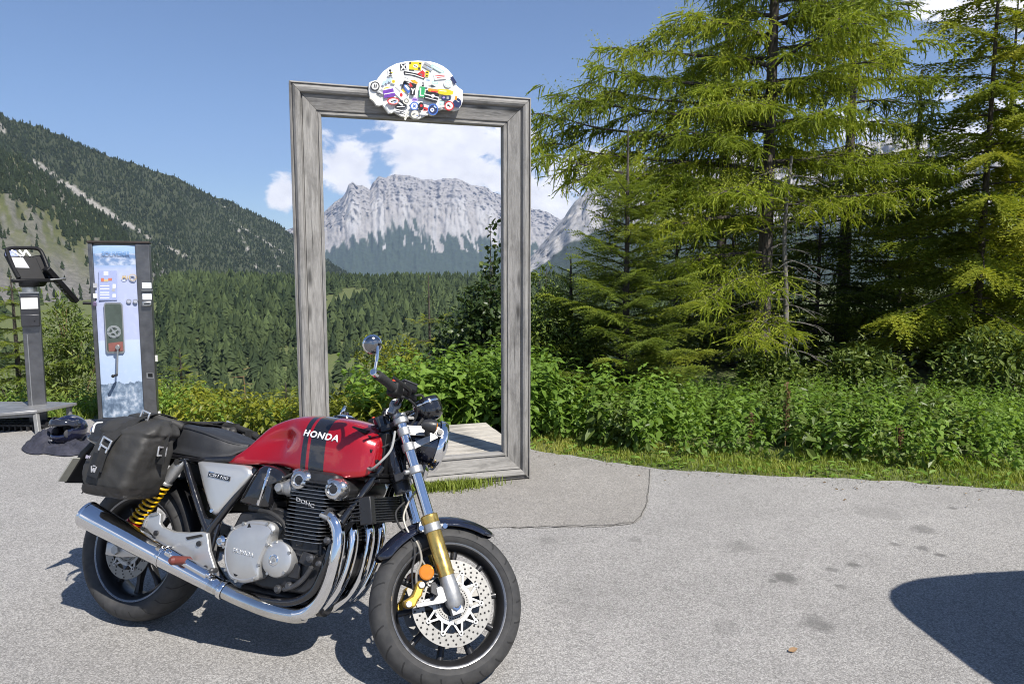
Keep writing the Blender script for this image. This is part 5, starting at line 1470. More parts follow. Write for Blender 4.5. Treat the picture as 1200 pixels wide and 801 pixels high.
# ---- engine
def blk(px, y0, y1, name, mat, bevel=.006):
    P = [B(x, y, -.19) for x, y in px]
    return part(MB().prism([V3((p.x, y0, p.z)) for p in P], (0, y1 - y0, 0)), name, mat, bevel=bevel)
blk([(262, 625), (275, 600), (300, 596), (330, 605), (348, 628), (372, 640), (385, 655), (378, 682), (350, 698), (300, 690), (272, 678)], -.158, .158, 'crankcase', ENG_BLK, .012)
blk([(300, 590), (330, 598), (345, 620), (352, 640), (330, 650), (290, 625)], -.15, .15, 'gearbox_top', ENG_BLK, .01)
CL = [(287, 611), (298, 609), (316, 611.5), (322, 617), (322, 622), (318.5, 628), (315.5, 637), (309, 650), (304.5, 662), (303.5, 676), (298, 680), (286, 683), (277, 681.5), (269, 677.5), (264.5, 668), (262, 655), (262.5, 640), (266, 627), (273, 617)]
for s in (-1, 1):
    P = [B(x, y, -.205) for x, y in CL]; P = [V3((p.x, -s * p.y, p.z)) for p in P]; P = catmull(P, 3, True); c = sum(P, V3()) / len(P)
    secs = [[V3((p.x, s * q, p.z)) for p in P] for q in (.15, .196)] + [[V3((c.x + (p.x - c.x) * k, s * q, c.z + (p.z - c.z) * k)) for p in P] for k, q in ((.985, .203), (.95, .209), (.90, .212), (.87, .2105), (.84, .2125), (.4, .2155), (.03, .216))]
    o = part(MB().loft(secs), 'clutch_cover' if s < 0 else 'alternator_cover', SILVER, angle=32)
    for k in range(0, len(P), 6):
        p = c + (P[k] - c) * .955; p.y = s * .206; MB().cyl(p, p + V3((0, s * .010, 0)), .0062, seg=6).build('bolt', ALU, o)
    a, d = B(273.5, 644, -.2155), B(297.5, 650, -.2155)
    if s > 0: a, d = V3((d.x, .2155, d.z)), V3((a.x, .2155, a.z))
    me = wrap_text('HONDA', V3((a.x, s * .2145, a.z)), V3((d.x, s * .2145, d.z)), .017, s, 'lettering', ALU, offset=.02)
    for v in me.vertices: v.co.y += s * .0015
    link('lettering', me, simple('bright cast letters', (.72, .72, .72), .3, .7), o)
    h = B(276, 671.5, -.215); h = V3((h.x, s * .209, h.z)); MB().cyl(h, h + V3((0, s * .004, 0)), .011, seg=18).build('oil_plug', BLACK, o)
    h = B(292.5, 616, -.21); h = V3((h.x, s * .209, h.z)); MB().cyl(h, h + V3((0, s * .004, 0)), .012, seg=3).build('cast_recess', BLACK, o)
    # the small round cover in front
    c2 = B(323.5, 654.5, -.20); c2 = V3((c2.x, s * .15, c2.z))
    o = part(MB().lathe([(.072, 0), (.072, .038), (.068, .048), (.058, .055), (.030, .058), (.001, .0585)], c2, (0, s, 0), 40), 'ignition_cover', SILVER, angle=30)
    for k in range(5):
        a = 2 * pi * k / 5 + .5; p = c2 + V3((cos(a) * .064, s * .046, sin(a) * .064)); MB().cyl(p, p + V3((0, s * .010, 0)), .0065, seg=6).build('bolt', ALU, o)
    MB().lathe([(.021, .056), (.021, .061), (.016, .062), (.015, .058), (.001, .057)], c2 + V3((-.004, 0, -.003)), (0, s, 0), 26).build('inspection_cap', CHROME, o)
    MB().cyl(c2 + V3((-.004, s * .057, -.003)), c2 + V3((-.004, s * .062, -.003)), .007, seg=6).build('cap_bolt', ALU, o)
# cylinder and head: a core with cooling fins
z0, z1 = .478, .672
def xr(z): return (.846 - .05 * (z - .49), 1.022 + .02 * (z - .49))
def rrect(x0, x1, w, z, r=.03, n=4):
    P = []
    for cx, cy_, a0 in ((x1 - r, w - r, 0), (x0 + r, w - r, pi / 2), (x0 + r, -w + r, pi), (x1 - r, -w + r, 1.5 * pi)):
        for k in range(n + 1):
            a = a0 + k * pi / 2 / n; P.append(V3((cx + r * cos(a), cy_ + r * sin(a), z)))
    return P
a0, a1 = xr(z0)
part(MB().loft([rrect(.862, 1.0, .185, .44), rrect(.862, 1.0, .185, .69)]), 'cylinder_block', ENG_BLK, angle=30)
NF = 15
for i in range(NF):
    z = z0 + (z1 - z0) * i / (NF - 1); x0, x1 = xr(z); w = .207 if i < 9 else .200
    b = MB(); t = .0022
    b.loft([rrect(x0 + .004, x1 - .004, w - .004, z - t), rrect(x0, x1, w, z - t * .5), rrect(x0, x1, w, z + t * .5), rrect(x0 + .004, x1 - .004, w - .004, z + t)])
    for k in range(len(b.f)):
        pass
    n = len(rrect(0, 1, .2, 0)); b.mi = [1 if n <= k < 2 * n else 0 for k in range(len(b.f))]
    part(b, 'cooling_fin', [ENG_BLK, FIN_EDGE], angle=30)
part(MB().loft([rrect(.868, 1.05, .18, .675), rrect(.862, 1.06, .19, .70), rrect(.87, 1.05, .185, .735), rrect(.90, 1.02, .17, .745)]), 'cylinder_head', ENG_BLK, angle=30)
for i, z in enumerate((.687, .703)): part(MB().loft([rrect(.865, 1.063, .205, z - .0025), rrect(.865, 1.063, .205, z + .0025)]), 'head_fin', ENG_BLK, angle=30)
# cam boxes with chrome ends
for s in (-1, 1):
    for (px, py), r in (((352.5, 562), .040), ((393, 573), .041)):
        p = B(px, py, -.185); c = V3((p.x, s * .10, p.z))
        b = MB().lathe([(r * .9, -.10), (r * 1.0, -.0), (r * 1.0, .058)], c, (0, s, 0), 26); part(b, 'cam_box', ENG_BLK)
        b = MB().lathe([(r * .98, .04), (r * 1.06, .055), (r * 1.04, .088), (r * .86, .102), (r * .60, .106), (r * .56, .100), (r * .2, .100), (.001, .100)], c, (0, s, 0), 28)
        b.ball(c + V3((-.018, s * .07, .024)), .028, 12, 8, sc=(1.2, 1, .75)); b.ball(c + V3((.022, s * .075, .012)), .028, 12, 8, sc=(1, 1, .9))
        o = part(b, 'cam_cover', simple('polished cast alloy', (.62, .62, .62), .22, .95, var=.1, vscale=30), angle=40)
        MB().lathe([(r * .42, .101), (.001, .103)], c, (0, s, 0), 22).build('cam_plug', ENG_BLK, o)
    a, d = B(347, 584, -.207), B(368, 593, -.207)
    if s > 0: a, d = V3((d.x, .207, d.z)), V3((a.x, .207, a.z))
    me = wrap_text('DOHC', V3((a.x, s * .206, a.z)), V3((d.x, s * .206, d.z)), .015, s, 'lettering', LETTER, offset=.03)
    link('lettering', me, simple('grey cast letters', (.42, .42, .42), .4, .6), bike)
    # spark lead and pipes
    part(MB().tube([(.955, s * .14, .74), (.965, s * .17, .715), (.955, s * .19, .68)], .010, 8), 'spark_plug_lead', RUBBER)
# intake side: throttle bodies, and the airbox cover with its bright trim
AB = [(303.5, 547.5), (318, 546.5), (330, 552.5), (334, 560), (330, 563.5), (322, 565), (316, 592), (310, 596), (283, 590), (281.5, 583)]
for s in (-1, 1):
    P = [B(x, y, -.185) for x, y in AB]; P = [V3((p.x, -s * p.y, p.z)) for p in P]; P = catmull(P, 3, True); c = sum(P, V3()) / len(P)
    secs = [[V3((p.x, s * q, p.z)) for p in P] for q in (.09, .17)] + [[V3((c.x + (p.x - c.x) * k, s * q, c.z + (p.z - c.z) * k)) for p in P] for k, q in ((.96, .183), (.86, .191), (.6, .195), (.04, .197))]
    o = part(MB().loft(secs), 'airbox_cover', FRAME_BLK, angle=40)
    q = lambda px, py, yy: (lambda p: V3((p.x, -s * p.y, p.z)))(B(px, py, yy))
    MB().tube([q(317, 549, -.185), q(312.5, 560, -.197), q(308, 575, -.198), q(303, 591, -.19)], .0085, 8).build('chrome_trim', CHROME, o)
    for i in range(2):
        y = s * (.06 + .10 * i); part(MB().lathe([(.030, 0), (.030, .04), (.036, .045), (.036, .07), (.028, .075), (.028, .11)], (.775, y, .665), (1, 0, .05), 18, cap=True), 'throttle_body', ALU if i else ENG_BLK)
    part(MB().lathe([(.001, .022), (.016, .020), (.022, .008), (.022, 0)], (.79, s * .175, .665), (0, s, 0), 18), 'throttle_cap', ALU)
    part(MB().box((.70, s * .12, .585), (.12, .10, .06)), 'starter_cover', ENG_BLK, bevel=.01)
# lower front engine furniture
r_ = np.random.default_rng(5)
fu = MB()
for px, py, y, sx, sz in ((352, 640, -.17, .05, .07), (360, 655, -.18, .06, .05), (345, 668, -.17, .05, .06), (372, 640, -.16, .04, .07), (366, 628, -.19, .035, .03), (338, 612, -.16, .03, .05), (352, 630, -.185, .03, .06), (378, 668, -.15, .05, .05)):
    p = B(px, py, y); fu.box((p.x, y + .03, p.z), (sx, .07, sz), Matrix.Rotation(radians(float(r_.uniform(-25, 25))), 3, 'Y'))
part(fu, 'engine_brackets', ENG_BLK, bevel=.005)
for px, py, y, r, n in ((362, 654, -.21, .014, 'engine_bolt'), (382, 633, -.20, .012, 'engine_bolt'), (324, 690, -.18, .014, 'drain_bolt'), (337, 686, -.18, .013, 'drain_bolt'), (372, 660, -.2, .010, 'engine_bolt')):
    p = B(px, py, y); part(MB().lathe([(.001, .016), (r * .7, .016), (r, .008), (r * 1.15, .007), (r * 1.15, 0)], p + V3((0, .012, 0)), (0, -1, 0), 14), n, GUN)
part(MB().tube([B(333, 690, -.17), B(345, 686, -.18), B(357, 676, -.18), B(365, 664, -.19)], .010, 10), 'oil_pipe', GUN)
part(MB().tube([B(304, 598, -.18), B(318, 601, -.19), B(331, 611, -.19), B(337, 622, -.19)], .009, 10), 'breather_hose', RUBBER)
part(MB().lathe([(.045, 0), (.055, .01), (.055, .07), (.045, .08)], (.93, -.06, .235), (1, 0, .1), 22, cap=True), 'oil_filter', ENG_BLK)
part(MB().box((.80, 0, .235), (.36, .24, .06)), 'oil_pan', ENG_BLK, bevel=.02)

# ---- exhaust
for i, y in enumerate((-.165, -.065, .065, .165)):
    e = y * .55 - (.03 if y < 0 else -.03)
    ye = (-.135, -.075, .075, .135)[i]
    pts = [V3((1.0, y, .585)), V3((1.03, y, .578)), V3((1.062, y, .545)), V3((1.078, y, .49)), V3((1.076, y * .99, .42)), V3((1.062, (y * .7 + ye * .3), .345)), V3((1.03, (y * .3 + ye * .7), .272)), V3((.985, ye, .225)), V3((.935, ye, .198)), V3((.86, ye, .188))]
    part(MB().tube(pts, .0265, 18, n=8), 'exhaust_pipe', CHROME if y < 0 else CHROME)
    part(MB().lathe([(.026, 0), (.034, .003), (.034, .014), (.026, .018)], (1.012, y, .584), (1, 0, -.25), 20, cap=True), 'exhaust_flange', GUN)
    for q in (-1, 1): part(MB().cyl((1.01, y + q * .042, .584 + .0), (1.045, y + q * .042, .576), .008, seg=10), 'exhaust_stud', ALU)
for s in (-1, 1):
    # collector along the bottom
    part(MB().tube([V3((.95, s * .125, .200)), V3((.90, s * .13, .190)), V3((.80, s * .145, .196)), V3((.68, s * .17, .222)), V3((.60, s * .19, .246)), V3((.55, s * .20, .262))], lambda t: .034 - .003 * t, 20, n=8), 'collector_pipe', CHROME_W)
    part(MB().lathe([(.0365, 0), (.0385, .003), (.0385, .018), (.0365, .021)], (.615, s * .187, .242), (-.96, s * .12, .27), 22), 'pipe_clamp', CHROME)
    ax0, ax1 = V3((.60, s * .19, .247)), V3((-.110, s * .250, .455))
    d = (ax1 - ax0); L = d.length; d.normalize()
    o = part(MB().lathe([(.030, 0), (.034, .02), (.037, .10), (.043, .25), (.048, .42), (.052, .60), (.054, L - .10), (.0548, L - .045), (.0548, L - .015)], ax0, d, 40), 'muffler', CHROME, angle=50)
    MB().lathe([(.0548, L - .018), (.0568, L - .014), (.0568, L - .004), (.052, L), (.038, L + .002), (.036, L - .02)], ax0, d, 40).build('muffler_end', CHROME, o, angle=40)
    MB().lathe([(.036, L - .022), (.0001, L - .022)], ax0, d, 24).build('muffler_mouth', HOLE, o)
    c = ax0 + d * .30
    MB().lathe([(.046, 0), (.0475, .002), (.0475, .016), (.0465, .018)], c, d, 32).build('muffler_strap', CHROME, o)
    MB().cyl(c + V3((0, s * .03, .05)), c + V3((0, s * .05, .035)), .009, seg=8).build('bolt', CHROME, o)
    # heat shield along the pipe
    MB().tube([ax0 + d * .06 + V3((0, s * .018, .030)), ax0 + d * .16 + V3((0, s * .020, .032)), ax0 + d * .27 + V3((0, s * .022, .036))], lambda t: .020, 12, n=6).build('heat_shield', CHROME, o)
    for t in (.04, .245):
        c = ax0 + d * t + V3((0, s * .036, .040)); MB().cyl(c - d * .004, c + d * .014, .010, seg=12).build('shield_bolt', CHROME, o, bevel=.002)

# ---- rear end
for s in (-1, 1):
    # swing arm
    b = MB(); secs = []
    for x, z, hh, w in ((.48, .375, .030, .020), (.38, .368, .032, .020), (.2, .345, .030, .018), (.03, .318, .030, .017), (-.06, .312, .026, .016)):
        secs.append([V3((x, s * (.135 + .01 * (x < .3)) + a * w, z + q * hh)) for a, q in ((-1, -.8), (-.8, -1), (.8, -1), (1, -.8), (1, .8), (.8, 1), (-.8, 1), (-1, .8))])
    part(b.loft(secs), 'swing_arm', SILVER, angle=40)
    part(MB().cyl((0, s * .12, RR), (0, s * .175, RR), .020, seg=6), 'axle_nut', ALU)
    # passenger peg hanger
    HG = [(166, 616.5), (170, 606.5), (176, 601), (185, 598.5), (188, 602), (187, 613), (190, 617), (204, 622.5), (220, 623.5), (236, 622.5), (242.5, 624.5), (245, 645), (253, 670), (253.5, 675.5), (246, 677), (236, 675), (228, 670), (221, 661), (212, 653.5), (196, 643), (182, 631), (172, 620)]
    P = [B(x, y, -.190) for x, y in HG]; P = [V3((p.x, -s * p.y, p.z)) for p in P]
    o = part(MB().prism(P, (0, -s * .020, 0)), 'peg_hanger', SILVER, bevel=.004)
    q = lambda px, py, yy: (lambda p: V3((p.x, -s * p.y, p.z)))(B(px, py, yy))
    for px, py in ((183.5, 624), (233.5, 636.5), (241, 665)):
        c = q(px, py, -.190); MB().cyl(c, c + V3((0, s * .007, 0)), .011, seg=8).build('bolt', ENG_BLK, o)
    MB().prism([q(x, y, -.1915) for x, y in [(218, 629), (236, 625.5), (237.5, 628), (220, 632)]], (0, s * .003, 0)).build('hanger_slot', HOLE, o, angle=0)
    b = MB(); b.bar(q(176, 603.5, -.193), q(186, 600.5, -.193), .008, .012); b.bar(q(171, 608, -.193), q(168, 617, -.193), .008, .012); part(b, 'helmet_hook', ALU, bevel=.002)
    c = q(224, 656.5, -.20)
    part(MB().lathe([(.010, 0), (.017, .01), (.018, .085), (.010, .095)], c, (-.25, s * 1, .06), 14, cap=True), 'passenger_peg', simple('brown red peg rubber', (.13, .03, .022), .5))
    part(MB().tube([q(240, 668, -.19), c + V3((.01, s * .01, -.01))], .009, 8), 'peg_hinge', ALU)
    # rider's peg and pedal
    part(MB().lathe([(.007, 0), (.010, .005), (.010, .03), (.006, .035)], V3((.57, s * .20, .315)), (-.2, s, .05), 12, cap=True), 'rider_peg', GUN)
    part(MB().tube([q(252, 676.5, -.20), q(240, 676.5, -.21), q(232, 674, -.215), q(226, 669, -.21)], .008, 10), 'brake_pedal' if s < 0 else 'gear_pedal', ALU)
    # shock absorber
    a, d = V3((.250, s * .152, .712)), V3((.03, s * .152, .395)); ax = (d - a).normalized(); L = (d - a).length
    part(MB().lathe([(.012, -.012), (.021, -.004), (.024, .012), (.0265, .045), (.0265, .085), (.023, .10), (.030, .104), (.030, .112)], a, ax, 24, cap=True), 'shock_reservoir', ALU, angle=40)
    part(MB().cyl(a + ax * .10, a + ax * (L - .02), .0155, seg=16), 'shock_rod', BLACK)
    hel = []; turns = 9.5
    for k in range(int(turns * 14) + 1):
        f = k / (turns * 14); u = ax.orthogonal().normalized(); w = ax.cross(u); an = 2 * pi * turns * f
        hel.append(a + ax * (.115 + (L - .165) * f) + (u * cos(an) + w * sin(an)) * .027)
    part(MB().tube(hel, .0052, 8, smooth=False), 'shock_spring', YELLOW)
    part(MB().lathe([(.030, 0), (.033, .004), (.033, .018), (.028, .022)], a + ax * (L - .06), ax, 22, cap=True), 'spring_adjuster', simple('red anodised', (.45, .02, .03), .3, .7))
    part(MB().lathe([(.02, 0), (.022, .03), (.015, .05)], a + ax * (L - .04), ax, 18, cap=True), 'shock_foot', ALU)
    part(MB().cyl(a - ax * .002 - V3((0, s * .02, 0)), a - ax * .002 + V3((0, s * .026, 0)), .014, seg=16), 'shock_bolt', CHROME)
# hugger and inner fender
def arc_strip(r, a0, a1, w, n, name, mat, th=.004, cy=0):
    secs = []
    for i in range(n + 1):
        a = radians(a0 + (a1 - a0) * i / n); row = []
        for k in range(9):
            q = -1 + k / 4; rr_ = r - .03 * abs(q) ** 3; row.append(V3((cos(a) * rr_, q * w, RR + sin(a) * rr_)))
        secs.append(row)
    o = part(MB().loft(secs, closed=False, cap=False), name, mat, angle=60); md = o.modifiers.new('th', 'SOLIDIFY'); md.thickness = th
    return o
arc_strip(.345, -14, 70, .105, 18, 'inner_fender', BLACK)
arc_strip(.43, 70, 150, .09, 14, 'rear_fender', BLACK)
part(MB().box((.42, 0, .62), (.10, .19, .20)), 'battery_box', BLACK, bevel=.01)
part(MB().box((.62, 0, .65), (.26, .22, .16)), 'airbox', BLACK, bevel=.02)
part(MB().prism([V3((-.33, -.06, .77)), V3((-.36, -.06, .78)), V3((-.44, -.06, .70)), V3((-.505, -.06, .55)), V3((-.49, -.06, .545)), V3((-.415, -.06, .68))], (0, .12, 0)), 'plate_carrier', BLACK, bevel=.006)
o = part(MB().box((-.462, 0, .612), (.008, .20, .13), Matrix.Rotation(radians(28), 3, 'Y')), 'number_plate', simple('dull plate', (.30, .30, .27), .5, .1), bevel=.002)
o = part(MB().lathe([(.040, -.03), (.044, 0), (.042, .008)], (-.415, 0, .80), (-1, 0, .05), 24, cap=True), 'tail_light', CHROME)
MB().lathe([(.042, .006), (.034, .02), (.001, .024)], (-.415, 0, .80), (-1, 0, .05), 24).build('tail_lens', REDLENS, o)
for s in (-1, 1):
    c = V3((-.20, s * .10, .67)); b = MB().lathe([(.001, -.04), (.02, -.036), (.033, .0), (.033, .012)], c, (-1, 0, 0), 20); b.cyl((-.18, s * .05, .69), c, .010, seg=10); o = part(b, 'rear_turn_signal', ENG_BLK)
    MB().lathe([(.033, .012), (.001, .024)], c, (-1, 0, 0), 20).build('signal_lens', AMBER, o)
# oil cooler between the down tubes
part(MB().box((1.165, 0, .617), (.030, .22, .098), Matrix.Rotation(radians(-14), 3, 'Y')), 'oil_cooler', BLACK)
for i in range(10):
    z = -.045 + .01 * i; R_ = Matrix.Rotation(radians(-14), 3, 'Y'); p = V3((1.165, 0, .617)) + R_ @ V3((0, 0, z))
    part(MB().box(p, (.046, .232, .0035), R_), 'cooler_fin', ENG_BLK)
for s in (-1, 1):
    R_ = Matrix.Rotation(radians(-14), 3, 'Y')
    part(MB().box((1.165, s * .128, .617), (.054, .036, .106), R_), 'cooler_tank', simple('satin black metal', (.035, .035, .037), .35, .5), bevel=.004)
    for i in range(7): part(MB().box(V3((1.122, s * .125, .617)) + R_ @ V3((0, 0, -.042 + .014 * i)), (.045, .05, .0045), R_), 'cooler_rib', ENG_BLK, bevel=.001)
    part(MB().tube([V3((1.12, s * .14, .575)), V3((1.07, s * .11, .53)), V3((1.02, s * .10, .42)), V3((.99, s * .1, .34))], .010, 10), 'oil_hose', RUBBER)
# side stand on the left, and its foot on the ground
gp = BIKE_M.inverted() @ (BIKE_M @ V3((.50, .20, 0)))
foot = None
for k in range(200):
    z = .2 - k * .002; w = BIKE_M @ V3((.44, .30, z))
    if w.z < .012: foot = V3((.44, .30, z)); break
if foot is None: foot = V3((.44, .3, -.09))
o = part(MB().tube([V3((.56, .15, .27)), foot], .013, 10, smooth=False), 'side_stand', FRAME_BLK)
MB().box(foot, (.06, .035, .01)).build('stand_foot', FRAME_BLK, o)
# rider-side extra cables on the cylinder
part(MB().tube([V3((.80, -.19, .70)), V3((.86, -.16, .735)), V3((.98, -.12, .75)), V3((1.10, -.09, .76))], .005, 8), 'throttle_cable', RUBBER)

# =================================================================== PANNIER BAGS
BAGM = simple('black tarpaulin cloth', (.030, .029, .027), .62, 0, var=.3, vscale=8, bump=.35, bscale=60)
BAGM2 = simple('black webbing', (.016, .016, .016), .8, 0, var=.3, bump=.5, bscale=500)
def pannier(s, label):
    root = empty('pannier_bag'); root.matrix_world = BIKE_M
    tag(root, label, 'bag', 'soft roll top bags slung on the motorcycle')
    # body: loft from bottom to the rolled top; sections in (x, y)
    lv = [(.548, -.020, .165, .215, .350), (.560, -.040, .187, .175, .368), (.60, -.048, .202, .165, .380), (.66, -.048, .216, .165, .380), (.72, -.042, .230, .170, .376), (.775, -.026, .236, .178, .362), (.80, -.022, .230, .178, .350), (.820, -.045, .240, .168, .345), (.855, -.050, .232, .150, .300), (.882, -.03, .205, .120, .235)]
    secs = []
    for z, x0, x1, y0, y1 in lv:
        row = []
        r = .028 if .57 < z < .85 else .02
        for cx, cy_, a0 in ((x1 - r, y1 - r, 0), (x0 + r, y1 - r, pi / 2), (x0 + r, y0 + r, pi), (x1 - r, y0 + r, 1.5 * pi)):
            for k in range(5):
                a = a0 + k * pi / 8; row.append(V3((cx + r * cos(a), s * (cy_ + r * sin(a)), z)))
        # extra points on the long sides so that the cloth can sag
        full = []
        n = len(row)
        for k in range(n):
            p, q = row[k], row[(k + 1) % n]; full.append(p)
            if k % 5 == 4:
                for j in range(1, 14): full.append(p.lerp(q, j / 14))
        secs.append(full)
    # resample upward
    fine = []
    m = len(secs[0])
    for k in range(m): fine.append(catmull([q[k] for q in secs], 6))
    rows = [[fine[k][i] for k in range(m)] for i in range(len(fine[0]))]
    A = np.array([[tuple(p) for p in r] for r in rows]); c = A.mean(axis=(0, 1))
    nse = fbm(A[..., 0] * 9, A[..., 1] * 9, A[..., 2] * 9, oct=4, seed=301 if s < 0 else 302, ridged=True)
    nse2 = fbm(A[..., 0] * 4 + 7, A[..., 1] * 4, A[..., 2] * 14, oct=3, seed=303)
    dirv = A - np.array([.1, s * .27, 0]) * [1, 1, 0] - np.array([0, 0, 1]) * A[..., 2:3]; dirv /= np.linalg.norm(dirv, axis=-1, keepdims=True) + 1e-9
    nse3 = fbm(A[..., 0] * 16 + A[..., 2] * 13, A[..., 1] * 16, A[..., 2] * 7, oct=4, seed=304, ridged=True)
    amp = (.009 + .022 * sstep(.77, .84, A[..., 2]))
    A = A + dirv * ((nse - .3) * amp + nse2 * .012 + (nse3 - .3) * .007)[..., None]
    rows = [[V3(p) for p in r] for r in A]
    MB().loft(rows).build('bag_body', BAGM, root, angle=75)
    # rolled closure
    MB().tube([(-.055, s * .165, .874), (.0, s * .20, .882), (.10, s * .215, .884), (.18, s * .20, .880), (.235, s * .16, .860)], lambda t: .017 + .002 * sin(t * 23), 12, n=8).build('roll_top', BAGM, root, angle=80)
    # base reinforcement
    MB().loft([[V3((p.x + (p.x - .105) * .02, p.y + s * .0035 * (1 if abs(p.y) > .27 else -1), p.z)) for p in rows[i]] for i in range(2, 12)], cap=False).build('base_panel', simple('dark heavy cloth', (.023, .021, .020), .5, 0, var=.25, bump=.3, bscale=200), root, angle=70)
    def strap(pts, w, name, mat=BAGM2, th=.004, par=root):
        P = catmull(pts, 6); b = MB(); secs = []
        for i, p in enumerate(P):
            T = (P[min(i + 1, len(P) - 1)] - P[max(i - 1, 0)]).normalized(); N = V3((0, s, 0)) if abs(T.y) < .8 else V3((0, 0, 1))
            U = T.cross(N).normalized(); N = U.cross(T)
            secs.append([p + U * w / 2 + N * th / 2, p - U * w / 2 + N * th / 2, p - U * w / 2 - N * th / 2, p + U * w / 2 - N * th / 2])
        return b.loft(secs).build(name, mat, par, angle=40)
    y = s * .388
    strap([(.140, s * .120, .895), (.125, s * .215, .905), (.105, s * .30, .862), (.09, s * .374, .79), (.078, s * .392, .74), (.066, s * .396, .65)], .042, 'strap')
    strap([(.058, s * .394, .72), (.046, s * .397, .625)], .060, 'strap_patch', simple('black leather patch', (.013, .013, .013), .5))
    def buckle(c, a, sc=1.0):
        R_ = Matrix.Rotation(radians(a), 3, 'Y'); b = MB(); c = V3(c)
        for z in (-.017, .017): b.box(c + R_ @ V3((0, 0, z * sc)), (.052 * sc, .006, .007), R_)
        for x in (-.024, .024): b.box(c + R_ @ V3((x * sc, 0, 0)), (.007, .006, .040 * sc), R_)
        b.box(c + R_ @ V3((-.02 * sc, 0, -.026)), (.008, .005, .03), R_); b.box(c + R_ @ V3((.02 * sc, 0, -.026)), (.008, .005, .02), R_)
        return b.build('buckle', simple('bright buckle', (.70, .70, .70), .3, .8), root, bevel=.0015)
    bk = buckle((.083, s * .396, .765), 18)
    bk = buckle((.12, s * .262, .893), 14, .9); bk.rotation_euler = (0, 0, 0)
    # front buckle on the end face
    c = V3((.246, s * .262, .752)); b = MB()
    for z in (-.017, .017): b.box(c + V3((0, 0, z)), (.006, .046, .007))
    for yy in (-.021, .021): b.box(c + V3((0, yy, 0)), (.006, .007, .04))
    b.build('buckle', simple('bright buckle', (.70, .70, .70), .3, .8), root, bevel=.0015)
    strap([(.243, s * .255, .70), (.243, s * .26, .75), (.240, s * .25, .80), (.215, s * .215, .865)], .034, 'strap')
    # little emblem on the patch and a side tag
    b = MB(); c = V3((.049, s * .4005, .655))
    for a, d in (((-.014, .012), (-.007, -.012)), ((-.007, -.012), (0, .006)), ((0, .006), (.007, -.012)), ((.007, -.012), (.014, .012)), ((-.006, .014), (.006, .014))): b.bar(c + V3((a[0], 0, a[1])), c + V3((d[0], 0, d[1])), .003, .004)
    b.build('emblem', simple('grey print', (.40, .40, .42), .5), root, angle=0)
    me = text_shape('SW', .017, 'tag_print', .0005, .0006, 'CENTER'); o = link('tag_print', me, simple('lilac grey print', (.45, .42, .50), .5), root)
    o.matrix_local = Matrix.Translation((.0, s * .3945, .70)) @ (Matrix.Rotation(pi / 2, 4, 'X') if s < 0 else Matrix.Rotation(pi, 4, 'Z') @ Matrix.Rotation(pi / 2, 4, 'X'))
    MB().tube([V3((-.052, s * .35, .80)), V3((-.070, s * .33, .835)), V3((-.078, s * .29, .845))], .004, 8).build('loop', simple('white cord', (.7, .7, .7), .6), root)
    return root
pannier(-1, 'black roll top pannier bag with steel buckles above the chrome muffler')
pannier(1, 'black pannier bag on the far side, showing only its top behind the seat')
# yoke straps over the seat that join both bags
def yoke():
    b = MB()
    for x in (-.02, .14):
        secs = []
        for y in np.linspace(-.19, .19, 25):
            z = .884 - .10 * max(0, abs(y) - .13) ; secs.append([V3((x - .05, y, z)), V3((x + .05, y, z)), V3((x + .05, y, z + .004)), V3((x - .05, y, z + .004))])
        b.loft(secs)
    o = b.build('bag_yoke', BAGM2); o.matrix_world = BIKE_M
    tag(o, 'black webbing yoke lying across the rear of the seat between the bags', 'strap')
    b = MB(); 
    b.tube([(.06, .165, .885), (.16, .20, .892), (.28, .20, .872), (.36, .19, .846)], .016, 10)
    for x in (.20, .31): b.box((x, .195, .885 - .25 * max(0, x - .2)), (.03, .05, .04))
    o = b.build('rolled_strap', BAGM2); o.matrix_world = BIKE_M
    tag(o, 'rolled black strap lying along the far edge of the seat', 'strap')
yoke()

# =================================================================== TREES AND PLANTS
def mat_leaf(name, dark, light, tip=None, trans=.35, rough=.55, spec=.3):
    t = NT(name)
    at = t.n('Attribute'); at.attribute_name = 'tint'
    c = t.ramp(at.outputs['Fac'], [(0.0, dark), (0.6, light), (1.0, tip or tuple(min(1, q * 1.4) for q in light))])
    b = t.bsdf(Base_Color=c, Roughness=rough); t.set(b, Specular_IOR_Level=spec)
    tr = t.n('BsdfTranslucent'); t.l(t.mix(1.0, c, (1.0, .95, .5), 'MULTIPLY'), tr.inputs[0])
    mx = t.n('MixShader'); mx.inputs[0].default_value = trans
    t.l(b.outputs[0], mx.inputs[1]); t.l(tr.outputs[0], mx.inputs[2]); t.l(mx.outputs[0], t.out.inputs[0])
    return t.m
LARCH = mat_leaf('larch needles', (.085, .130, .016), (.31, .385, .042), (.54, .56, .08), .5)
LARCH_D = mat_leaf('shaded larch needles', (.040, .065, .014), (.135, .185, .028), (.24, .27, .05), .4)  # darker copy of LARCH: the second row's shade is put into the colour
SPRUCE = mat_leaf('spruce needles', (.065, .105, .02), (.22, .285, .048), (.38, .41, .07), .42)
SPRUCE_Y = mat_leaf('yellowing spruce needles', (.075, .115, .014), (.25, .30, .032), (.45, .43, .05), .45)
NETTLE = mat_leaf('nettle leaves', (.060, .125, .020), (.215, .345, .055), (.36, .47, .10), .48, .5)
SHRUB_Y = mat_leaf('yellow green leaves', (.095, .125, .016), (.24, .26, .028), (.38, .36, .045), .4, .4)
SHRUB_G = mat_leaf('mid green leaves', (.055, .095, .02), (.165, .22, .045), (.29, .33, .08), .32, .42)
SHRUB_D = mat_leaf('dark beech leaves', (.022, .044, .014), (.065, .10, .03), (.15, .19, .06), .25, .35)
GRASS = mat_leaf('grass blades', (.10, .15, .025), (.26, .33, .055), (.42, .43, .10), .45)
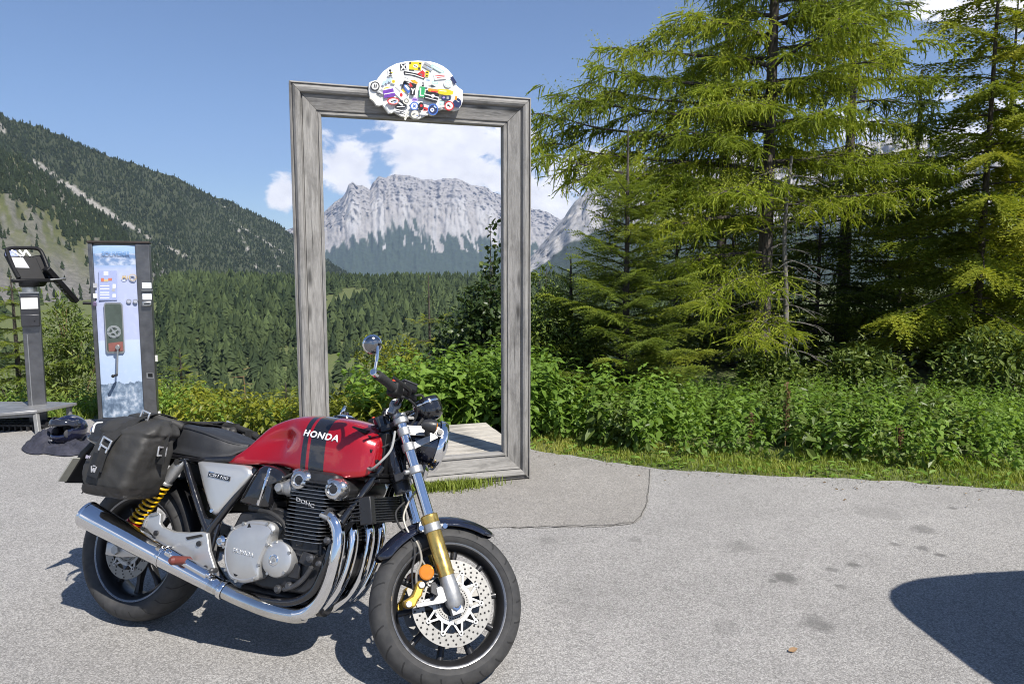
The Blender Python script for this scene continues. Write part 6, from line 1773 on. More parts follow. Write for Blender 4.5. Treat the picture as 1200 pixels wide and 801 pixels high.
def mat_bark(name, a, b_):
    t = NT(name); co = t.coord(scale=(9, 9, 2))
    n = t.noise(co, 3.0, 7, .7); t.bsdf(Base_Color=t.ramp(n, [(.35, a), (.65, b_)]), Roughness=.95); t.bump(n, 1.0, .02); return t.m
BARK = mat_bark('larch bark', (.03, .025, .02), (.12, .10, .085))
BARK_L = mat_bark('pale dead bark', (.10, .09, .08), (.26, .24, .21))
BARK_O = mat_bark('orange bark', (.16, .09, .045), (.34, .21, .11))

class Leaves:
    """gathers thousands of small faces"""
    def __init__(s): s.V = []; s.F = []; s.T = []; s.n = 0
    def place(s, tv, tf, pos, X, Z, scale, tint, sd=.06):
        pos, X, Z = np.asarray(pos, float), np.asarray(X, float), np.asarray(Z, float); n = len(pos)
        if n == 0: return
        scale = np.broadcast_to(np.asarray(scale, float), (n,))
        X = X / (np.linalg.norm(X, axis=1, keepdims=True) + 1e-9)
        Z = Z - X * (X * Z).sum(1, keepdims=True); Z = Z / (np.linalg.norm(Z, axis=1, keepdims=True) + 1e-9)
        Y = np.cross(Z, X)
        V = pos[:, None] + scale[:, None, None] * (tv[None, :, 0:1] * X[:, None] + tv[None, :, 1:2] * Y[:, None] + tv[None, :, 2:3] * Z[:, None])
        s.V.append(V.reshape(-1, 3)); k = len(tv)
        s.F.append((tf[None] + (s.n + np.arange(n) * k)[:, None, None]).reshape(-1, 3)); s.n += n * k
        s.T.append(np.repeat(np.broadcast_to(np.asarray(tint, float), (n,)) + RNG.normal(0, sd, n), k))
    def build(s, name, mat, parent=None):
        return np_mesh(name, np.vstack(s.V), np.vstack(s.F), {'tint': np.clip(np.concatenate(s.T), 0, 1)}, [mat], parent)

def strand_template(N, blades, ln, wd, curve, seed, fwd=.6, stem=.010):
    """a twig beset with needles: curve(t) -> point; blades radiate from it"""
    r = np.random.default_rng(seed); V, F = [], []
    t = np.linspace(0, 1, N); C = np.array([curve(q) for q in t])
    T = np.gradient(C, axis=0); T /= np.linalg.norm(T, axis=1, keepdims=True)
    for i in range(N):
        u = np.cross(T[i], [.3, 1, .2]); u /= np.linalg.norm(u); w = np.cross(T[i], u)
        for b in range(blades):
            a = 2 * pi * (b + r.uniform(-.3, .3)) / blades + i * 1.1
            d = (u * cos(a) + w * sin(a)) + T[i] * fwd; d /= np.linalg.norm(d)
            L = ln * r.uniform(.75, 1.2); sv = np.cross(d, T[i]); sv /= np.linalg.norm(sv) + 1e-9
            k = len(V); p = C[i]
            V += [p - sv * wd / 2, p + sv * wd / 2, p + d * L]; F.append((k, k + 1, k + 2))
    for i in range(0, N - 1, 2):
        j = min(i + 2, N - 1); u = np.cross(T[i], [0, 1, .1]); u /= np.linalg.norm(u); k = len(V)
        V += [C[i] - u * stem, C[i] + u * stem, C[j]]; F.append((k, k + 1, k + 2))
    return np.array(V), np.array(F)
def rope_template(curve, seed, wd=.060, N=4, tufts=6):
    """a hanging larch twig: two crossed tapering bands of needles with single tufts standing off"""
    r = np.random.default_rng(seed); V, F = [], []; t = np.linspace(0, 1, N); C = np.array([curve(q) for q in t])
    T = np.gradient(C, axis=0); T /= np.linalg.norm(T, axis=1, keepdims=True)
    for ph in (0, pi / 2):
        k = len(V)
        for i in range(N):
            u = np.cross(T[i], [.3, 1, .2]); u /= np.linalg.norm(u); w = np.cross(T[i], u); d = u * cos(ph + i * .5) + w * sin(ph + i * .5)
            q = wd * (1.0 - .55 * t[i] ** 3) * r.uniform(.6, 1.25) * (.5 if i == 0 else 1) * (.25 if i == N - 1 else 1)
            V += [C[i] + d * q / 2, C[i] - d * q / 2]
        for i in range(N - 1): F += [(k + 2 * i, k + 2 * i + 1, k + 2 * i + 2), (k + 2 * i + 1, k + 2 * i + 3, k + 2 * i + 2)]
    for j in range(tufts):
        f = r.uniform(.05, .98); p = np.array(curve(f)); d = r.normal(0, 1, 3); d /= np.linalg.norm(d); i = int(f * (N - 1)); d = d + T[i] * .7
        sv = np.cross(d, T[i]); sv /= np.linalg.norm(sv) + 1e-9; k = len(V); V += [p - sv * .034, p + sv * .034, p + d * .135]; F.append((k, k + 1, k + 2))
    return np.array(V), np.array(F)
LARCH_T = [rope_template((lambda q: lambda t: np.array([q * t - .15 * q * t * t, .06 * sin(4 * t + q * 9), -t ** 1.3 * (1.05 - .65 * q)]))(q), 40 + i) for i, q in enumerate((.25, .55, .85, 1.1))]
LARCH_UP = [strand_template(5, 3, .12, .060, (lambda q: lambda t: np.array([t, .06 * sin(4 * t + q), q * t * t]))(q), 50 + i, .6) for i, q in enumerate((.35, -.1))]
def twig_template(n, ln, wd, seed, sag=.18):
    r = np.random.default_rng(seed); V, F = [], []
    for i in range(n):
        t = (i + .5) / n; p = np.array([t, 0, -sag * t * t]); L = ln * (1 - .45 * t) * r.uniform(.8, 1.15)
        for sx in (-1, 1, 0):
            d = np.array([.75, sx * 1.0, .12 if sx else .8]); d /= np.linalg.norm(d); k = len(V)
            w = np.array([wd, 0, 0]); V += [p - w / 2, p + w / 2, p + d * L * (1 if sx else .7)]; F.append((k, k + 1, k + 2))
    k = len(V); V += [np.array([0, -.012, 0]), np.array([0, .012, 0]), np.array([1, 0, -sag])]; F.append((k, k + 1, k + 2))
    k = len(V); V += [np.array([.93, -.03, -sag]), np.array([.93, .03, -sag]), np.array([1.12, 0, -sag])]; F.append((k, k + 1, k + 2))
    return np.array(V), np.array(F)
TWIG = [twig_template(6, .20, .13, 60 + i, .12 + .1 * i) for i in range(3)]
def leaf_template(w=.42, fold=.12, droop=.15):
    V = np.array([[0, 0, 0], [.30, w / 2, fold], [.30, -w / 2, fold], [.72, w * .36, fold * .6 - droop * .5], [.72, -w * .36, fold * .6 - droop * .5], [1, 0, -droop], [.42, 0, -.02]])
    F = np.array([[0, 6, 1], [0, 2, 6], [1, 6, 3], [2, 4, 6], [6, 5, 3], [6, 4, 5]])
    return V, F
LEAF = leaf_template(); LEAF_R = leaf_template(.66, .08, .08); LEAF_N = leaf_template(.22, .04, .1)

def limb_curve(base, az, L, rise, droop, n=14, wob=.05, tip_up=0.0, seed=0):
    t = np.linspace(0, 1, n); r = np.random.default_rng(seed)
    wv = np.cumsum(r.normal(0, wob, n)) * t * .35
    dx, dy = sin(az), cos(az)
    x = base[0] + L * t * dx + wv * dy * L * .5; y = base[1] + L * t * dy - wv * dx * L * .5
    z = base[2] + L * (rise * t - droop * t * t + tip_up * np.maximum(t - .55, 0) ** 2)
    return np.stack([x, y, z], 1)
def trunk_mesh(name, pts, r0, r1, mat, parent, seg=10, extra=()):
    b = MB(); b.tube(pts, lambda t: r0 + (r1 - r0) * t ** .85, seg, n=6)
    for P, ra, rb in extra: b.tube([tuple(p) for p in P], (lambda ra, rb: lambda t: ra + (rb - ra) * t)(ra, rb), 5, smooth=False)
    return b.build(name, mat, parent, angle=70)

def larch(x, y, H, label, reach, mat=LARCH, seed=1, n_limbs=62, density=1.0, special=(), z0=.7, rise=1.0, r0=.11, cat='tree', group=None, lean=(0, 0), tshift=0.0, low=1.0):
    r = np.random.default_rng(seed); zg = gz(x, y)
    root = empty('larch_tree', (x, y, zg)); tag(root, label, cat, group)
    tr = [(0, 0, -.15), (lean[0] * .3, lean[1] * .3, H * .3), (lean[0] * .7, lean[1] * .7, H * .65), (lean[0], lean[1], H)]
    def axis(z): f = min(1, max(0, z / H)); return np.array([lean[0] * f, lean[1] * f, z])
    lv = Leaves(); limbs = []
    specs = []
    for i in range(n_limbs):
        f = (i + r.uniform(0, .6)) / n_limbs; z = z0 + (H - z0 - .15) * f
        az = i * 2.399 + r.uniform(-.4, .4); L = reach * max(.06, (1 - z / H)) ** .82 * r.uniform(.72, 1.12) * (low if z < 1.6 else 1)
        specs.append((z, az, L, .22 - .1 * f + r.uniform(-.1, .1), .32 + r.uniform(-.1, .12), .55))
    specs += [(a, b_, c, d, e, .45) for a, b_, c, d, e in special]
    for i, (z, az, L, rise, droop, tip) in enumerate(specs):
        P = limb_curve(axis(z), az, L, rise, droop, 16, .10, tip, seed * 100 + i)
        limbs.append((P[:14], .012 + .010 * L, .004))
        clump = r.normal(.42 + tshift, .12)
        # strands along the limb
        def hang(P, cnt, smin, smax, t0=.08):
            cnt = int(cnt * density); 
            if cnt < 1: return
            t = r.uniform(t0, 1, cnt) * (len(P) - 1.001); i0 = t.astype(int); f = (t - i0)[:, None]
            pos = P[i0] * (1 - f) + P[i0 + 1] * f + r.normal(0, .012, (cnt, 3)); T = P[i0 + 1] - P[i0]
            a = np.arctan2(T[:, 0], T[:, 1]) + r.choice([-1, 1], cnt) * r.uniform(.2, 1.6, cnt)
            X = np.stack([np.sin(a), np.cos(a), r.uniform(-.15, .25, cnt)], 1); Z = np.tile([0, 0, 1.0], (cnt, 1)) + r.normal(0, .12, (cnt, 3))
            sc = r.uniform(smin, smax, cnt) * (1 if density > .6 else 1.45); w = r.integers(0, 4, cnt); tt = t / (len(P) - 1)
            for q in range(4):
                m = w == q; tv, tf = LARCH_T[q]; lv.place(tv, tf, pos[m], X[m], Z[m], sc[m], clump + .18 * tt[m])
            # short upright spurs on top
            cu = max(1, cnt // 3); t = r.uniform(t0, 1, cu) * (len(P) - 1.001); i0 = t.astype(int)
            T = P[i0 + 1] - P[i0]; X = T / (np.linalg.norm(T, axis=1, keepdims=True) + 1e-9) + r.normal(0, .6, (cu, 3)) + [0, 0, .35]
            tv, tf = LARCH_UP[i % 2]; lv.place(tv, tf, P[i0], X, np.tile([0, 0, 1.0], (cu, 1)), r.uniform(.10, .26, cu), clump + .25)
        hang(P, 14 + 24 * L, .10, .32, .05)
        nb = int(5 + 6.0 * L)
        for b_ in range(nb):
            t = r.uniform(.10, .97); k = int(t * 15); p = P[k]; T = P[min(k + 1, 15)] - P[k - 1 if k else 0]
            a = math.atan2(T[0], T[1]) + r.choice([-1, 1]) * r.uniform(.5, 1.15); l2 = (0.20 + .36 * L * (1 - t * .75)) * r.uniform(.6, 1.2)
            Q = limb_curve(p, a, l2, .12, .42, 8, .12, .3, seed * 1000 + i * 40 + b_)
            limbs.append((Q[:7], .007, .003)); hang(Q, 6 + 26 * l2, .10, .30, .03)
    # leader
    top = axis(H)
    lv.place(*LARCH_UP[0], np.array([top - [0, 0, .2], top]), np.array([[.1, 0, 1.0], [0, .1, 1.0]]), np.array([[1.0, 0, 0], [0, 1.0, 0]]), .35, .6)
    lv.build('crown', mat, root)
    trunk_mesh('trunk', tr, r0, .02, BARK, root, 12, limbs)
    return root

def spruce(name, x, y, H, label, reach, mat=SPRUCE, seed=1, n_limbs=70, bare=0.0, z0=.15, group=None, tw=1.0, droop=.30, r0=.06, power=.9, tshift=0.0, zbase=None, whorl=True, dens=1.0, rise=.18, hangz=.10):
    r = np.random.default_rng(seed); zg = gz(x, y) if zbase is None else zbase
    root = empty(name, (x, y, zg)); tag(root, label, 'tree', group)
    lv = Leaves(); limbs = []
    for i in range(n_limbs):
        f = (i + r.uniform(0, .5)) / n_limbs; z = z0 + (H * (1 - bare) - z0) * f
        if whorl: z = z0 + (H * (1 - bare) - z0) * (math.floor(f * n_limbs / 5) + r.uniform(0, .35)) / (n_limbs / 5)
        az = i * 2.399 + r.uniform(-.3, .3); L = reach * max(.05, 1 - z / H) ** power * r.uniform(.7, 1.15)
        P = limb_curve(np.array([0, 0, z]), az, L, rise - .15 * (1 - f), droop * (1 - .6 * f), 12, .07, .40, seed * 100 + i)
        limbs.append((P[:10], .006 + .007 * L, .003)); clump = r.normal(.40 + tshift, .13)
        nt = max(3, int((4 + 17 * L) * dens))
        t = np.linspace(.12, .99, nt) + r.normal(0, .01, nt); t = np.clip(t, 0, .999) * 11; i0 = t.astype(int); i0 = np.minimum(i0, 10); fr = (t - i0)[:, None]
        pos = P[i0] * (1 - fr) + P[i0 + 1] * fr; T = P[i0 + 1] - P[i0]; T /= np.linalg.norm(T, axis=1, keepdims=True)
        for sgn in (-1, 1):
            side = np.stack([T[:, 1], -T[:, 0], T[:, 2] * 0], 1) * sgn
            X = side * r.uniform(.7, 1.1, (nt, 1)) + T * r.uniform(.5, .9, (nt, 1)) + [0, 0, -hangz] + r.normal(0, .10 + .3 * hangz, (nt, 3))
            sc = tw * (.09 + .30 * L * (1 - .72 * t / 11)) * r.uniform(.7, 1.2, nt); sc = np.minimum(sc, .42 * tw)
            Z = np.tile([0, 0, 1.0], (nt, 1)) + r.normal(0, .15, (nt, 3)); w = r.integers(0, 3, nt)
            for q in range(3):
                m = w == q; lv.place(*TWIG[q], pos[m], X[m], Z[m], sc[m], clump + .22 * (t[m] / 11))
            # second order twigs on the long ones
            big = sc > .16
            if big.any():
                for u in (.5,):
                    for s2 in (-1, 1):
                        Xn = X[big] / np.linalg.norm(X[big], axis=1, keepdims=True)
                        pb = pos[big] + Xn * (sc[big] * u)[:, None] - [0, 0, .02]
                        X2 = Xn * .8 + np.stack([Xn[:, 1], -Xn[:, 0], Xn[:, 2] * 0], 1) * s2 * .8 + [0, 0, -.1]
                        lv.place(*TWIG[0], pb, X2, Z[big], sc[big] * .5, clump + .18)
        lv.place(*TWIG[1], P[-2:-1], (P[-1] - P[-2])[None], np.array([[0, 0, 1.0]]), .16 * tw + .06 * L, clump + .25)
    for z in np.arange(H * (1 - max(bare, .06)), H, .05): 
        a = z * 40; lv.place(*TWIG[0], np.array([[0, 0, z]]), np.array([[cos(a) * .6, sin(a) * .6, .8]]), np.array([[0, 0, 1.0]]), .07 + .05 * (H - z), .5 + tshift)
    lv.build('crown', mat, root)
    trunk_mesh('trunk', [(0, 0, -.25), (.01, 0, H * .5), (0, 0, H)], r0, .006, BARK, root, 8, limbs)
    return root

def shrub(name, x, y, blobs, label, mat, leaf=LEAF, size=(.05, .09), n=2600, seed=1, stems=7, zbase=None, bark=BARK, cat='shrub', group=None, updir=.35, tshift=0.0, shell=.55):
    """blobs: (dx, dy, z, rx, ry, rz) clouds of leaves on branching stems"""
    r = np.random.default_rng(seed); zg = gz(x, y) if zbase is None else zbase
    root = empty(name, (x, y, zg)); tag(root, label, cat, group)
    lv = Leaves(); ex = []
    vol = np.array([b[3] * b[4] * b[5] for b in blobs]) ** .72; cnt = (n * vol / vol.sum()).astype(int)
    for q, (b, c) in enumerate(zip(blobs, cnt)):
        # leaves gathered in sprays at twig ends
        ns = max(4, c // 9); d = r.normal(0, 1, (ns, 3)); d /= np.linalg.norm(d, axis=1, keepdims=True)
        rad = (shell + (1 - shell) * r.random(ns)) ** .7 * (1 + .25 * fbm(d[:, 0] * 2.2 + q, d[:, 1] * 2.2, d[:, 2] * 2.2, oct=3, seed=seed))
        ctr = np.array(b[:3]) + d * rad[:, None] * np.array(b[3:6])
        ct = r.normal(.40 + tshift, .15, ns)
        k = r.integers(0, ns, c); pos = ctr[k] + r.normal(0, .05, (c, 3)); 
        X = d[k] * .7 + r.normal(0, .7, (c, 3)) + [0, 0, updir * .2]; Z = np.tile([0, 0, 1.0], (c, 1)) * .8 + d[k] * .6 + r.normal(0, .35, (c, 3))
        lv.place(*leaf, pos, X, Z, r.uniform(size[0], size[1], c), ct[k], .08)
        for s in range(max(2, stems * len(blobs) // max(1, len(blobs)) // 2)):
            e = ctr[r.integers(0, ns)]; m = np.array([b[0] * .6, b[1] * .6, b[2] * .45]) + r.normal(0, .04, 3)
            ex.append((np.array([[r.normal(0, .03), r.normal(0, .03), -.1], m, e]), .010, .003))
    lv.build('foliage', mat, root)
    b = MB()
    for P, a, c in ex: b.tube([tuple(p) for p in P], (lambda a, c: lambda t: a + (c - a) * t)(a, c), 5, n=5)
    b.build('stems', bark, root, angle=70)
    return root

def px_at(px, Y): return (px - 600) / FPX * (Y * _c + CAM_H * _s * 0) , Y
def place_x(px, Y):
    p = at_y(px, 400, Y); return p.x
def z_at(py, Y): return at_y(600, py, Y).z

def build_trees():
    Y = 9.5; X = place_x(893, Y)
    larch(X, Y, 8.3, 'tall yellow green larch with long drooping branches reaching over the frame', 3.0, LARCH, 3, 54, 1.1, z0=2.15,
          special=[(3.35, radians(-93), 3.0, .15, .1), (2.8, radians(-96), 3.1, .12, .08), (2.6, radians(-88), 2.8, .12, .1), (3.7, radians(-100), 2.5, .2, .12), (3.05, radians(-97), 3.25, .16, .08), (2.55, radians(-104), 3.25, .12, .06), (3.5, radians(-84), 2.3, .22, .12), (2.2, radians(-122), 2.3, .05, .20), (1.5, radians(-140), 2.0, .0, .25), (1.0, radians(-150), 1.6, .0, .25), (4.1, radians(-90), 2.2, .22, .2), (1.75, radians(-112), 2.6, .0, .2),
                   (2.9, radians(95), 2.3, .1, .2), (3.9, radians(88), 2.1, .15, .2), (4.6, radians(100), 1.7, .15, .2)], r0=.12, low=.75)
    # thin dead tree in front of the trunk
    Y2 = 8.9; x = place_x(917, Y2); root = empty('dead_tree', (x, Y2, gz(x, Y2))); tag(root, 'thin bare grey dead trunk with brittle twigs in front of the larch', 'tree')
    r = np.random.default_rng(4); b = MB(); b.tube([(0, 0, -.1), (.03, 0, 1.0), (-.02, .02, 2.0), (.02, 0, 2.9)], lambda t: .040 - .022 * t, 9)
    b.build('trunk', BARK_L, root, angle=70)
    b = MB()
    for i in range(34):
        z = .5 + 2.3 * i / 34; a = i * 2.4; L = r.uniform(.25, .8)
        P = limb_curve(np.array([0, 0, z]), a, L, .1, .35, 7, .22, 0, i); b.tube([tuple(p) for p in P], lambda t: .009 - .006 * t, 5, smooth=False)
        for k in range(3):
            Q = limb_curve(P[2 + k], a + r.uniform(-1.2, 1.2), L * .4, .0, .3, 5, .25, 0, i * 7 + k); b.tube([tuple(p) for p in Q], lambda t: .004 - .002 * t, 4, smooth=False)
    b.build('twigs', BARK_L, root, angle=70)
    # small spruce with a bare leader, left of the larch
    Y = 7.9; X = place_x(732, Y); g = gz(X, Y)
    spruce('spruce_tree', X, Y, z_at(148, Y) - g, 'small spruce with a long bare leader left of the larch', 1.05, SPRUCE, 5, 70, .20, .1, tw=1.05, droop=.25, power=.8, dens=1.35, rise=.48, whorl=False)
    Y = 8.6; X = place_x(668, Y); g = gz(X, Y)
    spruce('spruce_tree', X, Y, z_at(300, Y) - g, 'low bushy young spruce just right of the frame post', .8, SPRUCE, 15, 46, .08, .1, tw=1.0, rise=.45, whorl=False, dens=1.3)
    # open spruce at the right with yellowing sprays
    Y = 9.8; X = place_x(1142, Y); g = gz(X, Y)
    spruce('spruce_tree', X, Y, 6.3, 'open grown spruce with yellowing sprays near the right edge', 2.0, SPRUCE_Y, 7, 60, .0, .55, tw=1.2, droop=.30, r0=.07, power=.6, tshift=.06, dens=1.0, whorl=False, hangz=.38)
    Y = 13.0; X = place_x(1165, Y)
    spruce('spruce_tree', X, Y, 6.9, 'dark spruce rising behind the yellowing spruce at the right', 2.1, SPRUCE, 8, 62, .0, .5, tw=1.4, dens=.75, droop=.3, r0=.11, power=.7)
    # darker trees behind
    for i, (px, Y, H, rc, lab) in enumerate(((985, 12.5, 8.5, 2.4, 'shaded larch behind and right of the tall larch'), (1062, 14.5, 6.6, 2.0, 'shaded larch in the gap between larch and right spruce'), (842, 13.5, 8.0, 2.2, 'shaded larch behind the left half of the tall larch'), (1235, 12.0, 7.2, 2.2, 'shaded larch cut off by the right edge'))):
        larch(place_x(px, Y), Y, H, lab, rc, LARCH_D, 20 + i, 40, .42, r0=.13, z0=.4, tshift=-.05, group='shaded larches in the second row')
    for i, (px, Y, H, rc, lab) in enumerate(((955, 11.2, 3.4, 1.5, 'dark spruce in the shade just right of the larch trunk'), (1050, 11.8, 3.9, 1.6, 'dark spruce in the shade under the gap in the trees'), (855, 11.4, 3.2, 1.4, 'dark spruce in the shade just left of the larch trunk'), (1215, 11.0, 3.0, 1.4, 'dark spruce in the shade at the right edge'), (790, 12.2, 3.6, 1.4, 'dark spruce behind the low left limbs of the larch'))):
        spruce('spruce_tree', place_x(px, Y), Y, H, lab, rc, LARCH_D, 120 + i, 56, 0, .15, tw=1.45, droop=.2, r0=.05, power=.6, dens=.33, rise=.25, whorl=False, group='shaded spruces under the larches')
    # leafy spire and dark shrubs behind the right post
    Y = 8.8; X = place_x(578, Y); g = gz(X, Y); zt = z_at(262, Y) - g
    shrub('leafy_sapling', X, Y, [(.0, 0, zt - .12, .06, .06, .14), (-.02, 0, zt - .42, .12, .12, .16), (.03, 0, zt - .75, .20, .18, .2), (-.05, 0, zt - 1.1, .30, .26, .25), (.05, 0, zt - 1.5, .40, .34, .3), (-.25, 0, zt - 1.6, .25, .25, .2), (.0, 0, zt - 1.95, .5, .4, .35)], 'slender leafy sapling rising inside the right side of the frame', SHRUB_D, LEAF_R, (.05, .085), 2600, 31, 5, tshift=.06)
    Y = 8.3; X = place_x(548, Y); g = gz(X, Y)
    shrub('beech_shrub', X, Y, [(0, 0, z_at(390, Y) - g, .34, .3, .32), (.25, .1, z_at(360, Y) - g, .28, .3, .28), (-.15, 0, z_at(420, Y) - g, .3, .3, .3), (.3, 0, z_at(430, Y) - g, .35, .3, .35), (0, 0, .35, .45, .4, .4)], 'dark leaved beech shrub behind the wooden deck', SHRUB_D, LEAF_R, (.055, .09), 4200, 32, 7)
    Y = 8.0; X = place_x(640, Y); g = gz(X, Y)
    shrub('hazel_shrub', X, Y, [(0, 0, z_at(370, Y) - g, .26, .3, .28), (-.15, 0, z_at(410, Y) - g, .32, .3, .3), (.28, 0, z_at(400, Y) - g, .3, .3, .3), (.1, 0, .35, .5, .4, .4), (.0, 0, z_at(335, Y) - g, .10, .1, .18)], 'green hazel shrub directly right of the frame post', SHRUB_G, LEAF, (.055, .09), 4400, 33, 7, tshift=-.05)
    Y = 9.4; X = place_x(470, Y); g = gz(X, Y)
    shrub('yellow_shrub', X, Y, [(0, 0, z_at(425, Y) - g, .32, .3, .26), (-.35, .1, z_at(420, Y) - g, .26, .3, .22), (.25, .1, z_at(440, Y) - g, .32, .3, .28), (-.5, 0, z_at(470, Y) - g, .35, .3, .3), (0, 0, z_at(470, Y) - g, .6, .4, .35), (.45, 0, z_at(475, Y) - g, .35, .3, .3), (-.7, 0, z_at(492, Y) - g, .35, .3, .3)], 'yellow green bush behind the motorcycle handlebar', SHRUB_Y, LEAF, (.04, .07), 5200, 34, 9, tshift=.02)
    Y = 12.0; X = place_x(503, Y); zt = z_at(322, Y); g = gz(X, Y)
    spruce('spruce_tree', X, Y, zt - g, 'sparse yellowish young spruce standing in the middle of the frame', .95, SPRUCE_Y, 35, 40, .12, .3, tw=1.0, droop=.05, power=.75, dens=.55)
    # left side, behind the coin press and the viewer
    Y = 9.2; X = place_x(18, Y); g = gz(X, Y)
    spruce('spruce_tree', X, Y, z_at(322, Y) - g, 'dark young spruce at the far left behind the viewer', .95, SPRUCE, 36, 64, .05, .2, tw=1.0, droop=.1)
    Y = 9.6; X = place_x(78, Y); g = gz(X, Y)
    shrub('mountain_ash', X, Y, [(0, 0, z_at(385, Y) - g, .34, .3, .26), (.22, 0, z_at(410, Y) - g, .34, .3, .3), (-.18, 0, z_at(425, Y) - g, .3, .3, .3), (.1, 0, z_at(452, Y) - g, .5, .4, .3), (.0, 0, z_at(480, Y) - g, .6, .4, .3), (-.06, 0, z_at(358, Y) - g, .12, .12, .14)], 'round leafy bush on an orange stem between viewer and coin press', SHRUB_G, LEAF_N, (.06, .11), 5200, 37, 6, bark=BARK_O, tshift=.05)
    Y = 11.0; X = place_x(210, Y); g = gz(X, Y)
    spruce('spruce_tree', X, Y, z_at(408, Y) - g, 'little dark spruce right of the coin press', .75, SPRUCE, 38, 52, .05, .2, tw=.9, droop=.15)
    for i, (px, py, Y, rx, mt, lab) in enumerate(((205, 472, 8.6, .34, SHRUB_G, 'light green bush hugging the right side of the coin press'), (255, 478, 8.9, .40, SHRUB_Y, 'low yellow green bush above the motorcycle seat'), (292, 488, 8.4, .24, SHRUB_Y, 'small yellow green bush above the rear of the fuel tank'), (328, 486, 8.0, .20, SHRUB_Y, 'small yellow leaved plant left of the frame post'), (20, 470, 8.4, .45, SHRUB_G, 'green bush under the viewer behind the step'), (95, 485, 8.3, .34, SHRUB_G, 'green bush behind the helmet beside the coin press'), (150, 490, 8.3, .36, SHRUB_G, 'green bush hidden behind the coin press'), (395, 486, 8.4, .26, SHRUB_Y, 'yellow bush between the frame post and the tank'))):
        X = place_x(px, Y); g = gz(X, Y); zt = z_at(py, Y) - g
        shrub('low_bush', X, Y, [(0, 0, zt, rx, rx * .8, rx * .55), (-rx * .5, 0, zt - rx * .5, rx * .8, rx * .7, rx * .6), (rx * .6, 0, zt - rx * .4, rx * .7, rx * .7, rx * .55), (0, 0, max(.2, zt * .5), rx * 1.2, rx, rx * .8)], lab, mt, LEAF_N if i in (1, 3, 5) else LEAF, (.04, .085), 2200, 60 + i, 6, group='low bushes along the edge of the drop', tshift=.04)
    Y = 11.5; X = place_x(333, Y); g = gz(X, Y)
    spruce('spruce_tree', X, Y, z_at(448, Y) - g, 'blue green spruce top left of the frame post', .9, SPRUCE, 39, 50, .03, .2, tw=1.0, droop=.15, tshift=-.08)
    Y = 9.0; X = place_x(284, Y); g = gz(X, Y); root = empty('dry_stem', (X, Y, g)); tag(root, 'dry orange brown stem standing above the low yellow bush', 'plant')
    trunk_mesh('stem', [(0, 0, -.1), (.01, 0, .6), (0, 0, z_at(440, Y) - g)], .016, .004, BARK_O, root, 6, [(limb_curve(np.array([0, 0, .4 + .09 * k]), k * 2.4, .14, .1, .1, 5, .1, 0, k), .004, .0015) for k in range(9)])
    # right hand shrubs under the trees
    for i, (px, py, Y, rx, lab) in enumerate(((1165, 415, 8.4, .55, 'green bush under the right spruce near the picture edge'), (1010, 432, 8.8, .45, 'dark bush under the second row of larches'), (905, 440, 8.6, .30, 'small bush at the foot of the tall larch'))):
        X = place_x(px, Y); g = gz(X, Y); zt = z_at(py, Y) - g
        shrub('willow_shrub', X, Y, [(0, 0, zt, rx * .7, rx * .6, rx * .5), (-rx * .5, 0, zt * .7, rx * .7, rx * .6, rx * .5), (rx * .6, 0, zt * .75, rx * .7, rx * .6, rx * .5), (0, 0, .3, rx, rx * .8, .3)], lab, SHRUB_G, LEAF, (.06, .11), 2200, 80 + i, 6, group='shrubs under the trees')
build_trees()

# ---- ground cover: nettles, grass, weeds
def stem_template(n, seed, leaf, lmax, h=1.0):
    r = np.random.default_rng(seed); V, F = [], []; lv, lf = leaf
    bend = r.normal(0, .10, 2)
    def C(t): return np.array([bend[0] * t * t, bend[1] * t * t, h * t])
    for i in range(n):
        t = .18 + .82 * (i + .5) / n; p = C(t); a0 = i * pi / 2 + r.uniform(-.3, .3)
        for q in (0, pi):
            a = a0 + q; s = lmax * (1.05 - .65 * t ** 2) * r.uniform(.8, 1.15); el = -.62 + .55 * t + r.normal(0, .22)
            X = np.array([cos(a) * cos(el), sin(a) * cos(el), sin(el)]); Y = np.array([-sin(a), cos(a), 0]); Z = np.cross(X, Y); ro = r.normal(0, .35); Y, Z = Y * cos(ro) + Z * sin(ro), Z * cos(ro) - Y * sin(ro)
            k = len(V); V += [p + s * (v[0] * X + v[1] * Y + v[2] * Z) for v in lv]; F += [tuple(f + k) for f in lf]
    k = len(V); V += [C(0) + [.006, 0, 0], C(0) - [.006, 0, 0], C(1)]; F.append((k, k + 1, k + 2))
    return np.array(V), np.array(F)
LEAF_S = (np.array([[0, 0, 0], [.42, .24, .05], [.42, -.24, .05], [1, 0, -.12]]), np.array([[0, 2, 1], [1, 2, 3]]))
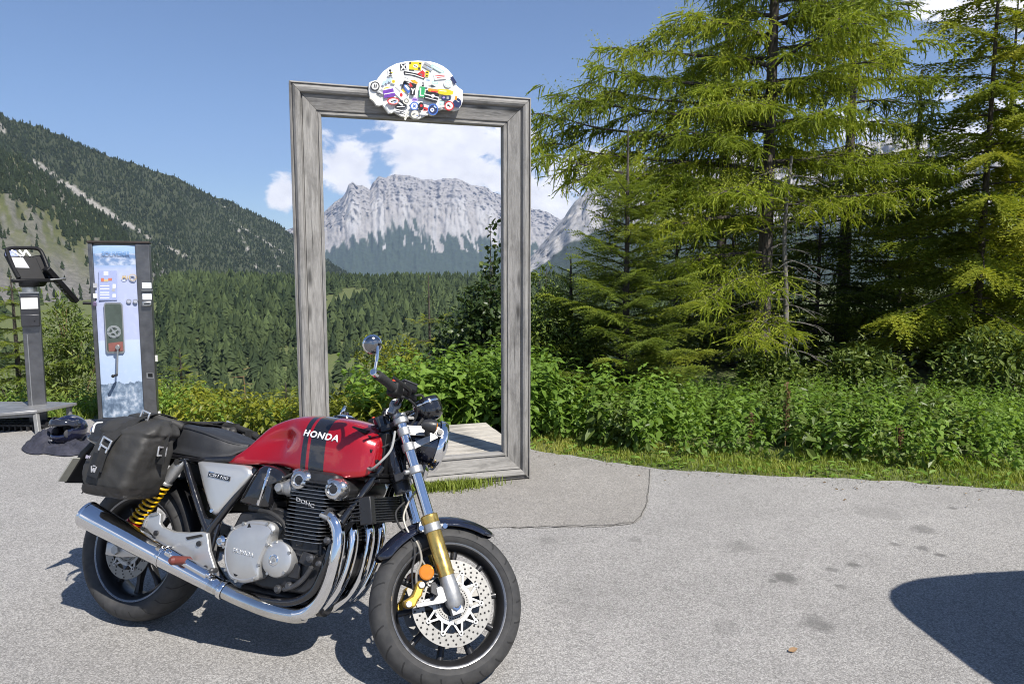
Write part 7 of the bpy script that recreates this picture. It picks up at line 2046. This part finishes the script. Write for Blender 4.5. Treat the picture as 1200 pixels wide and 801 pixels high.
def build_cover():
    r = np.random.default_rng(77)
    T = [stem_template(8 + i % 3, 200 + i, LEAF_S, .17 + .03 * (i % 3)) for i in range(6)]
    def patch(n, xr_, dmin, dmax, hfun, size=1.0, keep=None):
        x = r.uniform(*xr_, n); d = dmin + (dmax - dmin) * r.random(n) ** .85; y = edge_y(x) + d
        m = np.ones(n, bool) if keep is None else keep(x, y, d)
        x, y, d = x[m], y[m], d[m]
        return x, y, d
    lv = Leaves()
    def nettles(x, y, h, tint):
        n = len(x); pos = np.stack([x, y, ground_z(x, y)], 1); a = r.uniform(0, 2 * pi, n); lean = r.normal(0, .20, (n, 2))
        X = np.stack([np.cos(a), np.sin(a), a * 0], 1); Z = np.stack([lean[:, 0], lean[:, 1], np.ones(n)], 1); w = r.integers(0, 6, n)
        # keep the stem along local z
        for q in range(6):
            m = w == q; tv, tf = T[q]
            Zm = Z[m] / np.linalg.norm(Z[m], axis=1, keepdims=True); Xm = X[m] - Zm * (X[m] * Zm).sum(1, keepdims=True)
            lv.place(tv, tf, pos[m], Xm, Zm, h[m], tint[m], .07)
    x, y, d = patch(3200, (.15, 9.5), .5, 3.8, None)
    h = (.36 + .16 * sstep(.5, .9, d) - .20 * sstep(1.0, 2.6, d) + .12 * sstep(2.2, .6, x)) * .92 * r.uniform(.62, 1.25, len(x)) * (1 + .25 * fbm(x * 1.3, y * 1.3, oct=2, seed=3))
    nettles(x, y, h, .40 + .28 * fbm(x * .9, y * .9, oct=3, seed=5) + .1 * sstep(.3, .6, h))
    # behind the deck and along the left edge
    x, y, d = patch(1500, (-1.4, .35), .35, 2.4, None, keep=lambda x, y, d: ((x - FL.x) * -sin(F_ANG) + (y - FL.y) * cos(F_ANG) > 1.2))
    h = r.uniform(.45, .85, len(x)); nettles(x, y, h, .42 + .25 * fbm(x * 1.2, y * 1.2, oct=3, seed=6))
    x, y, d = patch(1300, (-9, -1.3), .12, 1.5, None)
    h = r.uniform(.16, .40, len(x)); nettles(x, y, h, .45 + .25 * fbm(x, y, oct=3, seed=7))
    o = lv.build('nettle_undergrowth', NETTLE); o['kind'] = 'stuff'
    # raspberry canes and pale grass stalks that stand among the nettles
    lv = Leaves(); rasp = [stem_template(6, 260 + i, LEAF, .26) for i in range(4)]
    n = 1100; x = r.uniform(.2, 9, n); d = .5 + 1.9 * r.random(n); k = fbm(x * 1.1, d * 1.3, oct=3, seed=21) > .02; x, d = x[k], d[k]; y = edge_y(x) + d; n = len(x)
    h = r.uniform(.30, .60, n); a = r.uniform(0, 2 * pi, n); w = r.integers(0, 4, n); pos = np.stack([x, y, ground_z(x, y)], 1); tl = r.normal(0, .22, (n, 2))
    for q in range(4):
        m = w == q; Z = np.stack([tl[m, 0], tl[m, 1], np.ones(m.sum())], 1); Z /= np.linalg.norm(Z, axis=1, keepdims=True); X = np.stack([np.cos(a[m]), np.sin(a[m]), a[m] * 0], 1); X -= Z * (X * Z).sum(1, keepdims=True)
        lv.place(*rasp[q], pos[m], X, Z, h[m], .34 + .25 * fbm(x[m], y[m], oct=2, seed=22), .10)
    o = lv.build('raspberry_undergrowth', SHRUB_G); o['kind'] = 'stuff'
    lv = Leaves(); n = 620; x = r.uniform(-4.0, -1.0, n); d = .08 + 1.5 * r.random(n); k = (x > -3.4) | (x < -3.9); x, d = x[k], d[k]; y = edge_y(x) + d; n = len(x)
    h = r.uniform(.22, .50, n); a = r.uniform(0, 2 * pi, n); w = r.integers(0, 4, n); pos = np.stack([x, y, ground_z(x, y)], 1)
    for q in range(4):
        m = w == q; lv.place(*rasp[q], pos[m], np.stack([np.cos(a[m]), np.sin(a[m]), a[m] * 0], 1), np.tile([0, 0, 1.0], (m.sum(), 1)), h[m], .5 + .3 * fbm(x[m] * 2, y[m] * 2, oct=2, seed=24), .12)
    o = lv.build('yellow_undergrowth', SHRUB_Y); o['kind'] = 'stuff'
    # verge grass
    lv = Leaves(); r = np.random.default_rng(78)
    def blade(seed):
        q = np.random.default_rng(seed); b = q.uniform(.15, .7); w = .055
        P = [np.array([b * t * t, 0, t * (1 - .25 * b * t)]) for t in (0, .5, 1)]
        V = [P[0] + [0, w, 0], P[0] - [0, w, 0], P[1] + [0, w * .8, 0], P[1] - [0, w * .8, 0], P[2]]
        return np.array(V), np.array([[0, 1, 2], [1, 3, 2], [2, 3, 4]])
    BL = [blade(i) for i in range(5)]
    def tufts(x, y, h, tint, zoff=0.0):
        n = len(x); pos = np.stack([x, y, np.maximum(ground_z(x, y), -.04) + zoff], 1); a = r.uniform(0, 2 * pi, n); w = r.integers(0, 5, n)
        for q in range(5):
            m = w == q; lv.place(*BL[q], pos[m], np.stack([np.cos(a[m]), np.sin(a[m]), a[m] * 0], 1), np.tile([0, 0, 1.0], (m.sum(), 1)), h[m], tint[m], .1)
    n = 42000; x = r.uniform(.1, 9, n); d = .01 + .85 * r.random(n); y = edge_y(x) + d
    k = r.random(n) < .55 + .6 * fbm(x * 3, y * 3, oct=3, seed=12) + .3 * sstep(.1, .4, d); x, y, d = x[k], y[k], d[k]
    tufts(x, y, r.uniform(.022, .066, len(x)) * (1 + .5 * fbm(x * 4, y * 4, oct=2, seed=13)) * (.6 + .5 * sstep(0, .3, d)), .72 + .45 * fbm(x * 2.5, y * 2.5, oct=3, seed=14))
    n = 5000; x = r.uniform(-9, -.3, n); d = -.02 + .6 * r.random(n); y = edge_y(x) + d
    inside = ((x - FL.x) * -sin(F_ANG) + (y - FL.y) * cos(F_ANG) > 1.18) | (x < -1.5); x, y = x[inside], y[inside]
    tufts(x, y, r.uniform(.04, .13, len(x)), .45 + .3 * fbm(x * 2, y * 2, oct=2, seed=15))
    o = lv.build('verge_grass', GRASS); o['kind'] = 'stuff'
    # broad-leaved weeds in the verge
    lv = Leaves(); n = 1500; x = r.uniform(.1, 9, n); d = .03 + .75 * r.random(n); y = edge_y(x) + d; a = r.uniform(0, 2 * pi, n)
    lv.place(*LEAF, np.stack([x, y, np.maximum(ground_z(x, y), -.04) + r.uniform(0, .05, n)], 1), np.stack([np.cos(a), np.sin(a), r.uniform(.1, .6, n)], 1), np.tile([0, 0, 1.0], (n, 1)) + r.normal(0, .3, (n, 3)), r.uniform(.03, .08, n), .5)
    o = lv.build('verge_weeds', NETTLE); o['kind'] = 'stuff'
    # grass growing at the foot of the frame
    lv = Leaves(); n = 900; e = np.array([cos(F_ANG), sin(F_ANG)]); nn = np.array([-sin(F_ANG), cos(F_ANG)])
    s = np.concatenate([r.normal(.95, .16, n), r.uniform(-.1, 1.3, 300)]); t = -.02 - np.abs(r.normal(0, .05, len(s)))
    x = FL.x + e[0] * s + nn[0] * t; y = FL.y + e[1] * s + nn[1] * t
    a = r.uniform(0, 2 * pi, len(x)); w = r.integers(0, 5, len(x)); pos = np.stack([x, y, np.full(len(x), .004)], 1)
    for q in range(5):
        m = w == q; lv.place(*BL[q], pos[m], np.stack([np.cos(a[m]), np.sin(a[m]), a[m] * 0], 1), np.tile([0, 0, 1.0], (m.sum(), 1)), r.uniform(.03, .09, m.sum()), .5, .15)
    o = lv.build('frame_foot_grass', GRASS); o['kind'] = 'stuff'
    # reddish dock stalks in the nettles
    for i, (px, py) in enumerate(((925, 470), (883, 505), (1060, 520))):
        Y = float(edge_y(place_x(px, 6.0))) + .75; X = place_x(px, Y); zt = z_at(py - 12, Y) + .06
        root = empty('dock_stalk', (X, Y, gz(X, Y))); tag(root, ['tall rusty dock stalk above the nettles below the larch', 'rusty dock stalk low in the nettles left of the tall stalk', 'small rusty dock stalk at the front of the nettles'][i], 'plant', 'rusty dock stalks')
        lv = Leaves(); H = zt - gz(X, Y); k = 160; z = H * r.uniform(.35, 1, k); a = r.uniform(0, 2 * pi, k)
        lv.place(*LEAF_S, np.stack([r.normal(0, .012, k), r.normal(0, .012, k), z], 1), np.stack([np.cos(a), np.sin(a), r.uniform(.2, 1, k)], 1), np.tile([0, 0, 1.0], (k, 1)), r.uniform(.02, .04, k), .5)
        lv.build('seed_head', mat_leaf('rusty seeds', (.085, .05, .025), (.15, .09, .045), None, .2), root)
        trunk_mesh('stem', [(0, 0, -.02), (0, .005, H * .5), (0, 0, H)], .005, .002, BARK_O, root, 6)
build_cover()
# loose grit swept against the verge, the crack and the frame
def build_grit():
    r = np.random.default_rng(91); n = 1500
    x = np.concatenate([r.uniform(.1, 8, 900), r.uniform(-5, -1.3, 250), r.uniform(-3, 6, 350)]); y = np.concatenate([edge_y(x[:900]) - np.abs(r.normal(0, .10, 900)), edge_y(x[900:1150]) - np.abs(r.normal(0, .08, 250)), r.uniform(1.6, 5.0, 350)])
    V = np.array([[1, 0, 0], [-.5, .8, 0], [-.6, -.7, 0], [.1, 0, .8], [.5, .6, .4]], float) * .5; F = np.array([[0, 1, 3], [1, 2, 3], [2, 0, 3], [0, 4, 1]])
    lv = Leaves(); a = r.uniform(0, 2 * pi, len(x)); s_ = r.uniform(.004, .014, len(x)); s_[1150:] *= .55
    lv.place(V, F, np.stack([x, y, np.full(len(x), .005)], 1), np.stack([np.cos(a), np.sin(a), a * 0], 1), np.tile([0, 0, 1.0], (len(x), 1)) + r.normal(0, .2, (len(x), 3)), s_, .5, .2)
    t = NT('loose stones'); at = t.n('Attribute'); at.attribute_name = 'tint'; t.bsdf(Base_Color=t.ramp(at.outputs['Fac'], [(0.1, (.10, .095, .085)), (.5, (.26, .25, .23)), (.9, (.46, .44, .40))]), Roughness=.9)
    o = lv.build('loose_grit', t.m); o['kind'] = 'stuff'
    lv = Leaves(); n = 130; x = r.uniform(.2, 7, n); y = edge_y(x) - np.abs(r.normal(0, .22, n)); a = r.uniform(0, 2 * pi, n)
    lv.place(*LEAF, np.stack([x, y, np.full(n, .008)], 1), np.stack([np.cos(a), np.sin(a), r.uniform(-.1, .3, n)], 1), np.tile([0, 0, 1.0], (n, 1)) + r.normal(0, .3, (n, 3)), r.uniform(.012, .03, n), .5, .25)
    o = lv.build('leaf_litter', mat_leaf('withered leaves', (.06, .035, .015), (.20, .13, .06), (.36, .28, .14), .2)); o['kind'] = 'stuff'
build_grit()
# a fallen leaf on the asphalt
p = on_ground(929, 760, .012)
b = MB(); b.add([(-.022, 0, .004), (-.008, .010, .010), (-.008, -.011, .002), (.010, .008, .012), (.010, -.009, .004), (.026, .002, .008), (0, 0, .001)], [(0, 6, 1), (0, 2, 6), (1, 6, 3), (2, 4, 6), (6, 5, 3), (6, 4, 5)])
o = b.build('fallen_leaf', simple('dry leaf', (.26, .16, .08), .8, var=.3)); o.location = (p.x, p.y, .004); o.rotation_euler = (0, 0, .3)
tag(o, 'single dry brown leaf lying on the open asphalt', 'leaf')

# =================================================================== CAR OUTSIDE THE RIGHT EDGE (its shadow lies on the asphalt)
def build_car():
    root = empty('parked_car', (2.53, 2.06, 0), radians(5))
    tag(root, 'dark estate car parked just right of the view, its rounded tail shading the asphalt', 'car')
    paint = simple('dark grey car paint', (.03, .032, .036), .2, .3, coat=1)
    # tail to the left at x=0, nose at x=4.3
    def sec(x, hw, zb, zs, zt, tw):
        P = [(hw * .9, zb), (hw, zb + .12), (hw, zs - .08), (hw * .965, zs), (tw, zt - .06), (tw * .93, zt - .015), (tw * .7, zt)]
        return [V3((x, -a, b_)) for a, b_ in P] + [V3((x, a, b_)) for a, b_ in P[::-1]]
    S = [(.0, .36, .44, .94, 1.36, .18), (.01, .46, .42, .95, 1.41, .27), (.03, .56, .38, .955, 1.44, .36), (.07, .64, .34, .96, 1.46, .44), (.13, .71, .30, .96, 1.475, .51), (.22, .78, .28, .96, 1.485, .565), (.34, .82, .26, .96, 1.495, .60), (.50, .845, .25, .96, 1.50, .62), (.9, .86, .22, .95, 1.51, .64), (1.6, .87, .22, .94, 1.51, .64), (2.1, .87, .22, .93, 1.46, .63), (2.5, .87, .22, .92, 1.22, .64), (2.95, .87, .22, .91, .98, .70), (3.8, .85, .24, .82, .88, .70), (4.2, .76, .28, .72, .78, .6), (4.3, .62, .34, .62, .70, .5)]
    MB().loft([sec(*s) for s in S]).build('body', paint, root, angle=50)
    gl = simple('car window glass', (.01, .012, .014), .05, 0)
    for s in (-1, 1):
        for x0, x1, cut in ((.55, 1.15, .08), (1.22, 1.85, 0), (1.92, 2.35, -.25)):
            def pt(x, z):
                f = (z - .95) / .5; return V3((x, s * (.848 - .205 * f), z))
            MB().prism([pt(x0, .99), pt(x1 + (.15 if cut < 0 else 0), .99), pt(x1 + min(cut, 0) * .6, 1.38), pt(x0 + max(cut, 0), 1.38)], (0, s * .006, 0)).build('window', gl, root)
        for x in (.85, 3.45):
            w = MB().lathe([(.20, -.10), (.29, -.10), (.315, -.07), (.315, .07), (.29, .10), (.20, .10)], (x, s * .80, .315), (0, 1, 0), 28).build('wheel', TYRE, root)
            MB().lathe([(.001, s * .085), (.18, s * .095), (.205, s * .10), (.205, 0)], (x, s * .80, .315), (0, 1, 0), 20).build('rim', ALU, w)
        MB().box((4.18, s * .55, .66), (.10, .24, .10)).build('headlight', simple('headlight glass', (.55, .58, .62), .04, .3, coat=1), root, bevel=.02)
        MB().box((.10, s * .64, .90), (.10, .12, .22)).build('tail_light', REDLENS, root, bevel=.015)
    MB().prism([V3((.0, -.40, 1.02)), V3((.0, .40, 1.02)), V3((.035, .34, 1.36)), V3((.035, -.34, 1.36))], (.04, 0, 0)).build('rear_window', gl, root)
    MB().box((4.29, 0, .45), (.06, .9, .14)).build('grille', BLACK, root)
build_car()
